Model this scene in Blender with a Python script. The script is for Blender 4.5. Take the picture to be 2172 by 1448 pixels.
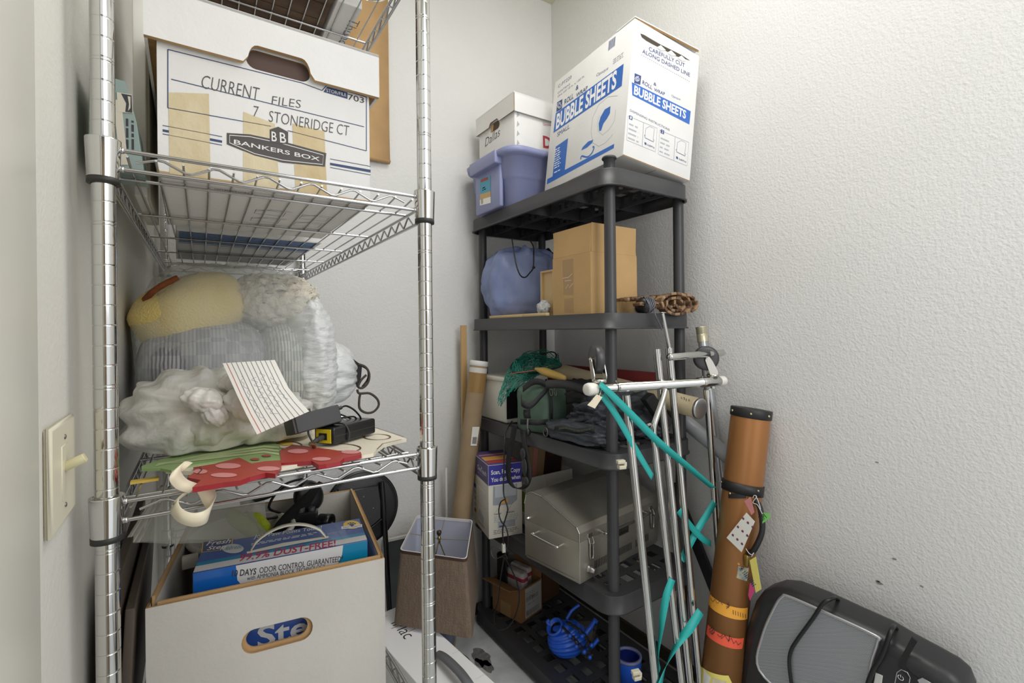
import bpy, math, random
from mathutils import Vector, Matrix, Euler, noise
rnd = random.Random(7)
SC = bpy.context.scene
COL = SC.collection
for o in list(bpy.data.objects):
    bpy.data.objects.remove(o)

# ------------------------------------------------------------------ camera
FPX, IW, IH, CYP, HCAM = 1010.0, 2172.0, 1448.0, 700.0, 1.36
TH, ROLL = math.atan2(671, 1010), math.radians(0.6)
cam = bpy.data.cameras.new('camera')
cam.sensor_fit = 'HORIZONTAL'; cam.sensor_width = 36.0
cam.lens = 36.0 * FPX / IW
cam.shift_y = -(IH / 2 - CYP) / IW
cam.clip_start = 0.02
co = bpy.data.objects.new('camera', cam); COL.objects.link(co)
co.matrix_world = Matrix.Translation((0, 0, HCAM)) @ Matrix.Rotation(-TH, 4, 'Z') @ Matrix.Rotation(math.pi / 2, 4, 'X') @ Matrix.Rotation(-ROLL, 4, 'Z')
SC.camera = co

# ------------------------------------------------------------------ light and exposure
SC.view_settings.view_transform = 'Standard'
SC.view_settings.look = 'None'
SC.view_settings.exposure = 0.08
SC.view_settings.gamma = 1.0
SC.view_settings.use_curve_mapping = False
SC.cycles.max_bounces = 16; SC.cycles.diffuse_bounces = 10; SC.cycles.transparent_max_bounces = 16
w = bpy.data.worlds.new('world'); SC.world = w; w.use_nodes = True
w.node_tree.nodes['Background'].inputs[0].default_value = (0.97, 0.985, 1.0, 1)
w.node_tree.nodes['Background'].inputs[1].default_value = 1.0
def area(name, loc, target, size, power, color=(1, 0.97, 0.92), sy=None):
    l = bpy.data.lights.new(name, 'AREA'); l.energy = power; l.color = color
    l.shape = 'RECTANGLE'; l.size = size; l.size_y = sy or size
    o = bpy.data.objects.new(name, l); COL.objects.link(o); o.location = loc
    d = Vector(target) - Vector(loc)
    o.rotation_euler = d.to_track_quat('-Z', 'Y').to_euler()
    return o
area('ceiling_light', (0.80, 0.72, 3.06), (0.80, 0.85, 0), 0.7, 13.5, (1.0, 0.99, 0.975))
area('rear_fill_light', (0.98, -0.86, 2.2), (0.85, 1.6, 1.2), 1.15, 16, (0.99, 0.99, 1.0), 1.5)  # soft fill lamp added behind the camera, out of view

# ------------------------------------------------------------------ helpers
def _ray(u, v):
    a = (u - 1086.0) / FPX; b = (CYP - v) / FPX
    xl = a * math.cos(ROLL) + b * math.sin(ROLL); yl = -a * math.sin(ROLL) + b * math.cos(ROLL)
    return Vector((math.sin(TH) + math.cos(TH) * xl, math.cos(TH) - math.sin(TH) * xl, yl))
def onX(u, v, X): r = _ray(u, v); r = r * (X / r.x); return r + Vector((0, 0, HCAM))
def onY(u, v, Y): r = _ray(u, v); r = r * (Y / r.y); return r + Vector((0, 0, HCAM))
def onZ(u, v, Z): r = _ray(u, v); r = r * ((Z - HCAM) / r.z); return r + Vector((0, 0, HCAM))

def pin(F, u, v):
    """where the sight line through (u, v) meets the plane of face frame F, in that frame's x, y"""
    Fi = F.inverted(); o = Fi @ Vector((0, 0, HCAM)); d = Fi.to_3x3() @ _ray(u, v); p = o - d * (o.z / d.z); return (p.x, p.y)
def pins(F, pts): return [pin(F, u, v) for u, v in pts]
_mats = {}
def mat(name, col, rough=0.5, metal=0.0, var=0.0, vscale=8.0, bump=0.0, bscale=60.0, spec=0.5, alpha=1.0, trans=0.0, col2=None, coat=0.0, detail=4.0, bdist=0.01, sheen=0.0, sss=0.0, aniso=None):
    if name in _mats: return _mats[name]
    m = bpy.data.materials.new(name); m.use_nodes = True
    nt = m.node_tree; b = nt.nodes['Principled BSDF']
    def lin(c): return tuple(((x / 12.92) if x <= 0.04045 else ((x + 0.055) / 1.055) ** 2.4) for x in c[:3]) + (1,)
    c = lin(col)
    b.inputs['Base Color'].default_value = c
    b.inputs['Roughness'].default_value = rough; b.inputs['Metallic'].default_value = metal
    b.inputs['Specular IOR Level'].default_value = spec
    b.inputs['Alpha'].default_value = alpha; b.inputs['Transmission Weight'].default_value = trans
    b.inputs['Coat Weight'].default_value = coat
    b.inputs['Sheen Weight'].default_value = sheen
    tc = nt.nodes.new('ShaderNodeTexCoord')
    if var > 0 or col2:
        n = nt.nodes.new('ShaderNodeTexNoise'); n.inputs['Scale'].default_value = vscale; n.inputs['Detail'].default_value = detail
        mp = nt.nodes.new('ShaderNodeMapping')
        if aniso: mp.inputs['Scale'].default_value = aniso
        nt.links.new(tc.outputs['Object'], mp.inputs[0]); nt.links.new(mp.outputs[0], n.inputs['Vector'])
        r = nt.nodes.new('ShaderNodeValToRGB'); r.color_ramp.elements[0].position = 0.35; r.color_ramp.elements[1].position = 0.68
        c2 = lin(col2) if col2 else tuple(max(0, x * (1 - var)) for x in c[:3]) + (1,)
        r.color_ramp.elements[0].color = c2; r.color_ramp.elements[1].color = c
        nt.links.new(n.outputs['Fac'], r.inputs[0]); nt.links.new(r.outputs[0], b.inputs['Base Color'])
    if bump > 0:
        n = nt.nodes.new('ShaderNodeTexNoise'); n.inputs['Scale'].default_value = bscale; n.inputs['Detail'].default_value = 3.0
        nt.links.new(tc.outputs['Object'], n.inputs['Vector'])
        bp = nt.nodes.new('ShaderNodeBump'); bp.inputs['Strength'].default_value = bump; bp.inputs['Distance'].default_value = bdist
        nt.links.new(n.outputs['Fac'], bp.inputs['Height']); nt.links.new(bp.outputs[0], b.inputs['Normal'])
    _mats[name] = m
    return m

def _basis(d):
    d = Vector(d).normalized()
    a = Vector((0, 0, 1)) if abs(d.z) < 0.9 else Vector((1, 0, 0))
    u = d.cross(a).normalized(); return u, d.cross(u).normalized()

class MB:
    """mesh builder: every add goes through self.M (a matrix) and takes a material"""
    def __init__(s, M=None): s.v = []; s.f = []; s.fm = []; s.fs = []; s.mats = []; s.M = M or Matrix()
    def _mi(s, m):
        if m not in s.mats: s.mats.append(m)
        return s.mats.index(m)
    def add(s, vs, fs, m, smooth=False):
        o = len(s.v); s.v += [s.M @ Vector(p) for p in vs]; k = s._mi(m)
        for f in fs: s.f.append([i + o for i in f]); s.fm.append(k); s.fs.append(smooth)
    def addw(s, vs, fs, m, smooth=False):
        k = s.M; s.M = Matrix(); s.add(vs, fs, m, smooth); s.M = k
    def box(s, lo, hi, m, bev=0.0):
        (a, b, c), (d, e, f) = lo, hi
        if bev <= 0:
            s.add([(a, b, c), (d, b, c), (d, e, c), (a, e, c), (a, b, f), (d, b, f), (d, e, f), (a, e, f)],
                  [(0, 3, 2, 1), (4, 5, 6, 7), (0, 1, 5, 4), (1, 2, 6, 5), (2, 3, 7, 6), (3, 0, 4, 7)], m); return
        r = min(bev, (d - a) / 2.01, (e - b) / 2.01, (f - c) / 2.01)
        s.rprism(rrect(a, b, d, e, r, 3), c, f, m, r * 0.8)
    def rprism(s, poly, z0, z1, m, bev=0.0, smooth=True, n=2, axis='z'):
        """prism of a convex-ish outline with rounded top and bottom edges"""
        cx = sum(p[0] for p in poly) / len(poly); cy = sum(p[1] for p in poly) / len(poly)
        def inset(d):
            out = []
            N = len(poly)
            for i in range(N):
                p0, p1, p2 = Vector(poly[i - 1]), Vector(poly[i]), Vector(poly[(i + 1) % N])
                e1 = (p1 - p0); e2 = (p2 - p1)
                if e1.length < 1e-9 or e2.length < 1e-9: out.append(p1); continue
                n1 = Vector((-e1.y, e1.x)).normalized(); n2 = Vector((-e2.y, e2.x)).normalized()
                nn = (n1 + n2); nn = nn.normalized() if nn.length > 1e-6 else n1
                k = max(0.4, nn.dot(n1)); out.append(p1 + nn * (d / k))
            return out
        area2 = sum(poly[i - 1][0] * poly[i][1] - poly[i][0] * poly[i - 1][1] for i in range(len(poly)))
        if area2 < 0: poly = poly[::-1]
        rings = []
        if bev > 0:
            for i in range(n + 1):
                a = math.pi / 2 * i / n; rings.append((bev * (1 - math.sin(a)), z0 + bev * (1 - math.cos(a))))
            for i in range(n + 1):
                a = math.pi / 2 * i / n; rings.append((bev * (1 - math.cos(a)), z1 - bev * (1 - math.sin(a))))
        else: rings = [(0, z0), (0, z1)]
        vs = []; N = len(poly)
        for d, z in rings:
            for p in (inset(d) if d > 1e-7 else poly): vs.append((p[0], p[1], z))
        fs = [[k * N + i, k * N + (i + 1) % N, (k + 1) * N + (i + 1) % N, (k + 1) * N + i] for k in range(len(rings) - 1) for i in range(N)]
        s.add(vs, fs, m, smooth and bev > 0)
        L = (len(rings) - 1) * N
        s.add(vs[:N], [list(range(N))[::-1]], m); s.add(vs[L:], [list(range(N))], m)
    def tube(s, pts, r, m, seg=8, closed=False, caps=True, smooth=True):
        pts = [Vector(p) for p in pts]; n = len(pts)
        rr = r if isinstance(r, (list, tuple)) else [r] * n
        vs = []; u = None
        for i, p in enumerate(pts):
            if closed: t = pts[(i + 1) % n] - pts[i - 1]
            else: t = pts[min(i + 1, n - 1)] - pts[max(i - 1, 0)]
            t = t.normalized() if t.length > 1e-9 else Vector((0, 0, 1))
            if u is None: u, w_ = _basis(t)
            else:
                u = (u - t * u.dot(t)); u = u.normalized() if u.length > 1e-6 else _basis(t)[0]
            w_ = t.cross(u)
            for k in range(seg):
                a = 2 * math.pi * k / seg; vs.append(p + (u * math.cos(a) + w_ * math.sin(a)) * rr[i])
        fs = []
        R = n if closed else n - 1
        for i in range(R):
            j = (i + 1) % n
            for k in range(seg):
                k2 = (k + 1) % seg; fs.append([i * seg + k, i * seg + k2, j * seg + k2, j * seg + k])
        s.add(vs, fs, m, smooth)
        if caps and not closed:
            s.add(vs[:seg], [list(range(seg))[::-1]], m); s.add(vs[-seg:], [list(range(seg))], m)
    def lathe(s, prof, m, p0=(0, 0, 0), d=(0, 0, 1), seg=24, smooth=True, caps=True):
        p0 = Vector(p0); d = Vector(d).normalized(); u, w_ = _basis(d); n = len(prof); vs = []
        for (r, h) in prof:
            for k in range(seg):
                a = 2 * math.pi * k / seg; vs.append(p0 + d * h + (u * math.cos(a) + w_ * math.sin(a)) * r)
        fs = [[i * seg + k, (i + 1) * seg + k, (i + 1) * seg + (k + 1) % seg, i * seg + (k + 1) % seg] for i in range(n - 1) for k in range(seg)]
        s.add(vs, fs, m, smooth)
        if caps:
            if prof[0][0] > 1e-6: s.add(vs[:seg], [list(range(seg))], m)
            if prof[-1][0] > 1e-6: s.add(vs[-seg:], [list(range(seg))[::-1]], m)
    def ribbon(s, pts, wdir, width, m, thick=0.0012, smooth=True):
        """flat strap along pts; wdir one vector or a list, width across it"""
        pts = [Vector(p) for p in pts]; n = len(pts); vs = []
        for i, p in enumerate(pts):
            wv = Vector(wdir[i] if isinstance(wdir, list) else wdir).normalized()
            t = (pts[min(i + 1, n - 1)] - pts[max(i - 1, 0)]).normalized()
            nn = t.cross(wv); nn = nn.normalized() if nn.length > 1e-6 else Vector((0, 0, 1))
            wd = (width[i] if isinstance(width, (list, tuple)) else width) / 2
            vs += [p + wv * wd + nn * thick / 2, p - wv * wd + nn * thick / 2, p - wv * wd - nn * thick / 2, p + wv * wd - nn * thick / 2]
        fs = [[i * 4 + k, i * 4 + (k + 1) % 4, i * 4 + 4 + (k + 1) % 4, i * 4 + 4 + k] for i in range(n - 1) for k in range(4)]
        fs += [[0, 3, 2, 1], [n * 4 - 4, n * 4 - 3, n * 4 - 2, n * 4 - 1]]
        s.add(vs, fs, m, smooth)
    def blob(s, c, rad, m, e=(1.0, 1.0), nu=40, nv=24, amp=0.0, sc=6.0, seed=0.0, zmin=None, M=None, fn=None, oct_=3):
        c = Vector(c); M = M or Matrix(); vs = []
        sg = lambda x, p: math.copysign(abs(x) ** p, x)
        for j in range(nv + 1):
            ph = -math.pi / 2 + math.pi * j / nv
            for i in range(nu):
                th = 2 * math.pi * i / nu
                q = Vector((sg(math.cos(ph), e[0]) * sg(math.cos(th), e[1]), sg(math.cos(ph), e[0]) * sg(math.sin(th), e[1]), sg(math.sin(ph), e[0])))
                k = 1.0
                if amp:
                    k += amp * noise.fractal(q * sc * 0.35 + Vector((seed, seed * 1.7, 0)), 1.0, 2.0, oct_)
                if fn: k *= fn(q, th, ph)
                p = Vector((q.x * rad[0] * k, q.y * rad[1] * k, q.z * rad[2] * k))
                p = M.to_3x3() @ p + c
                if zmin is not None and p.z < zmin: p.z = zmin + (p.z - zmin) * 0.02
                vs.append(p)
        fs = [[j * nu + i, j * nu + (i + 1) % nu, (j + 1) * nu + (i + 1) % nu, (j + 1) * nu + i] for j in range(nv) for i in range(nu)]
        s.add(vs, fs, m, True)
    def poly(s, pts, m): s.add(pts, [list(range(len(pts)))], m)
    def build(s, name, parent=None, label=None, cat=None, group=None, kind=None, weld=False):
        me = bpy.data.meshes.new(name)
        me.from_pydata([tuple(p) for p in s.v], [], s.f)
        for m in s.mats: me.materials.append(m)
        me.polygons.foreach_set('material_index', s.fm); me.polygons.foreach_set('use_smooth', s.fs)
        me.update()
        o = bpy.data.objects.new(name, me); COL.objects.link(o)
        if parent:
            o.parent = parent
        tag(o, label, cat, group, kind)
        return o

def tag(o, label=None, cat=None, group=None, kind=None):
    if label: o['label'] = label
    if cat: o['category'] = cat
    if group: o['group'] = group
    if kind: o['kind'] = kind
    return o
def thing(name, label, cat, group=None):
    """an Empty that parents its parts; settle() moves it to the base of the thing"""
    o = bpy.data.objects.new(name, None); COL.objects.link(o); o.empty_display_size = 0.05
    return tag(o, label, cat, group)
def settle():
    bpy.context.view_layer.update()
    for o in list(SC.objects):
        if o.type == 'EMPTY' and o.parent is None:
            mn = Vector((1e9,) * 3); mx = Vector((-1e9,) * 3)
            st = list(o.children)
            while st:
                c = st.pop(); st += list(c.children)
                if c.type == 'MESH':
                    for p in c.bound_box:
                        q = c.matrix_world @ Vector(p)
                        for k in range(3): mn[k] = min(mn[k], q[k]); mx[k] = max(mx[k], q[k])
            if mn.x > 1e8: continue
            base = Vector(((mn.x + mx.x) / 2, (mn.y + mx.y) / 2, mn.z))
            o.location = base
            for c in o.children:
                c.matrix_parent_inverse = Matrix.Translation(-base)
def rrect(x0, y0, x1, y1, r, n=4):
    out = []
    for cx, cy, a0 in ((x1 - r, y0 + r, -90), (x1 - r, y1 - r, 0), (x0 + r, y1 - r, 90), (x0 + r, y0 + r, 180)):
        for i in range(n + 1):
            a = math.radians(a0 + 90 * i / n); out.append((cx + r * math.cos(a), cy + r * math.sin(a)))
    return out
def spl(pts, n=6, closed=False):
    """Catmull-Rom through pts"""
    P = [Vector(p) for p in pts]; N = len(P); out = []
    for i in range(N if closed else N - 1):
        p0 = P[i - 1] if (closed or i > 0) else P[0]; p1 = P[i]; p2 = P[(i + 1) % N]; p3 = P[(i + 2) % N] if (closed or i + 2 < N) else P[-1]
        for k in range(n):
            t = k / n
            out.append(0.5 * ((2 * p1) + (p2 - p0) * t + (2 * p0 - 5 * p1 + 4 * p2 - p3) * t * t + (3 * p1 - p0 - 3 * p2 + p3) * t ** 3))
    if not closed: out.append(P[-1])
    return out
def frame(o, x, y=None, rz=None):
    """matrix from origin and two axes: local x, y span the face, z comes out of it"""
    x = Vector(x).normalized(); y = Vector(y); y = (y - x * y.dot(x)).normalized(); z = x.cross(y)
    M = Matrix((x, y, z)).transposed().to_4x4(); M.translation = Vector(o); return M
def Rz(o, deg, rx=0, ry=0):
    M = Euler((math.radians(rx), math.radians(ry), math.radians(deg)), 'XYZ').to_matrix().to_4x4(); M.translation = Vector(o); return M
_tc = {}
def text_geo(s, bold=0.0, shear=0.0):
    k = (s, bold, shear)
    if k not in _tc:
        cu = bpy.data.curves.new('t', 'FONT'); cu.body = s; cu.offset = bold; cu.shear = shear; cu.resolution_u = 3
        o = bpy.data.objects.new('t', cu); COL.objects.link(o)
        me = o.to_mesh(); vs = [tuple(v.co) for v in me.vertices]; fs = [list(p.vertices) for p in me.polygons]
        o.to_mesh_clear(); bpy.data.objects.remove(o); bpy.data.curves.remove(cu); _tc[k] = (vs, fs)
    return _tc[k]
def text(mb, F, s, x, y, h, m, w=None, bold=0.0, shear=0.0, z=0.0006, rot=0.0, align='l', arc=0.0):
    """flat lettering in face frame F (matrix): baseline at x, y, cap height h, optional width w"""
    vs, fs = text_geo(s, bold, shear)
    if not vs: return
    x0 = min(p[0] for p in vs); x1 = max(p[0] for p in vs); hh = 0.69
    ky = h / hh; kx = (w / (x1 - x0)) if w else ky
    W = (x1 - x0) * kx
    ox = {'l': 0, 'c': -W / 2, 'r': -W}[align]
    ca, sa = math.cos(rot), math.sin(rot); out = []
    for p in vs:
        a = (p[0] - x0) * kx + ox; b = p[1] * ky + arc * math.sin((a - ox) / max(W, 1e-6) * math.pi)
        out.append(F @ Vector((x + a * ca - b * sa, y + a * sa + b * ca, z)))
    mb.addw(out, fs, m)
def ptext(mb, F, s, a, b, c, m, **k):
    """lettering on face F from baseline start a to baseline end b, capital tops at c"""
    A, B, C = (Vector(pin(F, *q)) for q in (a, b, c)); d = B - A
    n = Vector((-d.y, d.x)).normalized(); text(mb, F, s, A.x, A.y, abs((C - A).dot(n)), m, w=d.length, rot=math.atan2(d.y, d.x), **k)
def rect(mb, F, x0, y0, x1, y1, m, z=0.0004):
    mb.addw([F @ Vector(p) for p in ((x0, y0, z), (x1, y0, z), (x1, y1, z), (x0, y1, z))], [(0, 1, 2, 3)], m)
def shape(mb, F, pts, m, z=0.0004):
    mb.addw([F @ Vector((p[0], p[1], z)) for p in pts], [list(range(len(pts)))], m)
def stroke(mb, F, pts, wd, m, z=0.0005, closed=False):
    P = [Vector((p[0], p[1])) for p in pts]; n = len(P); vs = []
    for i in range(n):
        if closed: t = P[(i + 1) % n] - P[i - 1]
        else: t = P[min(i + 1, n - 1)] - P[max(i - 1, 0)]
        t = t.normalized() if t.length > 1e-9 else Vector((1, 0)); nn = Vector((-t.y, t.x)) * wd / 2
        vs += [F @ Vector((P[i].x + nn.x, P[i].y + nn.y, z)), F @ Vector((P[i].x - nn.x, P[i].y - nn.y, z))]
    R = n if closed else n - 1
    mb.addw(vs, [[2 * i, 2 * i + 1, 2 * ((i + 1) % n) + 1, 2 * ((i + 1) % n)] for i in range(R)], m)
def oval(cx, cy, rx, ry, n=24, a0=0, a1=360):
    return [(cx + rx * math.cos(math.radians(a0 + (a1 - a0) * i / n)), cy + ry * math.sin(math.radians(a0 + (a1 - a0) * i / n))) for i in range(n + (0 if a1 - a0 == 360 else 1))]
def barcode(mb, F, x0, y0, x1, y1, m, seed=1):
    r = random.Random(seed); x = x0
    while x < x1:
        wd = (x1 - x0) * r.choice((0.012, 0.02, 0.03)); rect(mb, F, x, y0, min(x + wd, x1), y1, m); x += wd + (x1 - x0) * r.choice((0.012, 0.02, 0.028))
def smalltext(mb, F, x0, y0, x1, n, lh, m, seed=1, t=0.45):
    """lines of print too small to read: broken dashes"""
    r = random.Random(seed)
    for i in range(n):
        y = y0 - i * lh; x = x0; xe = x1 - (x1 - x0) * r.random() * 0.25
        while x < xe:
            wd = min(lh * r.uniform(0.8, 2.6), xe - x); rect(mb, F, x, y, x + wd, y + lh * t, m); x += wd + lh * 0.45

def slot_panel(mb, F, w, h, slot, m, me, th=0.004, r=0.02):
    """board of w x h in frame F with a rounded slot through it (x0, y0, x1, y1); th goes behind the face"""
    o = rrect(0, 0, w, h, 0.0005, 5); i = rrect(*slot, min(r, (slot[3] - slot[1]) / 2.01), 5); N = len(o)
    vs = [F @ Vector((p[0], p[1], z)) for z in (0, -th) for L in (o, i) for p in L]
    fr = [[k, (k + 1) % N, N + (k + 1) % N, N + k] for k in range(N)]
    bk = [[2 * N + (k + 1) % N, 2 * N + k, 3 * N + k, 3 * N + (k + 1) % N] for k in range(N)]
    ed = [[N + k, N + (k + 1) % N, 3 * N + (k + 1) % N, 3 * N + k] for k in range(N)] + [[(k + 1) % N, k, 2 * N + k, 2 * N + (k + 1) % N] for k in range(N)]
    mb.addw(vs, fr, m); mb.addw(vs, bk + ed, me)
def open_carton(b, w, d, h, m, mi, th=0.004, front=True, edge=None):
    """four walls and a bottom in local space, outside m, inside mi"""
    e = edge or mi
    for lo, hi, ax, outside in (((0, 0, 0), (w, th, h), 1, 0), ((0, d - th, 0), (w, d, h), 1, 1), ((0, th, 0), (th, d - th, h), 0, 0), ((w - th, th, 0), (w, d - th, h), 0, 1)):
        if not front and lo == (0, 0, 0) and hi[1] == th: continue
        (x0, y0, z0), (x1, y1, z1) = lo, hi
        P = [(x0, y0, z0), (x1, y0, z0), (x1, y1, z0), (x0, y1, z0), (x0, y0, z1), (x1, y0, z1), (x1, y1, z1), (x0, y1, z1)]
        Q = {'y0': (0, 1, 5, 4), 'x1': (1, 2, 6, 5), 'y1': (2, 3, 7, 6), 'x0': (3, 0, 4, 7)}
        out = ('y1' if outside else 'y0') if ax else ('x1' if outside else 'x0')
        inn = ('y0' if outside else 'y1') if ax else ('x0' if outside else 'x1')
        b.add(P, [Q[out]], m); b.add(P, [Q[inn]], mi); b.add(P, [q for k, q in Q.items() if k not in (out, inn)], m); b.add(P, [(4, 5, 6, 7)], e)
    b.box((0.001, 0.001, 0), (w - 0.001, d - 0.001, th), m)

# shared materials
CHROME = mat('chrome', (0.82, 0.82, 0.81), 0.09, 1.0)
CHROME2 = mat('chrome_wire', (0.76, 0.76, 0.76), 0.2, 1.0)
BLACKP = mat('black_plastic', (0.10, 0.10, 0.105), 0.42)
WHITEP = mat('white_cardboard', (0.90, 0.895, 0.885), 0.7, var=0.05, vscale=10, bump=0.05, bscale=120)
KRAFT = mat('kraft_cardboard', (0.74, 0.60, 0.42), 0.8, var=0.12, vscale=14, bump=0.08, bscale=160)
KRAFTD = mat('kraft_edge', (0.60, 0.46, 0.28), 0.85, var=0.25, vscale=120)
INK = mat('dark_ink', (0.20, 0.20, 0.23), 0.6)
NAVY = mat('navy_ink', (0.20, 0.27, 0.42), 0.6)
# ------------------------------------------------------------------ the room
def wall_mat(name, col, bs):
    m = mat(name, col, 0.75, var=0.05, vscale=2.0)
    nt = m.node_tree; b = nt.nodes['Principled BSDF']
    tc = nt.nodes.new('ShaderNodeTexCoord'); hs = []
    for sc, st in ((150.0, 0.8), (70.0, 0.7)):
        n = nt.nodes.new('ShaderNodeTexNoise'); n.inputs['Scale'].default_value = sc; n.inputs['Detail'].default_value = 2.0
        r = nt.nodes.new('ShaderNodeMapRange'); r.inputs[1].default_value = 0.35; r.inputs[2].default_value = 0.70; r.inputs[4].default_value = st
        nt.links.new(tc.outputs['Object'], n.inputs['Vector']); nt.links.new(n.outputs['Fac'], r.inputs[0]); hs.append(r)
    a = nt.nodes.new('ShaderNodeMath'); a.operation = 'ADD'
    nt.links.new(hs[0].outputs[0], a.inputs[0]); nt.links.new(hs[1].outputs[0], a.inputs[1])
    bp = nt.nodes.new('ShaderNodeBump'); bp.inputs['Strength'].default_value = bs; bp.inputs['Distance'].default_value = 0.0025
    nt.links.new(a.outputs[0], bp.inputs['Height']); nt.links.new(bp.outputs[0], b.inputs['Normal'])
    return m
WALL = wall_mat('wall_paint', (0.865, 0.863, 0.853), 0.3)
WALLL = wall_mat('wall_paint_left', (0.85, 0.84, 0.81), 0.12)
TRIMW = mat('trim_paint', (0.80, 0.79, 0.75), 0.35, var=0.06, vscale=3)
CEILM = mat('ceiling_paint', (0.80, 0.79, 0.70), 0.8, bump=0.2, bscale=60)
XR, ZC = 1.60, 3.10
YB = lambda x: 2.05 + (x + 0.115) / (1.60 + 0.115) * (1.9975 - 2.05)
XL = lambda y: -0.134 + (y - 0.7) * 0.0141
def wallq(name, pts, th, m):
    b = MB(); P = [Vector(p) for p in pts]; n = (P[1] - P[0]).cross(P[3] - P[0]).normalized()
    b.add(P + [p - n * th for p in P], [(0, 1, 2, 3), (7, 6, 5, 4), (0, 4, 5, 1), (1, 5, 6, 2), (2, 6, 7, 3), (3, 7, 4, 0)], m)
    return b.build(name, kind='structure')
wallq('wall_back', [(XL(2.05), YB(-0.115), 0), (XR, YB(XR), 0), (XR, YB(XR), ZC), (XL(2.05), YB(-0.115), ZC)][::-1], -0.1, WALL)
wallq('wall_right', [(XR, YB(XR), 0), (XR, -0.9, 0), (XR, -0.9, ZC), (XR, YB(XR), ZC)][::-1], -0.1, WALL)
wallq('wall_left', [(XL(0.63), 0.63, 0), (XL(2.05), YB(-0.115), 0), (XL(2.05), YB(-0.115), ZC), (XL(0.63), 0.63, ZC)][::-1], -0.1, WALLL)
CONC = mat('concrete_floor', (0.86, 0.87, 0.87), 0.6, col2=(0.66, 0.67, 0.67), vscale=5.0, detail=8, bump=0.06, bscale=90)
b = MB(); b.box((-1.6, -1.4, -0.06), (XR + 0.1, 2.2, 0), CONC); b.build('floor', kind='structure')
b = MB(); b.box((-1.6, -0.9, ZC), (XR + 0.1, 2.2, ZC + 0.06), CEILM); b.build('ceiling', kind='structure')
# a dark damp scuff on the bare concrete is a thing of its own shape
SCUFF = mat('floor_scuff', (0.52, 0.51, 0.49), 0.5, var=0.5, vscale=40)
b = MB()
for cu, cv, n, rr in ((1022, 1392, 9, 0.045), (1032, 1412, 7, 0.03), (1016, 1405, 6, 0.02)):
    c = onZ(cu, cv, 0.0006); pts = []
    for i in range(18):
        a = 2 * math.pi * i / 18; r_ = rr * (1 + 0.5 * noise.noise(Vector((math.cos(a) * 1.7, math.sin(a) * 1.7, cu))))
        pts.append((c.x + r_ * math.cos(a) * 0.8, c.y + r_ * math.sin(a) * 1.3, 0.0008))
    b.poly(pts, SCUFF)
b.build('floor_stain', label='dark scuffed stain on the bare concrete floor beside the black shelf', cat='stain')
# door casing at the left
b = MB()
b.box((XL(0.6) - 0.02, 0.40, 0), (XL(0.6) + 0.0, 0.63, ZC), WALLL)
b.box((XL(0.6) + 0.0, 0.45, 0), (XL(0.6) + 0.012, 0.622, 2.2), TRIMW, 0.004)
b.box((XL(0.6) + 0.012, 0.45, 0), (XL(0.6) + 0.018, 0.565, 2.2), TRIMW, 0.003)
b.build('trim_1', kind='structure')
# baseboards
BB = mat('baseboard_vinyl', (0.30, 0.27, 0.21), 0.6, var=0.2, vscale=20)
b = MB(); b.box((XR - 0.012, -0.9, 0), (XR, YB(XR), 0.05), BB); b.build('baseboard_right', kind='structure')
b = MB(); b.M = Matrix.Translation((XL(2.05), YB(-0.115), 0)) @ Matrix.Rotation(math.atan2(YB(XR) - YB(-0.115), XR + 0.115), 4, 'Z')
b.box((0.005, -0.012, 0), (1.70, 0, 0.05), BB); b.build('baseboard_back', kind='structure')

# tan slab and dark strips added behind the camera to stripe the chrome reflections
TANREF = mat('tan_reflector', (0.62, 0.54, 0.44), 0.5, var=0.1, vscale=4, aniso=(3, 3, .3)); DARKREF = mat('dark_reflector', (0.20, 0.15, 0.12), 0.5)
b = MB(); b.box((-0.36, -0.90, 0), (0.30, -0.86, 2.05), TANREF, 0.004); b.build('reflection_slab', kind='structure')
b = MB(); b.box((-0.44, -0.92, 0), (-0.37, -0.84, 2.10), DARKREF); b.box((0.31, -0.92, 0), (0.38, -0.84, 2.10), DARKREF); b.box((-0.44, -0.92, 2.06), (0.38, -0.84, 2.12), DARKREF); b.build('reflection_frame', kind='structure')

# light switch plate
SWI = mat('almond_plastic', (0.87, 0.85, 0.76), 0.35, var=0.03)
SWT = mat('almond_toggle', (0.80, 0.77, 0.62), 0.35)
SCRW = mat('screw_steel', (0.5, 0.5, 0.47), 0.4, 0.8)
t = thing('light_switch', 'almond wall plate with a single toggle switch on the left wall', 'light switch')
y0, y1, z0, z1 = 0.683, 0.800, 1.145, 1.262
F = frame((XL(0.69), y0, z0), (0, 1, 0), (0, 0, 1))   # z comes out toward +X
b = MB(F); b.rprism([(0, 0), (y1 - y0, 0), (y1 - y0, z1 - z0), (0, z1 - z0)], 0, 0.0075, SWI, 0.004)
b.rprism([(0.043, 0.028), (0.073, 0.028), (0.073, 0.089), (0.043, 0.089)], 0.007, 0.0082, SWI, 0.0005)
b.build('wall_plate', t)
b = MB(F); b.M = F @ Matrix.Translation((0.0585, 0.062, 0.007)) @ Matrix.Rotation(math.radians(-25), 4, 'X')
b.rprism([(-0.005, -0.004), (0.005, -0.004), (0.005, 0.006), (-0.005, 0.006)], 0, 0.021, SWT, 0.0012)
b.build('toggle', t)
for zz in (0.086 + 0.012, 0.030 - 0.010):
    b = MB(F); b.lathe([(0.0028, 0.007), (0.0028, 0.0085), (0.0018, 0.009)], SCRW, (0.0585, zz, 0), (0, 0, 1), 10); b.build('screw', t)
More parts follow.
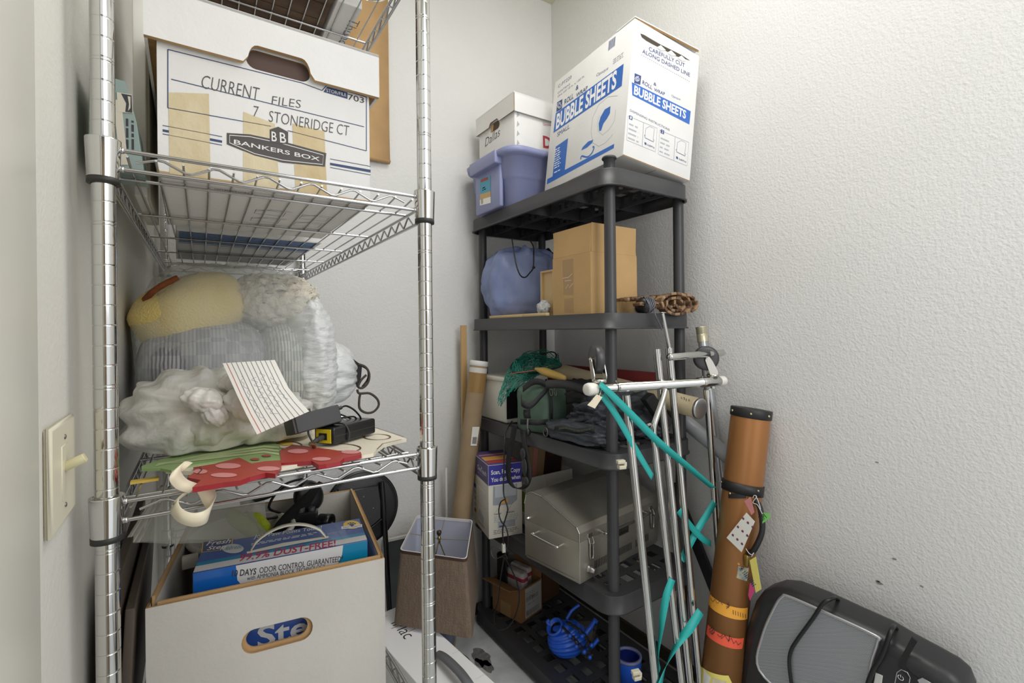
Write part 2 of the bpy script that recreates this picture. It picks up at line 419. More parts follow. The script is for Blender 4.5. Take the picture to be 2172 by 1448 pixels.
# small nail and scuffs on the right wall
MARK = mat('wall_mark', (0.55, 0.53, 0.49), 0.8)
b = MB()
for u, v, r_ in ((1865, 1236, 0.006), (1862, 1232, 0.004), (1897, 1185, 0.004), (1860, 980, 0.003), (1955, 1243, 0.003)):
    c = onX(u, v, XR - 0.0008); pts = []
    for i in range(10):
        a = 2 * math.pi * i / 10; k = r_ * (1 + 0.6 * noise.noise(Vector((i * 0.9, u, v)))); pts.append((c.x, c.y + k * math.cos(a) * 1.4, c.z + k * math.sin(a) * 0.7))
    b.poly(pts, MARK)
b.build('wall_scuff', label='scattered small dark scuff marks on the bare right wall', cat='scuff mark', kind='stuff')
# ------------------------------------------------------------------ chrome wire shelving unit
PFL, PFR, PBL, PBR = Vector((-0.097, 0.80, 0)), Vector((0.345, 0.80, 0)), Vector((-0.085, 2.0, 0)), Vector((0.349, 2.0, 0))
ws = thing('wire_shelving_unit', 'tall chrome wire shelving unit with grooved posts against the left wall', 'shelving')
def sp(x, y, z):   # 0..1 across, 0..1 deep
    p = PFL.lerp(PFR, x).lerp(PBL.lerp(PBR, x), y); return Vector((p.x, p.y, z))
LEV = [0.684, 1.1415, 1.60, 2.058]
prof = []
z = 0.012; k = 0
while z < 2.34:
    def ring(a, c): return [(0.0127, a), (0.0127, a + 0.0004), (0.0127, c - 0.0008), (0.0127, c - 0.0004), (0.0120, c - 0.0002), (0.0120, c + 0.0008)]
    prof += ring(z, z + 0.0242)
    if k % 8 == 0: prof += ring(z + 0.0252, z + 0.0282); z += 0.0042
    z += 0.0256; k += 1
for P in (PFL, PFR, PBL, PBR):
    b = MB(); b.lathe([(0.0135, 0), (0.0135, 0.012)] + prof, CHROME, P, seg=24); b.build('post', ws)
RUB = mat('black_sleeve', (0.16, 0.16, 0.15), 0.5)
for L in LEV:
    b = MB()
    ix = 0.019 / 0.44; iy = 0.019 / 1.2
    for yy in (0.0, 1.0):
        for dz, r_ in ((0, 0.003), (-0.0245, 0.003)):
            b.tube([sp(ix, yy, L + dz), sp(1 - ix, yy, L + dz)], r_, CHROME2, 8)
        pts = []
        for i in range(11):
            f = 0.135 + 0.0725 * i; top = (i % 2 == 0) if yy == 0 else (i % 2 == 1)
            pts.append(sp(f, yy, L + (-0.0045 if top else -0.0205)))
        pts = [sp(0.075, yy, L - 0.0135)] + pts + [sp(0.915, yy, L - 0.0135)]
        rp = []
        for i, p in enumerate(pts):
            if 0 < i < len(pts) - 1: rp += [p.lerp(pts[i - 1], 0.12), p.lerp(pts[i + 1], 0.12)]
            else: rp.append(p)
        b.tube(rp, 0.0019, CHROME2, 6)
    for xx in (0.012, 0.988):
        for dz, r_ in ((-0.019, 0.0028), (-0.044, 0.0028)):
            b.tube([sp(xx, iy, L + dz), sp(xx, 1 - iy, L + dz)], r_, CHROME2, 8)
        n = 24; pts = [sp(xx, iy + 0.02 + (0.94) * i / (2 * n), L + (-0.0225 if i % 2 else -0.041)) for i in range(2 * n + 1)]
        rp = []
        for i, p in enumerate(pts):
            if 0 < i < len(pts) - 1: rp += [p.lerp(pts[i - 1], 0.1), p.lerp(pts[i + 1], 0.1)]
            else: rp.append(p)
        b.tube(rp, 0.0018, CHROME2, 6)
    for i in range(14):
        f = 0.055 + 0.89 * i / 13
        b.tube([sp(f, -0.003, L - 0.0075), sp(f, 0.035, L - 0.0125), sp(f, 0.965, L - 0.0125), sp(f, 1.003, L - 0.0075)], 0.0016, CHROME2, 6)
    for yv in (0.88, 1.125, 1.364, 1.60, 1.83):
        yy = (yv - 0.8) / 1.2
        b.tube([sp(0.012, yy, L - 0.0165), sp(0.988, yy, L - 0.0165)], 0.0025, CHROME2, 8)
    sh = b.build('wire_shelf', ws)
    for P in (PFL, PFR, PBL, PBR):
        c = MB()
        c.lathe([(0.0168, L - 0.040), (0.0185, L + 0.009), (0.0185, L + 0.0105), (0.0165, L + 0.0105), (0.0135, L + 0.004)], CHROME, P, seg=28, caps=False)
        c.lathe([(0.0130, L - 0.047), (0.0172, L - 0.047), (0.0172, L - 0.0395), (0.0130, L - 0.0395)], RUB, P, seg=28, caps=False)
        sx = 1 if P.x < 0.1 else -1; sy = 1 if P.y < 1 else -1
        for dz in (0, -0.0245): c.blob((P.x + 0.0185 * sx, P.y, L + dz), (0.0042, 0.0042, 0.0042), CHROME2, nu=10, nv=6)
        for dz in (-0.019, -0.044): c.blob((P.x, P.y + 0.0185 * sy, L + dz), (0.0042, 0.0042, 0.0042), CHROME2, nu=10, nv=6)
        c.build('collar', sh)

# ------------------------------------------------------------------ black plastic shelving unit
SHP = mat('grey_black_resin', (0.235, 0.235, 0.245), 0.42, var=0.25, vscale=3.0, bump=0.04, bscale=300)
ps = thing('plastic_shelving_unit', 'five tier black plastic shelving unit standing in the right corner', 'shelving')
TX0, TX1, TY0, TY1 = 1.077, 1.500, 1.069, 1.982
PX = (1.128, 1.491 - 0.028); PY = (1.115, 1.970 - 0.030)
PX = (1.128, 1.478); PY = (1.115, 1.940)
TIER = [(1.873, 1.817), (1.412, 1.360), (0.962, 0.912), (0.511, 0.453), (0.068, 0.015)]
for ti, (zt, zl) in enumerate(TIER):
    b = MB(); R = 0.06
    o_ = rrect(TX0, TY0, TX1, TY1, R, 6); N = len(o_)
    lip = rrect(TX0 - 0.005, TY0 - 0.005, TX1 + 0.005, TY1 + 0.005, R + 0.005, 6)
    ins = rrect(TX0 + 0.004, TY0 + 0.004, TX1 - 0.004, TY1 - 0.004, R - 0.004, 6)
    prof = [(lip, zl), (lip, zl + 0.005), (o_, zl + 0.0065), (o_, zt - 0.003), (rrect(TX0 + 0.0015, TY0 + 0.0015, TX1 - 0.0015, TY1 - 0.0015, R - 0.0015, 6), zt)]
    vs = []
    for ring, zz in prof: vs += [(p[0], p[1], zz) for p in ring]
    vs += [(p[0], p[1], zl) for p in ins] + [(p[0], p[1], zt - 0.005) for p in ins]
    fs = [[k * N + i, k * N + (i + 1) % N, (k + 1) * N + (i + 1) % N, (k + 1) * N + i] for k in range(4) for i in range(N)]
    fs += [[(i + 1) % N, i, 5 * N + i, 5 * N + (i + 1) % N] for i in range(N)]
    fs += [[5 * N + (i + 1) % N, 5 * N + i, 6 * N + i, 6 * N + (i + 1) % N] for i in range(N)]
    b.add(vs, fs, SHP, True)
    # deck: border and a lattice with rectangular openings
    d0, d1 = zt - 0.005, zt
    bw = 0.05
    xs = [TX0 + 0.0015, TX0 + bw, TX1 - bw, TX1 - 0.0015]
    cap = rrect(TX0 + 0.0015, TY0 + 0.0015, TX1 - 0.0015, TY1 - 0.0015, R - 0.0015, 6)
    inner = rrect(TX0 + 0.042, TY0 + 0.042, TX1 - 0.042, TY1 - 0.042, 0.022, 6)
    vs = [(p[0], p[1], d1) for p in cap] + [(p[0], p[1], d1) for p in inner] + [(p[0], p[1], d0) for p in ins] + [(p[0], p[1], d0) for p in inner]
    fs = [[i, (i + 1) % N, N + (i + 1) % N, N + i] for i in range(N)] + [[2 * N + (i + 1) % N, 2 * N + i, 3 * N + i, 3 * N + (i + 1) % N] for i in range(N)]
    b.add(vs, fs, SHP)
    ax0, ax1, ay0, ay1 = TX0 + 0.040, TX1 - 0.040, TY0 + 0.040, TY1 - 0.040
    nx, ny = 5, 12; dx, dy = (ax1 - ax0) / nx, (ay1 - ay0) / ny; hw = 0.0135
    for i in range(nx + 1): b.box((ax0 + i * dx - hw, ay0, d0), (ax0 + i * dx + hw, ay1, d1 - 0.0006), SHP)
    for j in range(ny + 1): b.box((ax0, ay0 + j * dy - hw, d0 + 0.0003), (ax1, ay0 + j * dy + hw, d1 - 0.0003), SHP)
    # stiffening ribs below, the long ones pierced by square openings
    zb = zl + 0.004
    for xx in (TX0 + 0.13, TX0 + 0.29):
        nh = 22; st = (TY1 - TY0 - 0.02) / nh
        b.box((xx - 0.0015, TY0 + 0.01, zb), (xx + 0.0015, TY1 - 0.01, zb + 0.012), SHP)
        b.box((xx - 0.0015, TY0 + 0.01, d0 - 0.009), (xx + 0.0015, TY1 - 0.01, d0), SHP)
        for j in range(nh + 1): b.box((xx - 0.0015, TY0 + 0.01 + j * st - 0.009, zb + 0.012), (xx + 0.0015, TY0 + 0.01 + j * st + 0.009, d0 - 0.009), SHP)
    for yy in (TY0 + 0.23, TY0 + 0.46, TY0 + 0.69):
        b.box((TX0 + 0.006, yy - 0.0015, zb), (TX1 - 0.006, yy + 0.0015, d0), SHP)
    b.box((TX0 + 0.025, TY0 + 0.02, zb + 0.004), (TX0 + 0.028, TY1 - 0.02, d0), SHP); b.box((TX0 + 0.02, TY0 + 0.025, zb + 0.004), (TX1 - 0.02, TY0 + 0.028, d0), SHP)
    b.build('tier', ps)
for px in PX:
    for py in PY:
        b = MB(); b.lathe([(0.022, 0.0), (0.022, 0.03)], SHP, (px, py, 0), seg=16); b.build('foot', ps)
        for k in range(4):
            zt0 = TIER[k + 1][0]; zt1 = TIER[k][1]
            b = MB(); b.lathe([(0.0205, zt0), (0.0205, zt0 + 0.004), (0.0195, zt0 + 0.008), (0.0185, zt1 + 0.03)], SHP, (px, py, 0), seg=20, caps=True); b.build('post', ps)
        if px > 1.2 or py > 1.5: continue
        b = MB(); b.lathe([(0.0185, 1.873), (0.0185, 1.912), (0.0235, 1.913), (0.0245, 1.916), (0.022, 1.9205), (0.0, 1.9205)], SHP, (px, py, 0), seg=20, caps=False); b.build('post_cap', ps)
# ------------------------------------------------------------------ on the chrome shelves: file box
D3, D2, D1, D4 = 1.600 - 0.0105, 1.1415 - 0.0105, 0.684 - 0.0105, 2.058 - 0.0105   # deck heights
GREYINK = mat('charcoal_ink', (0.30, 0.28, 0.27), 0.6)
PENCIL = mat('pen_stroke', (0.30, 0.29, 0.29), 0.6)
TAPE = mat('old_masking_tape', (0.84, 0.79, 0.66), 0.55, col2=(0.76, 0.67, 0.49), vscale=18, aniso=(1, 1, 0.25), bump=0.15, bscale=70)
t = thing('file_box', 'white lidded file box with taped front and pen writing on the upper chrome shelf', 'box')
M = Rz((-0.043, 0.846, D3), 0.5); W_, Dp, Hh = 0.305, 0.385, 0.255
b = MB(M)
F = M @ frame((0, 0, 0), (1, 0, 0), (0, 0, 1))
slot = (0.112, 0.186, 0.206, 0.216)
slot_panel(b, F, W_, Hh, slot, WHITEP, KRAFTD, r=0.014)
open_carton(b, W_, Dp, Hh, WHITEP, WHITEP, front=False, edge=KRAFTD)
b.box((0.002, 0.0045, Hh - 0.003), (W_ - 0.002, Dp - 0.004, Hh - 0.001), KRAFT)
b.box((0.06, 0.0039, 0.13), (0.26, 0.012, 0.24), mat('folder_dark', (0.36, 0.29, 0.26), 0.8))
bl = lambda a, c, w_=0.0013: stroke(b, F, pins(F, [a, c]), w_, NAVY)
bl((356, 105), (640, 176)); bl((640, 176), (683, 192)); bl((683, 192), (694, 180)); bl((694, 180), (777, 206)); bl((777, 206), (777, 320)); bl((777, 320), (610, 277)); bl((575, 268), (356, 229)); bl((356, 229), (356, 105))
bl((363, 168), (772, 269))
for o_ in (0, 9): bl((345, 266 + o_ * 2), (471, 290 + o_ * 2), 0.0011); bl((700, 337 + o_ * 2), (786, 353 + o_ * 2), 0.0011)
b_ = pins(F, [(345, 274), (471, 298), (471, 303), (345, 279)]); shape(b, F, b_, NAVY); shape(b, F, pins(F, [(700, 345), (786, 360), (786, 366), (700, 350)]), NAVY)
shape(b, F, pins(F, [(686, 195), (694, 184), (737, 196), (737, 210)]), NAVY)
ptext(b, F, 'STOR/FILE', (692, 195), (734, 205), (692, 188), WHITEP, z=0.0009)
ptext(b, F, '703', (738, 211), (772, 219), (738, 199), INK)
# maker's badge: long hexagon, cube emblem and name
shape(b, F, pins(F, [(481, 282), (530, 285), (600, 300), (692, 325), (689, 354), (600, 345), (540, 330), (481, 306)]), GREYINK, 0.0006)
stroke(b, F, pins(F, [(487, 287), (530, 290), (600, 305), (686, 329), (684, 349), (600, 340), (540, 326), (487, 303)]), 0.0011, WHITEP, 0.0008, True)
ptext(b, F, 'BANKERS BOX', (496, 305), (678, 342), (496, 296), WHITEP, z=0.0009, bold=0.012)
for q, c_ in (([(572, 275), (590, 269), (590, 305), (572, 300)], GREYINK), ([(590, 269), (611, 280), (611, 306), (590, 305)], GREYINK)): shape(b, F, pins(F, q), c_, 0.0009)
ptext(b, F, 'B', (576, 299), (587, 301), (576, 279), WHITEP, z=0.0011, bold=0.01); ptext(b, F, 'B', (594, 302), (607, 304), (594, 281), WHITEP, z=0.0011, bold=0.01)
ptext(b, F, 'CURRENT', (428, 187), (552, 214), (428, 158), PENCIL, shear=0.25, bold=-0.012); ptext(b, F, 'FILES', (576, 221), (640, 230), (576, 203), PENCIL, shear=0.2, bold=-0.012)
ptext(b, F, '7', (538, 247), (551, 249), (538, 224), PENCIL, shear=0.2, bold=-0.012); ptext(b, F, 'STONERIDGE CT', (570, 258), (742, 289), (570, 234), PENCIL, shear=0.2, bold=-0.012)
for q in ([(357, 196), (443, 199), (447, 395), (360, 385)], [(516, 237), (583, 263), (593, 418), (516, 400)], [(620, 262), (688, 278), (694, 440), (627, 425)]):
    shape(b, F, [(x, max(y, 0.002)) for x, y in pins(F, q)], TAPE, 0.0005)
rect(b, F @ Matrix.Rotation(0, 4, 'X'), 0.0, 0.0, W_, 0.004, KRAFT, 0.0003)
# print on the underside
Fb = M @ frame((0, Dp, 0), (1, 0, 0), (0, -1, 0))
for i in range(2):
    for j in range(3):
        x, y = 0.14 + 0.08 * i, 0.06 + 0.07 * j
        stroke(b, Fb, [(x, y), (x + 0.05, y), (x + 0.05, y + 0.035), (x, y + 0.035)], 0.0012, INK, closed=True); stroke(b, Fb, [(x, y + 0.02), (x + 0.025, y + 0.045), (x + 0.06, y + 0.045)], 0.0012, INK)
barcode(b, Fb, 0.07, 0.33, 0.12, 0.345, INK, 4)
b.build('carton_body', t)
b = MB(M); L0, Lh, ov = 0.187, 0.075, 0.014
Fl = M @ frame((-ov, -ov, L0), (1, 0, 0), (0, 0, 1))
LW, LD = W_ + 2 * ov, Dp + 2 * ov
n0, n1 = (slot[0] + ov - 0.001, slot[2] + ov + 0.001)
o_ = [(0, 0), (n0 - 0.004, 0)] + [(n0 + 0.002 + 0.014 * (1 - math.cos(a)), 0.030 * math.sin(a)) for a in [math.pi / 2 * i / 5 for i in range(1, 6)]] + [(n1 - 0.002 - 0.014 * (1 - math.cos(a)), 0.030 * math.sin(a)) for a in [math.pi / 2 * i / 5 for i in range(5, 0, -1)]] + [(n1 + 0.004, 0), (LW, 0), (LW, Lh), (0, Lh)]
def sheet(b, F, o, th, m, me):
    N = len(o); vs = [F @ Vector((p[0], p[1], z)) for z in (0, -th) for p in o]
    b.addw(vs, [list(range(N))], m); b.addw(vs, [list(range(N, 2 * N))[::-1]], m); b.addw(vs, [[(k + 1) % N, k, N + k, N + (k + 1) % N] for k in range(N)], me)
sheet(b, Fl, o_, 0.008, WHITEP, KRAFT)
b.box((-ov, -ov + 0.008, L0), (-ov + 0.004, Dp + ov, L0 + Lh), WHITEP); b.box((W_ + ov - 0.004, -ov + 0.008, L0), (W_ + ov, Dp + ov, L0 + Lh), WHITEP)
b.box((-ov + 0.004, Dp + ov - 0.004, L0), (W_ + ov - 0.004, Dp + ov, L0 + Lh), WHITEP); b.box((-ov, -ov, L0 + Lh - 0.004), (W_ + ov, Dp + ov, L0 + Lh + 0.0005), WHITEP)
b.box((-ov + 0.004, -ov + 0.01, L0 + 0.002), (-0.0008, Dp + ov - 0.01, L0 + Lh), KRAFTD); b.box((W_ + 0.0008, -ov + 0.01, L0 + 0.002), (W_ + ov - 0.004, Dp + ov - 0.01, L0 + Lh), KRAFTD)
b.build('lid', t, label='white lid with a hand hole')

# teal binder-like box and pale foam board left of it
TEAL = mat('teal_card', (0.56, 0.63, 0.61), 0.6, var=0.06)
BEI = mat('beige_card', (0.80, 0.77, 0.70), 0.6)
t = thing('software_box', 'narrow grey-green printed box wedged between corner post and file box', 'box')
b = MB(); F = frame((-0.119, 0.852, D3), (1, 0, 0), (0, 0, 1))
pl = [(0, 0), (0.060, 0), (0.052, 0.070), (0.040, 0.124), (0.002, 0.128)]
F2 = F @ Matrix.Translation((0, 0, -0.085)); b.M = F2; b.rprism(pl, 0, 0.085, TEAL, 0.0008, smooth=False); b.M = Matrix()
shape(b, F, pins(F, [(240, 214), (257, 209), (272, 350), (255, 350)]), BEI, 0.0011)
shape(b, F, pins(F, [(248, 196), (279, 201), (282, 241), (250, 238)]), BEI, 0.0013)
shape(b, F, pins(F, [(257, 199), (279, 203), (281, 240), (266, 238), (268, 220)]), INK, 0.0015)
shape(b, F, pins(F, [(271, 205), (277, 206), (277, 230), (272, 236), (274, 222)]), BEI, 0.0017)
smalltext(b, F @ Matrix.Translation((0.043, 0.03, 0)) @ Matrix.Rotation(math.pi / 2, 4, 'Z'), 0, 0, 0.05, 2, 0.006, INK, 5)
b.build('printed_sleeve', t)
FOAM = mat('foam_board', (0.84, 0.83, 0.80), 0.7, var=0.04)
b = MB(); b.box((-0.083, 1.00, D3), (-0.066, 1.26, 1.98), FOAM, 0.002); b.box((-0.066, 1.02, D3), (-0.0625, 1.25, 1.93), mat('foam_edge', (0.70, 0.68, 0.62), 0.8))
b.build('foam_board', label='tall pale foam board standing on edge beside the left wall', cat='board')
# blue striped carton behind the file box
SBLUE = mat('print_blue', (0.16, 0.42, 0.70), 0.55)
GRYP = mat('grey_print', (0.62, 0.62, 0.61), 0.7, var=0.2, vscale=12)
t = thing('striped_carton', 'white carton with blue striped print behind the taped file box', 'box')
b = MB(Rz((-0.035, 1.29, D3), 1.5)); b.box((0, 0, 0), (0.31, 0.50, 0.30), WHITEP, 0.003)
Fb = b.M @ frame((0, 0.5, 0), (1, 0, 0), (0, -1, 0)); bm_ = b.M; b.M = Matrix()
for i in range(8): rect(b, Fb, 0.006, 0.492 - 0.019 * i - 0.014, 0.304, 0.492 - 0.019 * i, SBLUE)
rect(b, Fb, 0.006, 0.325, 0.304, 0.331, SBLUE); rect(b, Fb, 0.004, 0.02, 0.300, 0.20, GRYP); rect(b, Fb, 0.16, 0.15, 0.24, 0.185, BLACKP, 0.0006)
stroke(b, Fb, [(0.01, 0.225), (0.15, 0.22), (0.17, 0.205), (0.20, 0.222), (0.30, 0.215)], 0.003, INK, 0.0006)
Fs = bm_ @ frame((0.31, 0, 0), (0, 1, 0), (0, 0, 1))
for i in range(9): rect(b, Fs, 0.01, 0.01 + 0.012 * i, 0.48, 0.016 + 0.012 * i, SBLUE)
b.build('carton_body', t)

# kraft panel fixed to the back wall, lower end curling away
b = MB(); pts = []
for i in range(13):
    z = 2.80 - (2.80 - 2.10) * i / 12; f = max(0, (2.25 - z) / 0.15); pts.append((0.655, 2.012 - 0.004 - 0.006 * f ** 2, z))
pts += [(0.655, 1.993, 2.094), (0.655, 2.003, 2.088), (0.655, 2.013, 2.088)]
b.ribbon([(0.60, p[1], p[2]) for p in pts], (1, 0.03, 0), 0.215, KRAFT, 0.004)
kp = b.build('cardboard_sheet', label='tan cardboard sheet pinned high on the back wall behind chrome shelves', cat='cardboard')
# top chrome shelf, seen from below
WOOD = mat('rough_wood', (0.40, 0.32, 0.25), 0.8, col2=(0.27, 0.20, 0.15), vscale=18, aniso=(0.2, 1, 1), bump=0.2, bscale=120)
t = thing('wooden_crate', 'rough brown wooden crate on the top chrome shelf', 'crate')
for k in range(4):
    b = MB(); b.box((0.005, 0.99 + 0.058 * k, D4), (0.232, 0.99 + 0.058 * k + 0.055, D4 + 0.012), WOOD, 0.002); b.build('bottom_board', t)
for k, (lo, hi) in enumerate((((0.005, 0.978, D4), (0.232, 0.99, D4 + 0.16)), ((0.005, 1.222, D4), (0.232, 1.234, D4 + 0.16)), ((-0.007, 0.978, D4), (0.005, 1.234, D4 + 0.16)), ((0.232, 0.978, D4), (0.244, 1.234, D4 + 0.16)))):
    b = MB(); b.box(lo, hi, WOOD, 0.002); b.build('side_board', t)
t = thing('display_box', 'white electronics box with grey sideways lettering on the top chrome shelf', 'box')
b = MB(); b.box((0.252, 1.02, D4), (0.302, 1.42, D4 + 0.28), WHITEP, 0.002)
Fu = frame((0.252, 1.42, D4), (1, 0, 0), (0, -1, 0))
text(b, Fu @ Matrix.Translation((0.036, 0.36, 0)) @ Matrix.Rotation(-math.pi / 2, 4, 'Z'), 'Thunderbolt', 0.0, 0, 0.022, mat('pale_grey_ink', (0.45, 0.46, 0.48), 0.6), w=0.22, bold=-0.012)
b.build('carton_body', t)
t = thing('glass_dish', 'small clear dish on the top chrome shelf at the picture top', 'dish')
GLS = mat('clear_glass', (0.93, 0.95, 0.93), 0.05, trans=0.9, spec=0.6)
b = MB(); b.lathe([(0.0, 0), (0.030, 0.0), (0.037, 0.004), (0.042, 0.02), (0.044, 0.022), (0.0445, 0.020), (0.039, 0.002), (0.031, -0.002)], GLS, (0.300, 0.955, D4 + 0.002), seg=28, caps=False); b.build('bowl', t)
# ------------------------------------------------------------------ middle chrome shelf
def film(name, col, clear, rough=0.3, bump=0.4, bscale=25.0, aniso=None):
    m = mat(name, col, rough, bump=bump, bscale=bscale, spec=0.6, bdist=0.006)
    nt = m.node_tree; b = nt.nodes['Principled BSDF']; o = nt.nodes['Material Output']
    if aniso:
        for n in nt.nodes:
            if n.type == 'TEX_NOISE':
                mp = nt.nodes.new('ShaderNodeMapping'); mp.inputs['Scale'].default_value = aniso
                tc = nt.nodes.new('ShaderNodeTexCoord'); nt.links.new(tc.outputs['Object'], mp.inputs[0]); nt.links.new(mp.outputs[0], n.inputs['Vector'])
    if clear > 0:
        t = nt.nodes.new('ShaderNodeBsdfTransparent'); mx = nt.nodes.new('ShaderNodeMixShader'); mx.inputs[0].default_value = clear
        nt.links.new(b.outputs[0], mx.inputs[1]); nt.links.new(t.outputs[0], mx.inputs[2]); nt.links.new(mx.outputs[0], o.inputs[0])
    return m
def weave(name, c1, c2, scale, rough=0.9, bump=0.6):
    """basket weave cloth"""
    m = mat(name, c1, rough, sheen=0.2); nt = m.node_tree; b = nt.nodes['Principled BSDF']
    tc = nt.nodes.new('ShaderNodeTexCoord'); ck = nt.nodes.new('ShaderNodeTexChecker'); ck.inputs['Scale'].default_value = scale
    lin = lambda c: tuple(((x / 12.92) if x <= 0.04045 else ((x + 0.055) / 1.055) ** 2.4) for x in c[:3]) + (1,)
    ck.inputs['Color1'].default_value = lin(c1); ck.inputs['Color2'].default_value = lin(c2)
    wv = nt.nodes.new('ShaderNodeTexWave'); wv.inputs['Scale'].default_value = scale * 1.2; wv.inputs['Distortion'].default_value = 1.5
    nt.links.new(tc.outputs['Object'], ck.inputs['Vector']); nt.links.new(tc.outputs['Object'], wv.inputs['Vector'])
    nt.links.new(ck.outputs['Color'], b.inputs['Base Color'])
    bp = nt.nodes.new('ShaderNodeBump'); bp.inputs['Strength'].default_value = bump; bp.inputs['Distance'].default_value = 0.006
    nt.links.new(wv.outputs['Fac'], bp.inputs['Height']); nt.links.new(bp.outputs[0], b.inputs['Normal'])
    return m
BTOP = D2
PILY = mat('yellow_fleece', (0.93, 0.83, 0.50), 0.95, var=0.1, vscale=9, bump=0.5, bscale=220, sheen=0.3)
GBLK = weave('grey_basketweave', (0.66, 0.66, 0.67), (0.58, 0.58, 0.60), 38)
WBLK = weave('pale_basketweave', (0.82, 0.82, 0.80), (0.72, 0.73, 0.72), 44)
KNIT = mat('cream_knit', (0.90, 0.87, 0.81), 0.95, var=0.16, vscale=40, bump=1.0, bscale=55, bdist=0.012)
RUST = mat('rust_trim', (0.52, 0.28, 0.13), 0.9, var=0.3, vscale=60)
b = MB(); b.blob((0.022, 1.36, 1.268), (0.135, 0.20, 0.132), GBLK, e=(0.75, 0.8), amp=0.05, sc=6, zmin=BTOP + 0.004)
b.build('folded_blanket', label='grey basketweave blanket inside the clear bag, lower left half', cat='blanket')
b = MB(); b.blob((0.200, 1.36, 1.268), (0.080, 0.19, 0.132), WBLK, e=(0.75, 0.8), amp=0.05, sc=6, seed=4, zmin=BTOP + 0.004)
b.build('folded_blanket', label='pale basketweave blanket inside the clear bag, right half', cat='blanket')
t = thing('throw_pillow', 'yellow fleece pillow with rust trim at the top of the clear bag', 'pillow')
b = MB(); Mp = Euler((0, math.radians(-24), 0)).to_matrix().to_4x4()
b.blob((-0.005, 1.345, 1.412), (0.118, 0.145, 0.080), PILY, e=(0.8, 0.8), amp=0.05, sc=4, seed=2, M=Mp); b.build('cover', t)
b = MB(); b.tube(spl([(-0.088, 1.255, 1.432), (-0.072, 1.228, 1.448), (-0.052, 1.222, 1.464), (-0.030, 1.225, 1.478)], 5), 0.006, RUST, 8); b.build('trim_band', t)
b = MB(); b.blob((0.165, 1.37, 1.438), (0.105, 0.17, 0.070), KNIT, e=(0.85, 0.85), nu=90, nv=50, amp=0.10, sc=26, seed=6, oct_=2)
b.build('knitted_throw', label='cream chunky knitted throw at the top right inside the clear bag', cat='blanket')
FILMC = film('clear_bag_film', (0.86, 0.88, 0.87), 0.70, 0.28, 0.9, 22.0)
FILMW = film('white_bag_film', (0.90, 0.91, 0.91), 0.14, 0.33, 1.0, 24.0, (1, 1, 3.2))
t = thing('storage_bag', 'big clear plastic bag of blankets and a yellow pillow on the middle chrome shelf', 'bag')
def bagfn(q, th, ph): return 1 + 0.012 * math.sin(9 * th + 3 * q.z) + 0.014 * noise.noise(q * 7)
b = MB(); b.blob((0.082, 1.37, 1.322), (0.200, 0.225, 0.205), FILMC, e=(0.72, 0.8), nu=72, nv=44, amp=0.05, sc=6, seed=1, zmin=BTOP + 0.001, fn=bagfn); b.build('bag_film', t)
def ruf(q, th, ph): return 1 + 0.016 * math.sin(60 * q.z + 3 * math.sin(4 * th)) + 0.03 * noise.noise(q * 5)
b = MB(); b.blob((0.235, 1.33, 1.285), (0.066, 0.175, 0.165), FILMW, e=(0.85, 0.9), nu=60, nv=90, amp=0.06, sc=6, seed=9, zmin=BTOP + 0.001, fn=ruf); b.build('gathered_end', t, label='white ruffled gathered end of the bag')
# knotted white bag in front
WBAG = mat('white_bag_plastic', (0.89, 0.87, 0.83), 0.30, var=0.10, vscale=6, bump=1.0, bscale=26, spec=0.6, bdist=0.008, col2=(0.78, 0.78, 0.76))
t = thing('plastic_bag', 'knotted white plastic bag in front on the middle chrome shelf', 'bag')
kc = onY(487, 846, 0.945)
def fold(q, th, ph):
    d = Vector((q.x - 0.05, q.y + 0.7, q.z - 0.35)); a = math.atan2(d.z, d.x)
    return 1 + 0.055 * math.sin(12 * a + 2.2 * noise.noise(q * 2)) * min(1, d.length) + 0.05 * noise.fractal(q * 2.4, 1, 2, 3)
b = MB(); b.blob((0.012, 1.085, 1.205), (0.122, 0.110, 0.088), WBAG, e=(0.85, 0.9), nu=120, nv=80, zmin=1.1535, fn=fold)
b.blob((0.115, 1.09, 1.180), (0.095, 0.095, 0.062), WBAG, e=(0.9, 0.9), nu=80, nv=50, zmin=1.1535, fn=fold)
b.blob((0.02, 1.02, 1.205), (0.05, 0.06, 0.05), WBAG, nu=60, nv=40, zmin=1.16, fn=fold)
b.build('bag_body', t)
def tw(q, th, ph): return 1 + 0.10 * math.sin(7 * th + 4 * q.x) * (1 - abs(q.z) * 0.5) + 0.12 * noise.noise(q * 3.1)
b = MB()
b.blob(kc + Vector((-0.034, 0.004, 0.0)), (0.036, 0.022, 0.020), WBAG, nu=50, nv=30, fn=tw, M=Euler((0, math.radians(18), 0)).to_matrix().to_4x4())
b.blob(kc + Vector((0.030, -0.004, -0.012)), (0.042, 0.026, 0.027), WBAG, nu=50, nv=30, fn=tw, M=Euler((0, math.radians(28), 0)).to_matrix().to_4x4())
b.blob(kc + Vector((0.016, 0.02, 0.024)), (0.032, 0.022, 0.020), WBAG, nu=44, nv=26, fn=tw)
b.blob(kc + Vector((-0.022, 0.0, -0.024)), (0.018, 0.016, 0.022), WBAG, nu=36, nv=22, fn=tw, M=Euler((0, math.radians(-30), 0)).to_matrix().to_4x4())
b.build('knot', t)
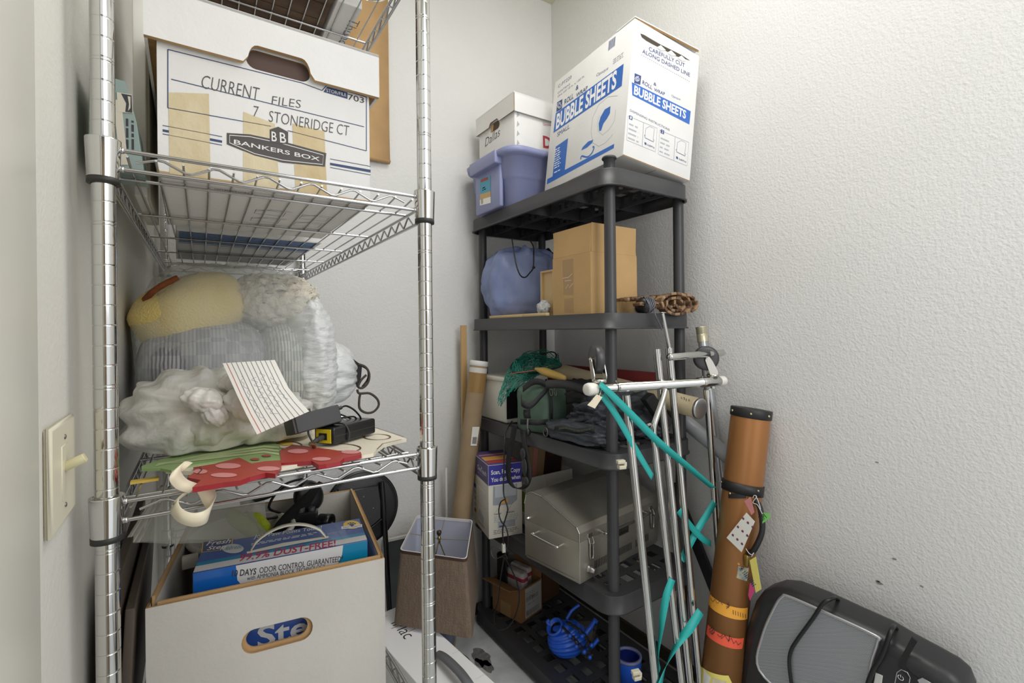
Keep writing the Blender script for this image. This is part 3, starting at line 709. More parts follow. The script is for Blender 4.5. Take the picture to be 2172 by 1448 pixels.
# second white bag with black drawstring, behind at the right
CLOTHK = mat('black_nylon', (0.11, 0.11, 0.12), 0.7, bump=0.3, bscale=200)
STRG = mat('drawstring_cord', (0.26, 0.23, 0.20), 0.7)
t = thing('drawstring_bag', 'white trash bag with black drawstring loops behind the clear bag', 'bag')
def ruf2(q, th, ph): return 1 + 0.035 * math.sin(16 * math.atan2(q.z + 0.15, q.x - 1.3)) + 0.04 * noise.noise(q * 4)
bw_ = Vector((0.355, 1.66, 1.222))
b = MB(); b.blob(bw_, (0.098, 0.13, 0.112), FILMW, e=(0.9, 0.9), nu=70, nv=50, zmin=BTOP + 0.001, fn=ruf2); b.build('bag_body', t)
Y2 = 1.60
q = lambda u, v, dy=0: onY(u, v, Y2 + dy)
b = MB(); b.addw([q(728, 756), q(745, 758), q(768, 775), q(766, 800), q(758, 822), q(750, 812), q(746, 782), q(735, 772)] + [q(728, 756, .02), q(745, 758, .02), q(768, 775, .02), q(766, 800, .02), q(758, 822, .02), q(750, 812, .02), q(746, 782, .02), q(735, 772, .02)],
  [list(range(8)), list(range(8, 16))[::-1]] + [[(k + 1) % 8, k, 8 + k, 8 + (k + 1) % 8] for k in range(8)], CLOTHK); b.build('drawstring_hem', t, label='black cloth hem')
b = MB(); b.tube(spl([q(760, 772), q(775, 778), q(783, 792), q(781, 810), q(770, 822), q(760, 820), q(766, 806), q(777, 795)], 5), 0.004, STRG, 8)
b.tube(spl([q(768, 776, .01), q(780, 785, .01), q(780, 803, .01), q(768, 820, .01)], 5), 0.003, STRG, 8); b.build('cord_loop', t)
b = MB(); b.tube(spl([q(758, 826), q(762, 834), q(784, 834), q(800, 846), q(803, 860), q(792, 873), q(776, 875), q(763, 866), q(762, 848), q(764, 836)], 5), 0.004, STRG, 8); b.build('cord_loop', t)

# lined note draped over the bags
PAPER = mat('note_paper', (0.93, 0.92, 0.89), 0.75)
RULE = mat('rule_line', (0.40, 0.41, 0.46), 0.7); RED = mat('margin_red', (0.75, 0.35, 0.30), 0.7)
LP = [(472, 770), (486, 800), (503, 838), (523, 880), (545, 921)]; RP = [(583, 763), (596, 790), (612, 822), (633, 848), (656, 872)]
YP = [0.925, 0.912, 0.896, 0.878, 0.868]
def pp(s, tt, off=0.0):
    k = min(3, int(tt * 4)); f = tt * 4 - k
    a = [(P[k][0] * (1 - f) + P[k + 1][0] * f, P[k][1] * (1 - f) + P[k + 1][1] * f) for P in (LP, RP)]
    u = a[0][0] * (1 - s) + a[1][0] * s; v = a[0][1] * (1 - s) + a[1][1] * s
    return onY(u, v, YP[k] * (1 - f) + YP[k + 1] * f - 0.004 * math.sin(s * 3.1) * (1 - tt) - off)
b = MB(); n_ = 16; vs = [pp(i / n_, j / n_, -0.0006) for j in range(n_ + 1) for i in range(n_ + 1)] + [pp(i / n_, j / n_) for j in range(n_ + 1) for i in range(n_ + 1)]
g = (n_ + 1) ** 2
fs = []
for j in range(n_):
    for i in range(n_):
        a = j * (n_ + 1) + i; fs += [[a, a + 1, a + n_ + 2, a + n_ + 1], [g + a + n_ + 1, g + a + n_ + 2, g + a + 1, g + a]]
b.add(vs, fs, PAPER, True)
def pstroke(pts, wd, m):
    P = [pp(s, tt, 0.0006) for s, tt in pts]; vs = []
    for i, p in enumerate(P):
        d = (P[min(i + 1, len(P) - 1)] - P[max(i - 1, 0)]).normalized(); nn = d.cross((p - Vector((0, 0, HCAM))).normalized()).normalized() * wd / 2
        vs += [p + nn, p - nn]
    b.addw(vs, [[2 * i, 2 * i + 1, 2 * i + 3, 2 * i + 2] for i in range(len(P) - 1)], m)
for k in range(9): pstroke([(0.17 + 0.092 * k, tt / 12) for tt in range(13)], 0.0007, RULE)
pstroke([(0.08, tt / 12) for tt in range(13)], 0.0008, RED)
for bs, w0, s0, am in ((0.45, 0.28, 0.86, 0.055), (0.62, 0.20, 0.78, 0.04), (0.80, 0.30, 0.70, 0.035), (0.22, 0.25, 0.9, 0.025)):
    tt = w0; pts = []
    while tt < s0: pts.append((bs + am * math.sin(tt * 75) + 0.02 * math.sin(tt * 31), tt)); tt += 0.012
    pstroke(pts, 0.0005, mat('faint_pen', (0.60, 0.61, 0.66), 0.7))
b.build('handwritten_note', label='ruled paper note with faint handwriting draped over the plastic bags', cat='note')

# painted wooden snowman board lying on the shelf
CREAM = mat('painted_cream', (0.90, 0.87, 0.79), 0.45); GRN1 = mat('painted_green', (0.55, 0.66, 0.42), 0.5); GRN2 = mat('painted_pale_green', (0.74, 0.80, 0.60), 0.5)
REDP = mat('painted_red', (0.66, 0.24, 0.20), 0.45); PINK = mat('painted_pink', (0.84, 0.55, 0.55), 0.45); BRN = mat('painted_brown_line', (0.36, 0.22, 0.16), 0.5); REDE = mat('painted_red_edge', (0.60, 0.14, 0.17), 0.4); YELP = mat('painted_yellow', (0.88, 0.74, 0.34), 0.5)
t = thing('painted_wood_cutout', 'painted wooden holiday cutout in cream, green and polka dot red on the chrome shelf', 'decoration')
Fp = frame((0, 0.80, 1.1535), (1, 0, 0), (0, 1, -0.035))
def slab(name, px, m, me, th, z, par, extra=None):
    P = pins(Fp, px); b = MB(Fp)
    ar = sum(P[i - 1][0] * P[i][1] - P[i][0] * P[i - 1][1] for i in range(len(P)))
    if ar < 0: P = P[::-1]
    N = len(P)
    vs = [(p[0], p[1], z) for p in P] + [(p[0], p[1], z - th) for p in P]
    b.add(vs, [list(range(N))], m); b.add(vs, [list(range(N, 2 * N))[::-1]], me); b.add(vs, [[(k + 1) % N, k, N + k, N + (k + 1) % N] for k in range(N)], me)
    if extra: extra(b)
    return b.build(name, par)
def ex_c(b):
    for cu, cv, ru, rv in ((710, 951, 55, 10), (800, 927, 28, 6), (612, 945, 28, 8)): stroke(b, Fp, pins(Fp, [(cu + ru * math.cos(a / 12 * math.pi), cv + rv * math.sin(a / 12 * math.pi)) for a in range(24)]), 0.003, BRN, 0.0010, True)
    shape(b, Fp, pins(Fp, oval(606, 940, 16, 5)), YELP, 0.0008); stroke(b, Fp, pins(Fp, [(800, 953), (812, 941), (852, 932)]), 0.002, BRN, 0.0008)
    stroke(b, Fp, pins(Fp, [(857, 927), (830, 918), (796, 907)]), 0.002, BRN, 0.0008)
slab('body_panel', [(862, 930), (796, 907), (700, 900), (560, 925), (420, 955), (345, 985), (352, 996), (420, 1000), (480, 1012), (600, 990), (665, 978), (770, 965), (792, 961), (800, 952), (815, 942), (840, 935)], CREAM, CREAM, 0.006, 0.0, t, ex_c)
def ex_g(b):
    for k in range(3):
        f = 0.2 + 0.27 * k; shape(b, Fp, pins(Fp, [(330 + 8 * f, 992 - 8 * f), (440, 962 + 16 * f), (560, 944 + 22 * f), (592, 946 + 26 * f), (592, 950 + 26 * f), (560, 948 + 22 * f), (440, 967 + 16 * f), (330, 994 - 4 * f)]), GRN2, 0.0036)
    for cu, cv in ((541, 979), (565, 971)): shape(b, Fp, pins(Fp, oval(cu, cv, 10, 2.5)), REDP, 0.0042)
slab('green_scarf', [(300, 992), (341, 978), (372, 969), (447, 961), (563, 943), (592, 945), (598, 958), (596, 985), (561, 984), (534, 989), (524, 983), (506, 974), (488, 977), (406, 990), (364, 1001), (340, 997), (300, 998)], GRN1, GRN1, 0.004, 0.003, t, ex_g)
def ex_r(b):
    for cu, cv, ru, rv in ((484, 994, 27, 6), (475, 1014, 28, 5), (425, 1006, 15, 5), (570, 1000, 24, 5)): shape(b, Fp, pins(Fp, oval(cu, cv, ru, rv)), PINK, 0.0046)
    stroke(b, Fp, pins(Fp, [(409, 998), (424, 997), (428, 1003), (420, 1011)]), 0.002, BRN, 0.0048)
slab('red_mitten', [(410, 996), (457, 988), (507, 975), (524, 983), (534, 988), (561, 983), (596, 981), (597, 992), (584, 1010), (563, 1008), (530, 1017), (509, 1025), (474, 1029), (408, 1040), (426, 1024), (397, 1018), (416, 1004)], REDP, REDE, 0.007, 0.004, t, ex_r)
def ex_r2(b):
    for cu, cv, ru, rv in ((632, 962, 22, 5), (744, 964, 20, 4), (682, 979, 20, 4)): shape(b, Fp, pins(Fp, oval(cu, cv, ru, rv)), PINK, 0.0046)
    stroke(b, Fp, pins(Fp, [(640, 950), (690, 958), (740, 954)]), 0.0015, PINK, 0.0048)
slab('red_mitten', [(593, 961), (620, 947), (680, 954), (717, 960), (765, 963), (767, 968), (730, 976), (721, 984), (692, 989), (676, 991), (661, 982), (597, 987)], REDP, REDE, 0.007, 0.004, t, ex_r2)
RIBB = mat('satin_ribbon', (0.93, 0.89, 0.78), 0.3, sheen=0.3)
b = MB(); yr = 0.772; r_ = lambda u, v, dy=0.0: onY(u, v, yr + dy)
b.ribbon(spl([r_(412, 1036, .012), r_(385, 1026, .006), (r_(371, 1006)), r_(381, 988, .012), r_(398, 990, .02)], 6), [Vector((0.6, 0.7, 0.35))] * 25, 0.019, RIBB)
b.build('ribbon_tail', t)
b = MB(); P = spl([r_(404, 1040, .012), r_(384, 1055, .012), r_(371, 1072, .004), r_(382, 1092, -.012), r_(410, 1102, -.016), r_(438, 1094, -.012), r_(449, 1072, .004), r_(443, 1052, .014), r_(434, 1036, .018)], 6)
n_ = len(P); wd = []
for i in range(n_):
    f = i / (n_ - 1); k = math.sin(f * math.pi) ** 1.3; wd.append(Vector((0.9 * (1 - k), 0.5 * (1 - k) - 0.25 * k, 0.15 * (1 - k) + k)))
b.ribbon(P, wd, 0.020, RIBB); b.build('ribbon_loop', t)
# yellow rulers at the left under the bag
b = MB(); Fy = frame((0, 0.9, D2 + 0.0035), (1, 0, 0), (0, 1, 0)); P = pins(Fy, [(288, 967), (312, 975), (312, 979), (288, 971)])
b.box((-0.085, 0.925, D2 + 0.0002), (-0.050, 0.938, D2 + 0.004), YELP); b.build('yellow_ruler', label='yellow strip under the white bag at the left end of the chrome shelf', cat='ruler')

# wall plug adapter and laptop power brick
DKG = mat('dark_grey_plastic', (0.22, 0.22, 0.225), 0.5, bump=0.05, bscale=300); BRASS = mat('prong_brass', (0.72, 0.68, 0.58), 0.3, 1.0)
GLBK = mat('gloss_black', (0.10, 0.10, 0.11), 0.28)
t = thing('wall_adapter', 'dark grey plug-in adapter with metal prong lying on the paper note', 'adapter')
o_ = onY(632, 920, 0.905); e_ = onY(727, 893, 0.925)
Ma = frame(o_, e_ - o_, (0.0, 0.25, 1.0)); Li = (e_ - o_).length
b = MB(Ma); b.rprism(rrect(0, 0, Li, 0.033, 0.003), -0.045, 0, DKG, 0.002); b.rprism(rrect(-0.004, 0.001, 0.006, 0.032, 0.002), -0.043, -0.002, DKG, 0.001); b.rprism(rrect(0.004, 0.0325, 0.034, 0.0385, 0.001), -0.034, -0.006, DKG, 0.001); b.build('housing', t)
for zz in (-0.013, -0.026):
    b = MB(Ma); b.box((0.011, 0.038, zz - 0.001), (0.018, 0.055, zz + 0.001), BRASS); b.build('prong', t)
b = MB(Ma); P = spl([(Li, 0.024, -0.02), (Li + 0.012, 0.026, -0.02), (Li + 0.03, 0.026, -0.03), (Li + 0.05, 0.012, -0.04), (Li + 0.062, -0.008, -0.05), (Li + 0.04, -0.010, -0.06), (Li + 0.0, -0.012, -0.06), (Li - 0.03, -0.016, -0.05)], 6)
b.tube(P, 0.0019, GLBK, 8); b.tube([(Li, 0.024, -0.02), (Li + 0.014, 0.0262, -0.02)], 0.0035, GLBK, 8); b.build('cord', t)
t = thing('power_brick', 'black laptop power brick with yellow socket label on the painted cutout', 'adapter')
o_ = onZ(708, 944, 1.1535); e_ = onZ(797, 918, 1.1515); Li = (e_ - o_).length
Mb = frame(o_, e_ - o_, (0, 0.03, 1.0))
b = MB(Mb); b.rprism(rrect(0, 0, Li, 0.031, 0.005), -0.046, 0, GLBK, 0.003); b.rprism(rrect(0.004, 0.0145, Li - 0.004, 0.0155, 0.0002), -0.0464, 0.0003, DKG, 0.0001)
b.build('housing', t)
FL_ = Mb @ frame((-0.0005, 0, -0.046), (0, 0, 1), (0, 1, 0))
b = MB(); b.M = Mb; b.box((-0.0016, 0.003, -0.040), (0.0002, 0.028, -0.006), mat('label_yellow', (0.88, 0.80, 0.12), 0.45)); b.box((-0.003, 0.009, -0.032), (-0.0015, 0.021, -0.014), BLACKP); b.build('socket', t, label='yellow ringed socket')
b = MB(Mb); b.tube([(-0.002, 0.014, -0.023), (-0.018, 0.012, -0.022)], 0.0052, DKG, 10); b.tube([(-0.018, 0.012, -0.022), (-0.030, 0.010, -0.02)], [0.0045, 0.0028], DKG, 10)
b.tube([(-0.035, 0.004, -0.012), (-0.040, 0.010, -0.008), (-0.048, 0.012, -0.008)], 0.004, mat('barrel_plug', (0.55, 0.48, 0.36), 0.3, 0.9), 10); b.build('plug', t)
b = MB(Mb); b.tube(spl([(0.035, -0.0, 0.002), (0.037, 0.016, 0.0035), (0.032, 0.033, -0.004), (0.028, 0.0335, -0.03), (0.03, 0.03, -0.049)], 6), 0.0017, DKG, 8)
b.tube(spl([(-0.03, 0.01, -0.02), (-0.03, 0.03, -0.03), (0.0, 0.037, -0.04), (0.05, 0.040, -0.03), (0.09, 0.037, -0.03), (0.11, 0.026, -0.045), (0.07, 0.045, -0.055), (0.03, 0.04, -0.05), (-0.01, 0.033, -0.05)], 6), 0.0017, GLBK, 8); b.build('cord', t)
# ------------------------------------------------------------------ lower chrome shelf: open carton and what is in it
t = thing('open_carton', 'open white carton with torn hand hole on the lower chrome shelf', 'box')
M = Rz((-0.068, 0.920, D1), -8.0); CW, CD, CH = 0.360, 0.425, 0.266
WHITEQ, WHITEP = WHITEP, mat('dull_white_card', (0.80, 0.785, 0.755), 0.75, var=0.06, vscale=8, bump=0.05, bscale=120)  # duller, greyer white than the other cartons
F = M @ frame((0, 0, 0), (1, 0, 0), (0, 0, 1))
hp = pins(F, [(512, 1355), (545, 1330), (600, 1310), (663, 1297), (663, 1335), (610, 1375), (545, 1383)])
hx0, hx1 = min(p[0] for p in hp), max(p[0] for p in hp); hy0, hy1 = min(p[1] for p in hp), max(p[1] for p in hp)
hyc = (hy0 + hy1) / 2
b = MB(M); slot = (hx0, hyc - 0.020, hx1, hyc + 0.020)
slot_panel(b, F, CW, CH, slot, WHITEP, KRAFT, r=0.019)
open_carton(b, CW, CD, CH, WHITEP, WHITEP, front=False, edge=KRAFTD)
Fi = M @ frame((0.014, 0.006, 0.0), (1, 0, 0), (0, 0, 1))
slot_panel(b, Fi, CW - 0.02, CH + 0.004, (slot[0] - 0.004 - 0.004, slot[1] + 0.006, slot[2] - 0.022, slot[3] - 0.002), KRAFT, KRAFT, r=0.016, th=0.0035)
# inner doubled walls show raw board at the rim
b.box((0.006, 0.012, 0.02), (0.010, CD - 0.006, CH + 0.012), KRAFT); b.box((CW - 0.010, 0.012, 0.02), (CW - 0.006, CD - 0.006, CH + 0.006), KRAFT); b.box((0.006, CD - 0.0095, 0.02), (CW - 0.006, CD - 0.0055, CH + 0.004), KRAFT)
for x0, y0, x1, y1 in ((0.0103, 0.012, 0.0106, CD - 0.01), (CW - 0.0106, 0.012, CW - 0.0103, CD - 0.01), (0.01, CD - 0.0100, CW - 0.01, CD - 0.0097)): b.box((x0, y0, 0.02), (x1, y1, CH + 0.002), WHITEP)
b.build('carton_body', t)
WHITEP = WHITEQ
# blue cat litter box standing inside
LBLUE = mat('carton_blue', (0.20, 0.33, 0.62), 0.28, coat=0.4); LNAV = mat('carton_navy', (0.19, 0.25, 0.48), 0.3, coat=0.3); LTEAL = mat('carton_teal', (0.05, 0.50, 0.66), 0.28, coat=0.4); LGREY = mat('carton_silver', (0.80, 0.80, 0.80), 0.35); LBRT = mat('carton_bright_blue', (0.07, 0.37, 0.70), 0.25, coat=0.5)
MAG = mat('crimson_ink', (0.70, 0.18, 0.36), 0.5); GOLD = mat('gold_ink', (0.93, 0.78, 0.30), 0.5); WINK = mat('white_ink', (0.94, 0.94, 0.94), 0.5); HAND = mat('off_white_plastic', (0.88, 0.86, 0.80), 0.45)
t = thing('litter_carton', 'blue cat litter carton with white carry handle inside the open white carton', 'box')
Ml = Rz((-0.008, 0.942, D1 + 0.006), -8.5); lw, ld, lh = 0.278, 0.115, 0.288
b = MB(Ml); b.box((0, 0, 0), (lw, ld, lh), LNAV, 0.002)
Ft = Ml @ frame((0, 0, lh), (1, 0, 0), (0, 1, 0)); Ff = Ml @ frame((0, 0, 0), (1, 0, 0), (0, 0, 1)); Fr = Ml @ frame((lw, 0, 0), (0, 1, 0), (0, 0, 1))
z1 = 0.0003
rect(b, Ft, 0.001, 0.001, lw - 0.001, 0.024, LGREY, z1); rect(b, Ft, 0.001, 0.024, lw - 0.001, 0.038, LTEAL, z1); rect(b, Ft, 0.001, 0.038, lw - 0.001, ld - 0.001, LBLUE, z1)
rect(b, Ff, 0.001, 0.001, lw - 0.001, 0.235, LBLUE, z1); rect(b, Ff, 0.001, 0.235, 0.075, lh - 0.001, LBRT, z1); rect(b, Ff, 0.215, 0.235, lw - 0.001, lh - 0.001, LTEAL, z1)
shape(b, Ff, [(0.062, 0.287), (0.064, 0.262), (0.075, 0.245), (0.09, 0.238), (0.205, 0.238), (0.222, 0.250), (0.232, 0.27), (0.234, 0.287)], LGREY, 0.0006)
ptext(b, Ff, '10 DAYS', (492, 1222), (543, 1217), (492, 1209), INK, bold=0.018, z=0.0009); ptext(b, Ff, 'ODOR CONTROL GUARANTEED*', (550, 1215), (728, 1189), (550, 1203), INK, bold=0.004, z=0.0009)
ptext(b, Ff, 'with AMMONIA BLOCK TECHNOLOGY', (524, 1230), (690, 1204), (524, 1221), INK, z=0.0009)
text(b, Ff, 'Step', 0.093, 0.138, 0.036, LGREY, w=0.112, bold=0.02, z=0.0008)
rect(b, Fr, 0.001, 0.001, ld - 0.001, lh - 0.001, LBRT, z1)
ptext(b, Ft, '99.9% DUST-FREE!', (505, 1191), (712, 1158), (505, 1177), MAG, bold=0.012, z=0.0007)
ptext(b, Ft, 'Join Paw Points Today!', (538, 1142), (682, 1122), (538, 1135), WINK, bold=0.006, z=0.0007)
smalltext(b, Ft, 0.08, 0.078, 0.20, 2, 0.006, WINK, 3)
q_ = pins(Ft, [(427, 1172), (492, 1164), (494, 1142), (430, 1150)]); shape(b, Ft, q_, GOLD, 0.0005); shape(b, Ft, [(x + (0.0015 if i in (0, 3) else -0.0015), y + (0.0015 if i in (0, 1) else -0.0015)) for i, (x, y) in enumerate(q_)], LNAV, 0.0008)
ptext(b, Ft, 'Fresh', (437, 1158), (487, 1152), (437, 1149), WINK, bold=0.012, z=0.0011); ptext(b, Ft, 'Step', (438, 1168), (478, 1163), (438, 1160), WINK, bold=0.012, z=0.0011)
shape(b, Ft, pins(Ft, oval(494, 1164, 23, 10)), LGREY, 0.0009); ptext(b, Ft, 'febreze', (476, 1168), (512, 1163), (476, 1160), LTEAL, shear=0.2, z=0.0012)
shape(b, Ft, pins(Ft, oval(746, 1113, 18, 9)), GOLD, 0.0006); shape(b, Ft, pins(Ft, [(724, 1117), (768, 1112), (768, 1118), (724, 1123)]), WINK, 0.0008); ptext(b, Ft, 'PAW POINTS', (728, 1121), (765, 1117), (728, 1118), LNAV, z=0.001)
for du, dv, rr in ((0, 2, 5), (-7, -2, 2.2), (-2.5, -5, 2.2), (3, -5, 2.2), (7, -2, 2.2)): shape(b, Ft, pins(Ft, oval(746 + du, 1112 + dv * .6, rr, rr * .55)), LNAV, 0.0008)
b.build('carton_body', t)
hb = [Ft @ Vector(pin(Ft, u, v) + (0.0015,)) for u, v in ((532, 1168), (690, 1138))]
b = MB(); ax = (hb[1] - hb[0]); P = []
for i in range(15):
    f = i / 14; k = math.sin(f * math.pi) ** 0.6; P.append(hb[0] + ax * f + Vector((0, 0.004, 0.032)) * k)
b.ribbon(P, Ml.to_3x3() @ Vector((0, 1, 0)), 0.012, HAND, 0.002)
pl_ = pins(Ft, [(523, 1171), (600, 1152), (680, 1140), (697, 1137), (697, 1142), (640, 1152), (600, 1160), (524, 1175)]); shape(b, Ft, pl_, HAND, 0.0010)
b.build('handle', t, label='white plastic strap handle')
# white tub behind it
TUB = mat('white_tub', (0.84, 0.83, 0.80), 0.4)
t = thing('plastic_tub', 'round white plastic tub at the back left inside the open white carton', 'tub')
b = MB(); b.lathe([(0.0, 0.0), (0.072, 0.0), (0.078, 0.004), (0.096, 0.235), (0.103, 0.238), (0.105, 0.244), (0.102, 0.247), (0.094, 0.246), (0.076, 0.01), (0.0, 0.01)], TUB, (0.082, 1.190, D1 + 0.012), seg=40, caps=False); b.build('tub_body', t)
b = MB(); p = onY(402, 1192, 1.092); b.box((p.x - 0.012, 1.090, p.z - 0.012), (p.x + 0.014, 1.102, p.z + 0.012), TUB, 0.002); b.build('grip_tab', t)
# zip bag lying over the tub
ZIP = film('zip_bag_film', (0.80, 0.80, 0.76), 0.62, 0.22, 0.7, 30.0)
b = MB(); LP2 = [(268, 1152), (300, 1095), (330, 1040)]; n1, n2 = 14, 18; vs = []
A = [onY(262, 1152, 1.03), onY(338, 1030, 1.12)]; B_ = [onY(570, 1150, 1.15), onY(560, 1050, 1.29)]
for j in range(n1 + 1):
    for i in range(n2 + 1):
        f, g_ = i / n2, j / n1
        p = (A[0].lerp(A[1], g_)).lerp(B_[0].lerp(B_[1], g_), f)
        p = p + Vector((0, 0, 0.032 * math.sin(f * math.pi) * math.sin(g_ * math.pi * 0.9 + 0.2) + 0.012 * noise.noise(Vector((f * 5, g_ * 4, 3))) * math.sin(f * math.pi)))
        vs.append(p)
m_ = len(vs); vs += [p - Vector((0, 0, 0.006 * math.sin(i % (n2 + 1) / n2 * math.pi) + 0.0004)) for i, p in enumerate(vs)]
fs = []
for j in range(n1):
    for i in range(n2):
        a = j * (n2 + 1) + i; fs += [[a, a + 1, a + n2 + 2, a + n2 + 1], [m_ + a + n2 + 1, m_ + a + n2 + 2, m_ + a + 1, m_ + a]]
t = thing('zip_bag', 'clear zip-top plastic bag draped over the tub in the open carton', 'bag')
b.add(vs, fs, ZIP, True); b.build('bag_film', t)
b = MB(); ZS = mat('zip_strip', (0.74, 0.73, 0.68), 0.4)
for k in (0.02, 0.05, 0.08): b.ribbon([vs[j * (n2 + 1)].lerp(vs[j * (n2 + 1) + n2], k) + Vector((0, 0, 0.0015)) for j in range(n1 + 1)], (1, 0, 0), 0.004, ZS, 0.0012)
b.build('zip_seal', t)
# lime garden gloves, black strap bag and headset in the back of the carton
LIME = mat('lime_knit', (0.68, 0.74, 0.16), 0.85, var=0.15, vscale=30, bump=0.4, bscale=200)
t = thing('garden_glove', 'lime green glove poking up beside the zip bag in the open carton', 'glove')
def finger(b, pts, r): P = spl(pts, 5); n = len(P); b.tube(P, [r * min(1, 0.55 + 1.6 * min(i, n - 1 - i) / n) for i in range(n)], LIME, 14)
Yg = 1.19
b = MB(); finger(b, [onY(485, 1084, Yg + .02), onY(500, 1098, Yg + .01), onY(525, 1118, Yg), onY(548, 1140, Yg)], 0.016); finger(b, [onY(525, 1092, Yg + .02), onY(545, 1100, Yg + .01), onY(560, 1116, Yg), onY(575, 1132, Yg)], 0.0125); b.blob(onY(556, 1150, Yg), (0.035, 0.03, 0.03), LIME, nu=24, nv=16)
b.build('glove_body', t)
BFAB = mat('black_felt', (0.035, 0.035, 0.04), 0.95)
t = thing('strap_pouch', 'flat black padded strap slanting out of the open carton', 'strap')
b = MB(); P = [onY(572, 1142, 1.16), onY(600, 1110, 1.18), onY(640, 1072, 1.205), onY(666, 1048, 1.225)]; b.ribbon(spl(P, 5), (0.5, 0.1, 0.75), 0.062, BFAB, 0.012); b.build('padded_strap', t)
t = thing('headset', 'black headset with round earpiece at the back of the open carton', 'headset')
b = MB(); c = onY(655, 1052, 1.27); b.lathe([(0, -0.012), (0.032, -0.012), (0.038, -0.006), (0.038, 0.006), (0.030, 0.012), (0, 0.012)], GLBK, c, (0.4, -0.8, 0.4), 28, caps=False); b.build('earpiece', t)
b = MB(); b.tube(spl([onY(650, 1040, 1.27), onY(610, 1035, 1.25), onY(560, 1055, 1.24), onY(510, 1065, 1.25)], 6), 0.006, GLBK, 10); b.build('headband', t)
b = MB(); b.tube(spl([onY(640, 1015, 1.28), onY(600, 1030, 1.24), onY(570, 1075, 1.24), onY(600, 1090, 1.25), onY(560, 1100, 1.24), onY(520, 1085, 1.25)], 6), 0.003, BLACKP, 8); b.build('cord', t)
t = thing('camera', 'small black camera with dials standing in the back right of the open carton', 'camera')
c = onY(655, 1108, 1.20); Mc = Rz(c, -14)
b = MB(Mc); b.box((-0.036, -0.012, -0.035), (0.020, 0.014, 0.028), GLBK, 0.004); b.build('camera_body', t)
for dx, rr, hh in ((-0.018, 0.010, 0.010), (0.006, 0.008, 0.008)): b = MB(Mc); b.lathe([(rr, 0.027), (rr, 0.027 + hh), (rr * 0.8, 0.028 + hh)], DKG, (dx, 0, 0), (0, 0, 1), 16); b.build('dial', t)
b = MB(Mc); b.lathe([(0.017, 0), (0.0175, 0.006), (0.017, 0.016), (0.0185, 0.018), (0.018, 0.030), (0.013, 0.030), (0.010, 0.022)], GLBK, (0.024, 0.0, 0.0), (0.85, -0.5, 0.0), 24); b.build('lens', t)
# dark frames and a yellow handled tool left of the carton
DWD = mat('dark_frame_wood', (0.30, 0.26, 0.22), 0.6, var=0.25, vscale=12, aniso=(1, 1, 0.15))
for k, (x, y0, y1, h, tl) in enumerate(((-0.1155, 0.86, 1.28, 0.34, 3), (-0.099, 0.90, 1.32, 0.28, 3))):
    b = MB(Rz((x, y0, D1 + 0.001), 0, 0, tl)); b.box((-0.006, 0, 0), (0.006, y1 - y0, h), DWD, 0.002)
    b.build('framed_board', label=('taller brown board leaning between left wall and white carton', 'shorter brown board leaning against the white carton, left side')[k], cat='board')
# ------------------------------------------------------------------ on the floor between the shelves
# folding stool
STL = mat('black_vinyl', (0.13, 0.13, 0.135), 0.45, bump=0.12, bscale=260); STM = mat('black_enamel', (0.08, 0.08, 0.085), 0.2)
t = thing('folding_chair', 'black folding chair with round padded seat leaning on the back wall', 'chair')
Ys = 1.90; c = onY(768, 1078, Ys); cr = 0.142
Ms = frame(c, (0.985, -0.03, 0), (0, 0.10, 0.99))
b = MB(Ms); b.lathe([(0, -0.022), (cr - 0.012, -0.022), (cr - 0.003, -0.017), (cr, -0.008), (cr, 0.0), (cr - 0.006, 0.008), (cr - 0.018, 0.012), (0, 0.016)], STL, (0, 0, 0), (0, 0, 1), 48, caps=False); b.build('seat', t)
b = MB(Ms); b.tube([(cr * 0.99 * math.cos(a / 48 * 2 * math.pi), cr * 0.99 * math.sin(a / 48 * 2 * math.pi), -0.002) for a in range(48)], 0.006, STM, 8, closed=True); b.build('seat_rim', t)
b = MB(Ms); P = [(-0.085, 0.085), (0.060, 0.085), (0.068, 0.02), (0.066, -0.045)] + [(0.066 - 0.0104 * k, -0.045 - 0.030 * math.sin(k / 13 * math.pi)) for k in range(1, 14)] + [(-0.075, -0.02)]
b.rprism(P[::-1], 0.016, 0.032, STL, 0.005); b.build('backrest', t)
b = MB(Ms); b.tube([(0.066 - 0.0104 * k, -0.047 - 0.030 * math.sin(k / 14 * math.pi), 0.034) for k in range(0, 15)], 0.0035, STM, 8); b.build('backrest_piping', t)
for sx in (0.078, -0.098):
    b = MB(); b.tube([Ms @ Vector((sx - 0.004, 0.095, 0.028)), Ms @ Vector((sx, -0.05, 0.03)), Vector(((Ms @ Vector((sx + 0.022, 0, 0.03))).x, Ys - 0.05, 0.011))], 0.0105, STM, 12); b.build('leg', t)
for sx, sz in ((-0.062, 0.0), (0.035, 0.02), (0.0, 0.07)):
    b = MB(Ms); b.blob((sx, -0.02 + sz, 0.032), (0.0035, 0.0035, 0.0025), SCRW, nu=10, nv=6); b.build('rivet', t)

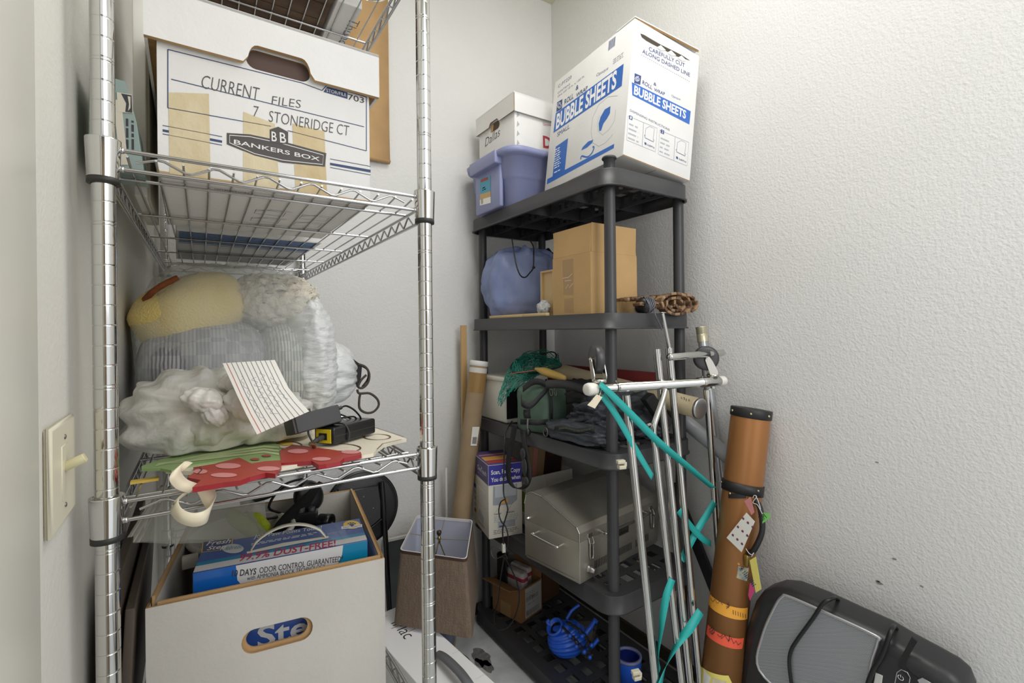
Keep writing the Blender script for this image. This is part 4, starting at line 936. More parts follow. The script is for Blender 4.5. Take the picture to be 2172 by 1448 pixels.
# computer box with handle
t = thing('computer_box', 'flat white computer carton with grey carry handle on the floor by the chrome shelf', 'box')
A = onZ(862, 1278, 0.32); B_ = onZ(1050, 1448, 0.32); yd = (A - B_); yd.z = 0
Mi = frame((B_ - yd.normalized() * 0.06) - Vector((0, 0, 0.32)), Vector((yd.y, -yd.x, 0)), yd)
Lb = yd.length + 0.06; Wb = 0.175
Mi = Mi @ Matrix.Translation((-Wb, 0, 0))
b = MB(Mi); b.box((0, 0, 0), (Wb, Lb, 0.32), mat('glossy_white_card', (0.93, 0.93, 0.93), 0.35), 0.002)
Ft = Mi @ frame((0, 0, 0.32), (1, 0, 0), (0, 1, 0))
MARKR = mat('marker_black', (0.15, 0.15, 0.16), 0.6)
for ch, p0, p1, tp in (('iMac', (843, 1311), (868, 1354), (852, 1306)),):
    ptext(b, Ft, ch, (829, 1322), (858, 1356), (853, 1311), MARKR, bold=-0.008)
smalltext(b, Ft @ Matrix.Translation((0.02, Lb - 0.03, 0)), 0, 0, 0.07, 1, 0.008, INK, 9)
stroke(b, Ft, pins(Ft, [(830, 1333), (882, 1312)]), 0.005, mat('packing_tape', (0.70, 0.63, 0.50), 0.4)); stroke(b, Ft, pins(Ft, [(866, 1340), (890, 1328)]), 0.004, mat('packing_tape', (0.70, 0.63, 0.50), 0.4))
for uv in (((960, 1386), (975, 1380)), ((1010, 1440), (1030, 1428))): stroke(b, Ft, pins(Ft, uv), 0.0012, LGREY)
b.build('carton_body', t)
b = MB(); hz = 0.322; P = [onZ(918, 1392, hz + 0.002), onZ(926, 1386, hz + 0.012), onZ(945, 1396, hz + 0.03), onZ(975, 1425, hz + 0.035), onZ(995, 1452, hz + 0.03), onZ(1005, 1470, hz + 0.002)]
b.ribbon(spl(P, 6), Mi.to_3x3() @ Vector((1, 0, 0.15)), 0.026, mat('grey_handle', (0.40, 0.41, 0.42), 0.5), 0.006); b.build('handle', t, label='dark grey plastic carry handle')

# table lamp: rectangular tapered shade on harp
LIN = mat('brown_linen', (0.49, 0.42, 0.36), 0.95, var=0.22, vscale=60, aniso=(3, 3, 0.35), bump=0.4, bscale=200)
LINE_ = mat('shade_lining', (0.78, 0.79, 0.85), 0.8); SHT = mat('brown_trim', (0.27, 0.19, 0.16), 0.8); WTR = mat('white_trim', (0.88, 0.87, 0.86), 0.7)
t = thing('table_lamp', 'table lamp with brown linen rectangular shade on the floor between shelves', 'lamp')
ZT, ZB = 0.585, 0.335
top = [onZ(u, v, ZT) for u, v in ((847, 1166), (990, 1186), (1003, 1102), (885, 1092))]
cc = sum(top, Vector()) / 4
def lring(f, z, off=0.0):
    out = []
    for i in range(4):
        p = cc + (top[i] - cc) * f; p = Vector((p.x, p.y, z)); out.append(p)
    r = []
    for i in range(4):   # rounded corners
        p = out[i]; a = out[i - 1]; c_ = out[(i + 1) % 4]
        for k in range(5):
            s_ = k / 4; q0 = p.lerp(a, 0.07); q1 = p.lerp(c_, 0.07); r.append(q0 * (1 - s_) ** 2 + p * 2 * s_ * (1 - s_) + q1 * s_ ** 2)
    return r
def skirt(b, r0, r1, m, flip=False):
    N = len(r0); vs = r0 + r1; b.add(vs, [[k, (k + 1) % N, N + (k + 1) % N, N + k][::(-1 if flip else 1)] for k in range(N)], m, True)
fB = 1.16
b = MB(); skirt(b, lring(fB, ZB), lring(1.0, ZT), LIN); skirt(b, lring(1.0, ZT), lring(0.975, ZT), WTR); skirt(b, lring(fB, ZB), lring(fB - 0.025, ZB), SHT, True); sd = b.build('shade', t)
b = MB(); skirt(b, lring(fB - 0.025, ZB), lring(0.975, ZT), LINE_, True); b.build('shade_lining', sd)
b = MB(); skirt(b, lring(1.008, ZT - 0.022), lring(1.006, ZT - 0.001), SHT); skirt(b, lring(0.972, ZT - 0.010), lring(0.970, ZT - 0.0005), WTR, True); b.build('shade_trim', sd, label='dark brown trim around the top')
WIRE = mat('shade_wire', (0.75, 0.73, 0.66), 0.3, 0.9); BRS = mat('antique_brass', (0.62, 0.55, 0.36), 0.3, 1.0)
b = MB(); ctr = Vector((cc.x, cc.y, ZT - 0.018))
for i in range(4):
    p = (top[i] + top[(i + 1) % 4]) / 2; p.z = ZT - 0.008; p = ctr.lerp(p, 0.97); p.z = ZT - 0.008
    b.tube([ctr, p], 0.0016, WIRE, 8)
b.build('spider', sd)
b = MB(); b.lathe([(0.0035, -0.016), (0.006, -0.010), (0.004, -0.004), (0.0075, 0.0), (0.0075, 0.006), (0.004, 0.010), (0.0025, 0.014)], BRS, ctr, seg=16); b.lathe([(0.0, 0.012), (0.006, 0.014), (0.0095, 0.022), (0.0085, 0.031), (0.0, 0.035)], mat('dark_knob', (0.22, 0.15, 0.12), 0.3), ctr, seg=18, caps=False); b.build('finial', t)
b = MB()
for s_ in (-1, 1): b.tube(spl([ctr + Vector((0.002 * s_, 0, -0.014)), ctr + Vector((0.018 * s_, 0.008 * s_, -0.05)), ctr + Vector((0.045 * s_, 0.02 * s_, -0.13)), ctr + Vector((0.02 * s_, 0.01 * s_, -0.24))], 5), 0.0022, BRS, 8)
b.build('harp', t)
BASEM = mat('slate_glaze', (0.33, 0.35, 0.41), 0.35)
b = MB(); bp_ = (0.825, 1.735, 0.0); b.lathe([(0.0, 0), (0.095, 0.0), (0.099, 0.006), (0.097, 0.016), (0.07, 0.026), (0.03, 0.032), (0.016, 0.06), (0.03, 0.12), (0.045, 0.2), (0.035, 0.27), (0.014, 0.32), (0.010, 0.345), (0, 0.345)], BASEM, bp_, seg=40, caps=False); b.build('base', t)

# grey panel with pale frame against the back wall
GPAN = mat('slate_panel', (0.34, 0.36, 0.37), 0.45, var=0.3, vscale=7); PFR_ = mat('pale_frame', (0.83, 0.82, 0.80), 0.4)
t = thing('slate_board', 'dark grey board with pale edge strip standing against the back wall', 'board')
a = Vector((0.655, 1.955, 0.002)); c_ = Vector((1.045, 1.925, 0.002)); Mg = frame(a, c_ - a, (0, 0.10, 1)); Lg = (c_ - a).length
b = MB(Mg); b.box((0.01, 0.02, -0.014), (Lg - 0.012, 0.46, 0), GPAN, 0.001); b.build('panel_face', t)
b = MB(Mg); b.box((Lg - 0.015, 0.0, -0.016), (Lg, 0.47, 0.003), PFR_, 0.0015); b.box((0.0, 0.0, -0.016), (Lg, 0.016, 0.003), PFR_, 0.0015); b.box((0.0, 0.0, -0.016), (0.012, 0.47, 0.003), PFR_, 0.0015); b.box((0.0, 0.458, -0.016), (Lg, 0.47, 0.003), PFR_, 0.0015); b.build('edge_frame', t)

# cardboard mailing tube and a narrow wooden strip beside the black shelf
TUBEM = mat('tube_cardboard', (0.64, 0.55, 0.43), 0.75, var=0.15, vscale=10, bump=0.05, bscale=80)
t = thing('mailing_tube', 'long brown cardboard mailing tube with white end cap leaning on the black shelf', 'tube')
P0 = Vector((0.885, 1.872, 0.0)); P1 = Vector((1.065, 1.872, 1.215)); d = (P1 - P0)
P0 = P0 + Vector((0, 0, 0.007))
b = MB(); b.lathe([(0.040, 0.0), (0.040, d.length - 0.002)], TUBEM, P0, d, 28); tu = b.build('tube_body', t)
b = MB(); b.lathe([(0.0405, d.length - 0.022), (0.0418, d.length - 0.020), (0.0418, d.length - 0.002), (0.039, d.length + 0.001), (0.0, d.length + 0.001)], mat('white_cap', (0.88, 0.87, 0.86), 0.5), P0, d, 28, caps=False); b.lathe([(0.0404, d.length - 0.052), (0.0404, d.length - 0.030)], mat('white_tape', (0.84, 0.82, 0.79), 0.5), P0, d, 28, caps=False); b.build('end_cap', t)
u_, v_ = _basis(d); b = MB(); b.lathe([(0.0406, d.length - 0.14), (0.0406, d.length - 0.055)], mat('brown_tape', (0.60, 0.47, 0.28), 0.35), P0, d, 28, caps=False); b.build('packing_tape', t)
b = MB(); r_ = [];
for (u, v) in ((1002, 905), (1017, 905), (1011, 945), (998, 945)): r_.append(onY(u, v, 1.872 - 0.0415))
b.addw(r_, [[3, 2, 1, 0]], PAPER); Fl = frame(r_[3], r_[2] - r_[3], r_[0] - r_[3]); barcode(b, Fl @ Matrix.Translation((0.006, 0.008, 0)), 0, 0, 0.022, 0.03, INK, 3); b.build('shipping_label', t)
b = MB(); st = Vector((1.030, 1.955, 0.0)); en = onY(1001, 690, 1.955); b.M = frame(st, (1, 0, 0), en - st); b.box((-0.014, 0, -0.006), (0.014, (en - st).length, 0.006), mat('light_wood', (0.76, 0.62, 0.42), 0.6, var=0.12, vscale=6, aniso=(4, 4, .5)), 0.001)
b.build('wood_strip', label='narrow light wood strip behind the mailing tube by the black shelf', cat='strip')
b = MB(); st = onY(948, 1150, 1.958); en = onY(967, 990, 1.958); b.M = frame(st, (1, -0.03, 0), en - st); b.box((-0.004, -0.34, -0.002), (0.004, (en - st).length, 0.002), WTR)
b.build('white_strip', label='thin white strip standing along the back wall left of the mailing tube', cat='strip')
# ------------------------------------------------------------------ on top of the black shelf
T1, T2, T3, T4, T5 = (z for z, _ in TIER)
TOTE = mat('blue_grey_tote', (0.56, 0.58, 0.73), 0.42, var=0.08, vscale=4)
t = thing('storage_tote', 'blue-grey plastic storage tote on the top of the black shelf', 'tote')
def rr_ring(x0, y0, x1, y1, r, z): return [(p[0], p[1], z) for p in rrect(x0, y0, x1, y1, r, 6)]
b = MB()
rings = [rr_ring(1.100, 1.625, 1.455, 1.925, 0.05, T1 + 0.0005), rr_ring(1.088, 1.612, 1.465, 1.938, 0.06, T1 + 0.012), rr_ring(1.080, 1.604, 1.472, 1.946, 0.06, T1 + 0.115), rr_ring(1.071, 1.596, 1.480, 1.954, 0.065, T1 + 0.121), rr_ring(1.062, 1.589, 1.488, 1.961, 0.07, T1 + 0.205), rr_ring(1.042, 1.570, 1.506, 1.978, 0.08, T1 + 0.206), rr_ring(1.038, 1.566, 1.510, 1.982, 0.08, T1 + 0.228), rr_ring(1.050, 1.578, 1.498, 1.970, 0.075, T1 + 0.236), rr_ring(1.066, 1.593, 1.484, 1.957, 0.07, T1 + 0.232), rr_ring(1.092, 1.616, 1.461, 1.934, 0.055, T1 + 0.006)]
N = len(rings[0]); vs = [p for r in rings for p in r]
b.add(vs, [[k * N + i, k * N + (i + 1) % N, (k + 1) * N + (i + 1) % N, (k + 1) * N + i] for k in range(len(rings) - 1) for i in range(N)], TOTE, True)
b.add(rings[0], [list(range(N))[::-1]], TOTE); b.add(rings[-1], [list(range(N))], TOTE); b.build('tub_body', t)
b = MB(); b.box((1.030, 1.665, T1 + 0.178), (1.066, 1.885, T1 + 0.232), TOTE, 0.006); b.box((1.058, 1.672, T1 + 0.004), (1.078, 1.880, T1 + 0.20), TOTE, 0.008); b.build('handle', t)
Fl = frame((1.0572, 1.90, T1), (0, -1, 0), (0, 0, 1))
b = MB(); q_ = pins(Fl, [(1018, 436), (1041, 430), (1040, 371), (1018, 380)])
def lerp2(q, s, tt): a = Vector(q[0]).lerp(Vector(q[1]), s); c = Vector(q[3]).lerp(Vector(q[2]), s); p = a.lerp(c, tt); return (p.x, p.y)
AQUA = mat('label_aqua', (0.26, 0.62, 0.72), 0.4)
for t0, t1_, m_ in ((0, .22, PAPER), (.22, .42, mat('label_tan', (0.78, 0.65, 0.42), 0.5)), (.42, 1.0, AQUA)): shape(b, Fl, [lerp2(q_, 0, t0), lerp2(q_, 1, t0), lerp2(q_, 1, t1_), lerp2(q_, 0, t1_)], m_)
shape(b, Fl, [lerp2(q_, .1, .86), lerp2(q_, .8, .86), lerp2(q_, .8, .97), lerp2(q_, .1, .97)], REDP, 0.0007)
a_ = lerp2(q_, .1, .03); barcode(b, Fl, a_[0], a_[1], a_[0] + 0.02, a_[1] + 0.022, INK, 8); a_ = lerp2(q_, .25, .6); smalltext(b, Fl, a_[0], a_[1], a_[0] + 0.03, 2, 0.009, WINK, 2)
b.build('product_label', t)
t = thing('file_box', 'white lidded file box with marker name standing inside the blue-grey tote', 'box')
X0, Y0, W2, D2_, Zb, Zt = 1.107, 1.630, 0.345, 0.295, T1 + 0.008, 2.335
b = MB(); b.box((X0, Y0, Zb), (X0 + W2, Y0 + D2_, Zt), WHITEP, 0.002)
Fl = frame((X0, Y0 + D2_, Zb), (0, -1, 0), (0, 0, 1)); Ff = frame((X0, Y0, Zb), (1, 0, 0), (0, 0, 1))
MK = mat('marker_black', (0.15, 0.15, 0.16), 0.6)
ptext(b, Fl, 'Dallas', (1029, 312), (1061, 287), (1029, 294), MK, shear=0.3, bold=-0.012)
DRED = mat('print_red', (0.72, 0.24, 0.30), 0.6)
ptext(b, Ff, 'Document', (1152, 266), (1172, 268), (1152, 261), DRED); ptext(b, Ff, 'D', (1152, 312), (1170, 316), (1152, 288), DRED, bold=0.03)
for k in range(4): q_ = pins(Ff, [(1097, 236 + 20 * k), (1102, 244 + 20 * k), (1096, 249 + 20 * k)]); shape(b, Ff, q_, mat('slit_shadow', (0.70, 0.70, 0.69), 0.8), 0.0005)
b.build('carton_body', t)
b = MB(); o2 = 0.011; Fl2 = frame((X0 - o2, Y0 + D2_ + o2, Zt - 0.072), (0, -1, 0), (0, 0, 1)); LWd = D2_ + 2 * o2
o_ = [(0, 0), (0.115, 0), (0.12, 0.008), (0.13, 0.016), (0.185, 0.016), (0.195, 0.008), (0.2, 0), (LWd, 0), (LWd, 0.075), (0, 0.075)]
sheet(b, Fl2, o_, 0.004, WHITEP, KRAFTD)
zl0 = Zt - 0.072
b.box((X0 - o2 + 0.004, Y0 - o2, zl0), (X0 + W2 + o2, Y0 - o2 + 0.004, zl0 + 0.075), WHITEP); b.box((X0 - o2 + 0.004, Y0 + D2_ + o2 - 0.004, zl0), (X0 + W2 + o2, Y0 + D2_ + o2, zl0 + 0.075), WHITEP); b.box((X0 + W2 + o2 - 0.004, Y0 - o2 + 0.004, zl0), (X0 + W2 + o2, Y0 + D2_ + o2 - 0.004, zl0 + 0.075), WHITEP); b.box((X0 - o2, Y0 - o2, zl0 + 0.0745), (X0 + W2 + o2, Y0 + D2_ + o2, zl0 + 0.0785), WHITEP)
b.build('lid', t)
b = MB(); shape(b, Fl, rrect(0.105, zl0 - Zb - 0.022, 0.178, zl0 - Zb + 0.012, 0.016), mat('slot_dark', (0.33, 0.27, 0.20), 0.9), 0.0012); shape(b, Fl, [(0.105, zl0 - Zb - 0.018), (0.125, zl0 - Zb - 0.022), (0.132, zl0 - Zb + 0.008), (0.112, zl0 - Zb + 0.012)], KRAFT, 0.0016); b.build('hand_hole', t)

# bubble sheet carton, propped at a tilt
BBLU = mat('print_royal', (0.20, 0.41, 0.73), 0.55); BNAV = mat('print_dark_blue', (0.22, 0.30, 0.50), 0.6); THINL = mat('thin_line', (0.66, 0.68, 0.70), 0.6)
t = thing('packing_carton', 'large tilted white carton with blue banner print on the top of the black shelf', 'box')
Mk = Rz((1.156, 1.081, 1.922), -4.245, -0.08, 7.347); kw, kd, kh = 0.316, 0.463, 0.478
b = MB(Mk); b.box((0, 0, 0), (kw, kd, kh - 0.012), WHITEP, 0.002)
Fs = Mk @ frame((0, kd, 0), (0, -1, 0), (0, 0, 1)); Ff = Mk @ frame((0, 0, 0), (1, 0, 0), (0, 0, 1)); Fb = Mk @ frame((0, kd, 0), (1, 0, 0), (0, -1, 0))
shape(b, Fs, pins(Fs, [(1174, 282), (1319, 182), (1323, 135), (1179, 240)]), BBLU); ptext(b, Fs, 'BUBBLE SHEETS', (1179, 274), (1307, 184), (1181, 244), WINK, bold=0.03, z=0.0008)
shape(b, Fs, pins(Fs, [(1180, 238), (1192, 230), (1193, 210), (1182, 217)]), BNAV); stroke(b, Fs, pins(Fs, [(1187 + (2 + 5 * k / 24) * math.cos(k * .5) * .8, 224 + (2 + 5 * k / 24) * math.sin(k * .5)) for k in range(24)]), 0.002, WINK, 0.0008)
ptext(b, Fs, 'ROLL', (1197, 222), (1216, 208), (1198, 211), BNAV, bold=0.01); ptext(b, Fs, '&', (1221, 192), (1227, 188), (1221, 183), BNAV, bold=0.01); ptext(b, Fs, 'WRAP', (1222, 207), (1246, 190), (1222, 199), BNAV, bold=0.01)
ptext(b, Fs, 'C-PT220', (1184, 187), (1212, 166), (1185, 180), BNAV, bold=-0.01); ptext(b, Fs, 'CONTAINS', (1183, 200), (1209, 180), (1183, 196), BNAV, bold=-0.01); ptext(b, Fs, 'One roll 12 in. x 150 Ft.', (1183, 207), (1240, 163), (1183, 203), BNAV, bold=-0.01)
ptext(b, Fs, 'Opaque', (1265, 163), (1290, 147), (1265, 157), BNAV, bold=-0.01); ptext(b, Fs, 'SMALL', (1182, 290), (1208, 272), (1183, 281), BNAV)
smalltext(b, Fs @ Matrix.Translation((pin(Fs, 1301, 128) + (0,))), 0, 0, 0.06, 3, 0.007, THINL, 5)
q_ = pin(Fs, 1290, 108); barcode(b, Fs, q_[0], q_[1], q_[0] + 0.035, q_[1] + 0.035, BNAV, 6)
shape(b, Fs, pins(Fs, [(1271, 278), (1270, 262), (1274, 248), (1283, 232), (1295, 225), (1294, 240), (1288, 251), (1280, 262), (1275, 277)]), BBLU)
stroke(b, Fs, pins(Fs, [(1310, 203), (1290, 205), (1270, 222), (1257, 250), (1254, 280), (1258, 303), (1270, 310), (1284, 303), (1300, 285)]), 0.0012, THINL); stroke(b, Fs, pins(Fs, [(1306, 232), (1304, 255), (1292, 275), (1278, 286), (1269, 278), (1267, 262), (1272, 244)]), 0.0010, THINL)
shape(b, Fs, pins(Fs, [(1233, 319), (1236, 312), (1248, 300), (1259, 296), (1256, 303), (1245, 313)]), BBLU); stroke(b, Fs, spl([Vector(p + (0,)) for p in pins(Fs, [(1232, 338), (1234, 331), (1246, 333), (1256, 324), (1260, 312), (1257, 312)])], 4), 0.006, BBLU)
shape(b, Fs, pins(Fs, [(1160, 391), (1302, 314), (1303, 305), (1161, 380)]), BBLU); shape(b, Fs, pins(Fs, [(1172, 375), (1198, 361), (1205, 293), (1179, 311)]), BBLU)
for k in range(6): q0 = pin(Fs, 1177 + k * -0.3, 320 + 9.5 * k); smalltext(b, Fs @ Matrix.Translation((q0[0], q0[1], 0.0004)) , 0.0, 0, 0.045, 1 + (k < 4), 0.009, WINK, 20 + k)
shape(b, Ff, pins(Ff, [(1341, 202), (1340, 174), (1465, 236), (1462, 264)]), BBLU); ptext(b, Ff, 'BUBBLE SHEETS', (1344, 199), (1454, 252), (1345, 181), WINK, bold=0.03, z=0.0008)
shape(b, Ff, pins(Ff, [(1345, 176), (1358, 180), (1360, 161), (1346, 155)]), BNAV); stroke(b, Ff, pins(Ff, [(1352 + (1 + 5 * k / 24) * math.cos(k * .5), 168 + (1 + 5 * k / 24) * math.sin(k * .5)) for k in range(24)]), 0.002, WINK, 0.0008)
ptext(b, Ff, 'ROLL', (1362, 178), (1383, 190), (1363, 170), BNAV, bold=0.01); ptext(b, Ff, '&', (1386, 180), (1392, 183), (1387, 174), BNAV, bold=0.01); ptext(b, Ff, 'WRAP', (1387, 193), (1410, 203), (1387, 186), BNAV, bold=0.01)
ptext(b, Ff, 'Opaque', (1424, 205), (1443, 213), (1424, 200), BNAV, bold=-0.01)
ptext(b, Ff, 'CAREFULLY CUT', (1376, 107), (1452, 143), (1377, 99), BNAV, bold=0.004); ptext(b, Ff, 'ALONG DASHED LINE', (1362, 112), (1463, 163), (1363, 104), BNAV, bold=0.004)
pd = pins(Ff, [(1360, 116), (1464, 174)]); A_, B2 = Vector(pd[0]), Vector(pd[1])
for k in range(26): stroke(b, Ff, [A_.lerp(B2, k / 26), A_.lerp(B2, (k + .55) / 26)], 0.0012, BNAV)
tear = [(1358, 71), (1366, 74), (1376, 80), (1388, 87), (1400, 94), (1416, 102), (1432, 110), (1446, 117), (1464, 129), (1450, 124), (1436, 120), (1424, 114), (1412, 108), (1398, 101), (1384, 94), (1370, 86), (1361, 79)]
shape(b, Ff, pins(Ff, tear), mat('torn_hole', (0.30, 0.27, 0.23), 0.95), 0.0007)
for k in range(3): u_, v_ = (1392 + 22 * k, 98 + 11 * k); shape(b, Ff, pins(Ff, [(u_, v_ + 3), (u_ + 9, v_ - 2), (u_ + 20, v_ + 9), (u_ + 10, v_ + 10)]), WHITEP, 0.0014)
ptext(b, Ff, 'DISPENSING INSTRUCTIONS', (1336, 236), (1420, 278), (1336, 231), BNAV, bold=-0.006)
for (u, v, n_) in ((1334, 246, '1'), (1401, 276, '2')):
    stroke(b, Ff, pins(Ff, [(u - 2, v), (u + 60, v + 26), (u + 56, v + 76), (u - 5, v + 51)]), 0.0009, BNAV, closed=True); stroke(b, Ff, pins(Ff, [(u + 31, v + 14), (u + 28, v + 64)]), 0.0009, BNAV)
    shape(b, Ff, pins(Ff, [(u, v + 6), (u + 7, v + 9), (u + 7.5, v + 1), (u + 0.5, v - 2)]), BNAV, 0.0006); ptext(b, Ff, n_, (u + 2, v + 5.5), (u + 5, v + 7), (u + 2, v), WINK, z=0.0009)
    q0 = pin(Ff, u, v + 18); smalltext(b, Ff @ Matrix.Translation((q0[0], q0[1], 0)), 0, 0, 0.05, 4, 0.0155, THINL, 31 + u, 0.32)
    stroke(b, Ff, pins(Ff, [(u + 34, v + 43), (u + 36, v + 26), (u + 44, v + 22), (u + 54, v + 27), (u + 51, v + 52)]), 0.0009, BNAV); stroke(b, Ff, pins(Ff, [(u + 33, v + 40), (u + 34, v + 46), (u + 52, v + 55), (u + 53, v + 50)]), 0.0018, BNAV)
    shape(b, Ff, pins(Ff, [(u + 33, v + 60), (u + 37, v + 62), (u + 37, v + 57), (u + 33, v + 55)]), BNAV); ptext(b, Ff, 'Roll&Wrap', (u + 39, v + 63), (u + 54, v + 69), (u + 39, v + 59), BNAV)
stroke(b, Fb, [(kw / 2, 0.01), (kw / 2, kd - 0.01)], 0.003, GRYP); stroke(b, Ff, [(0, 0.0015), (kw, 0.0015)], 0.003, KRAFTD)
b.build('carton_body', t)
b = MB(Mk); b.box((0.002, 0.004, kh - 0.013), (kw - 0.002, kd * 0.5, kh - 0.009), WHITEP)
b.M = Mk @ Matrix.Translation((0, 0, kh - 0.012)) @ Matrix.Rotation(math.radians(-3), 4, 'Y'); b.box((0.0, 0.0, 0.004), (kw - 0.004, 0.09, 0.008), WHITEP); b.box((0.004, 0.001, -0.003), (kw - 0.006, 0.002, 0.006), KRAFTD)
b.build('top_flap', t)

# ------------------------------------------------------------------ second tier
t = thing('drawstring_bag', 'slate blue nylon drawstring bag with black cord on the second tier', 'bag')
NYL = mat('slate_nylon', (0.50, 0.55, 0.71), 0.42, var=0.15, vscale=7, bump=0.5, bscale=14, bdist=0.008, spec=0.5)
bc = Vector((1.225, 1.765, T2)); Rb = Matrix.Rotation(-TH, 4, 'Z')
def bagf(q, th, ph):
    up = max(0, q.z); return (1 - 0.34 * up ** 1.5) * (1 + 0.11 * noise.fractal(q * 1.9 + Vector((5, 0, 0)), 1, 2, 3) + 0.055 * math.sin(6 * th + 2 + 2 * q.z) * (0.35 + up) + 0.035 * math.sin(11 * th - 3 * q.z) * (0.2 + up))
b = MB(); b.blob(bc + Vector((0, 0, 0.172)), (0.172, 0.125, 0.205), NYL, e=(0.72, 0.85), nu=80, nv=60, zmin=T2 + 0.001, fn=bagf, M=Rb); b.build('bag_body', t)
Yc = 1.61
b = MB(); b.tube(spl([onY(1086, 508, Yc + .05), onY(1090, 535, Yc + .01), onY(1096, 565, Yc - .02), onY(1104, 584, Yc - .02), onY(1114, 588, Yc - .02), onY(1124, 578, Yc - .01), onY(1131, 567, Yc), onY(1132, 540, Yc + .02), onY(1131, 522, Yc + .05), onY(1123, 508, Yc + .08)], 6), 0.0028, BLACKP, 8); b.blob(onY(1132, 567, Yc), (0.007, 0.007, 0.006), BLACKP, nu=10, nv=6); b.build('cord', t)
t = thing('carton', 'tan open carton with raised flaps on the second tier of the black shelf', 'box')
Mq = Rz((1.105, 1.183, T2 + 0.0005), -0.7); qw, qd, qh = 0.222, 0.206, 0.209
KR2 = mat('tan_carton', (0.76, 0.62, 0.42), 0.75, var=0.08, vscale=9, bump=0.06, bscale=140)
b = MB(Mq); open_carton(b, qw, qd, qh, KR2, KR2)
Fs = Mq @ frame((0, qd, 0), (0, -1, 0), (0, 0, 1)); Ff = Mq @ frame((0, 0, 0), (1, 0, 0), (0, 0, 1))
TP = mat('carton_tape', (0.66, 0.53, 0.36), 0.35)
shape(b, Fs, pins(Fs, [(1197, 662), (1217, 663), (1216, 632), (1197, 634)]), TP); shape(b, Fs, pins(Fs, [(1196, 625), (1216, 625), (1216, 548), (1193, 552)]), TP)
for P in ([(1194, 590), (1206, 588), (1214, 580)], [(1200, 612), (1206, 603), (1208, 610), (1216, 600)], [(1198, 596), (1212, 594)]): stroke(b, Fs, pins(Fs, P), 0.0012, PAPER, 0.0008)
b.build('carton_body', t)
for nm, o, x, lean in (('l', (0, qd, qh), (0, -1, 0), -4), ('f', (0.003, 0, qh), (1, 0, 0), 2), ('r', (qw, 0, qh), (0, 1, 0), -6), ('b', (qw, qd, qh), (-1, 0, 0), 4)):
    wd = qd if nm in 'lr' else qw - 0.006
    Mf = Mq @ frame(o, x, (0, 0, 1)) @ Matrix.Rotation(math.radians(lean), 4, 'X')
    b = MB(Mf); b.box((0.002, 0, -0.004), (wd - 0.002, 0.098, 0), KR2, 0.001)
    b.build('flap', t)
BRD = mat('tan_board', (0.83, 0.72, 0.53), 0.6)
for k, (a, c_, w_) in enumerate((((1.086, 1.560, 0), (1.086, 1.816, 0), 0.10), ((1.084, 1.402, 0), (1.084, 1.552, 0), 0.016))):
    b = MB(); b.box((a[0], a[1], T2 + 0.0005), (a[0] + w_, c_[1], T2 + 0.012), BRD, 0.0008); b.build('flat_board', label=('tan flat board under the front of the slate blue bag', 'tan flat board between the blue bag and the open carton')[k], cat='board')
t = thing('shadow_box', 'small light wood box frame between the blue bag and the open carton', 'frame')
b = MB(); o_ = onX(1150, 660, 1.190); e_ = onX(1150, 580, 1.190); yy = o_.y
for lo, hi in (((1.18, yy - 0.09, T2 + 0.0005), (1.20, yy - 0.002, T2 + 0.012)), ((1.18, yy - 0.012, T2 + 0.012), (1.20, yy - 0.002, e_.z)), ((1.18, yy - 0.09, T2 + 0.012), (1.20, yy - 0.08, e_.z)), ((1.18, yy - 0.09, e_.z), (1.20, yy - 0.002, e_.z + 0.008)), ((1.189, yy - 0.081, T2 + 0.011), (1.199, yy - 0.011, e_.z + 0.001))): b.box(lo, hi, BRD, 0.001)
b.build('frame_body', t)
b = MB(); b.blob((1.155, yy - 0.055, T2 + 0.032), (0.018, 0.034, 0.033), mat('crinkled_plastic', (0.86, 0.87, 0.87), 0.25, bump=1.0, bscale=60), nu=24, nv=16, amp=0.3, sc=9, zmin=T2 + 0.001); b.build('plastic_wrapper', label='crumpled white plastic wrapper leaning on the small wood frame', cat='wrapper')
b = MB(); b.blob((1.395, 1.80, T2 + 0.16), (0.07, 0.10, 0.16), CLOTHK, e=(0.7, 0.7), nu=30, nv=20, amp=0.15, sc=6, zmin=T2 + 0.001); b.build('black_pouch', label='black cloth pouch behind the slate blue drawstring bag', cat='pouch')
# slatted wooden mat, loosely rolled, hanging over the shelf end
SLAT = mat('dark_slat_wood', (0.50, 0.38, 0.27), 0.6, col2=(0.33, 0.23, 0.16), vscale=25, bump=0.15, bscale=120)
SLATL = mat('light_slat_wood', (0.62, 0.50, 0.37), 0.6, var=0.2, vscale=25)
t = thing('slatted_mat', 'loosely folded brown wooden slat mat at the near end of the second tier', 'mat')
b = MB(); r2 = random.Random(3)
def tile(c, ax, ln, wd, th, ang, m): b.M = Matrix.Translation(c) @ Matrix.Rotation(ang[2], 4, 'Z') @ Matrix.Rotation(ang[1], 4, 'Y') @ Matrix.Rotation(ang[0], 4, 'X'); b.box((-ln / 2, -wd / 2, -th / 2), (ln / 2, wd / 2, th / 2), m, 0.0012)
for i in range(15):   # two long strands running back along the shelf end, then coils
    for k in range(3):
        f = i / 14
        tile(Vector((1.215 + 0.262 * f, 1.125 - 0.035 * f + 0.02 * k, T2 + 0.048 + 0.020 * f + 0.002 * math.sin(i * 2))), 0, 0.012, 0.017, 0.011, (0, r2.uniform(-.3, .3), 0.1), SLAT if (i + k) % 3 else SLATL)
for i in range(17):
    f = i / 16; tile(Vector((1.220 + 0.275 * f, 1.082 + 0.004 * math.sin(i), T2 + 0.030 - 0.010 * f)), 0, 0.016, 0.03, 0.010, (r2.uniform(-.3, .3), r2.uniform(-.9, .9), 0.05), SLATL if i % 2 else SLAT)
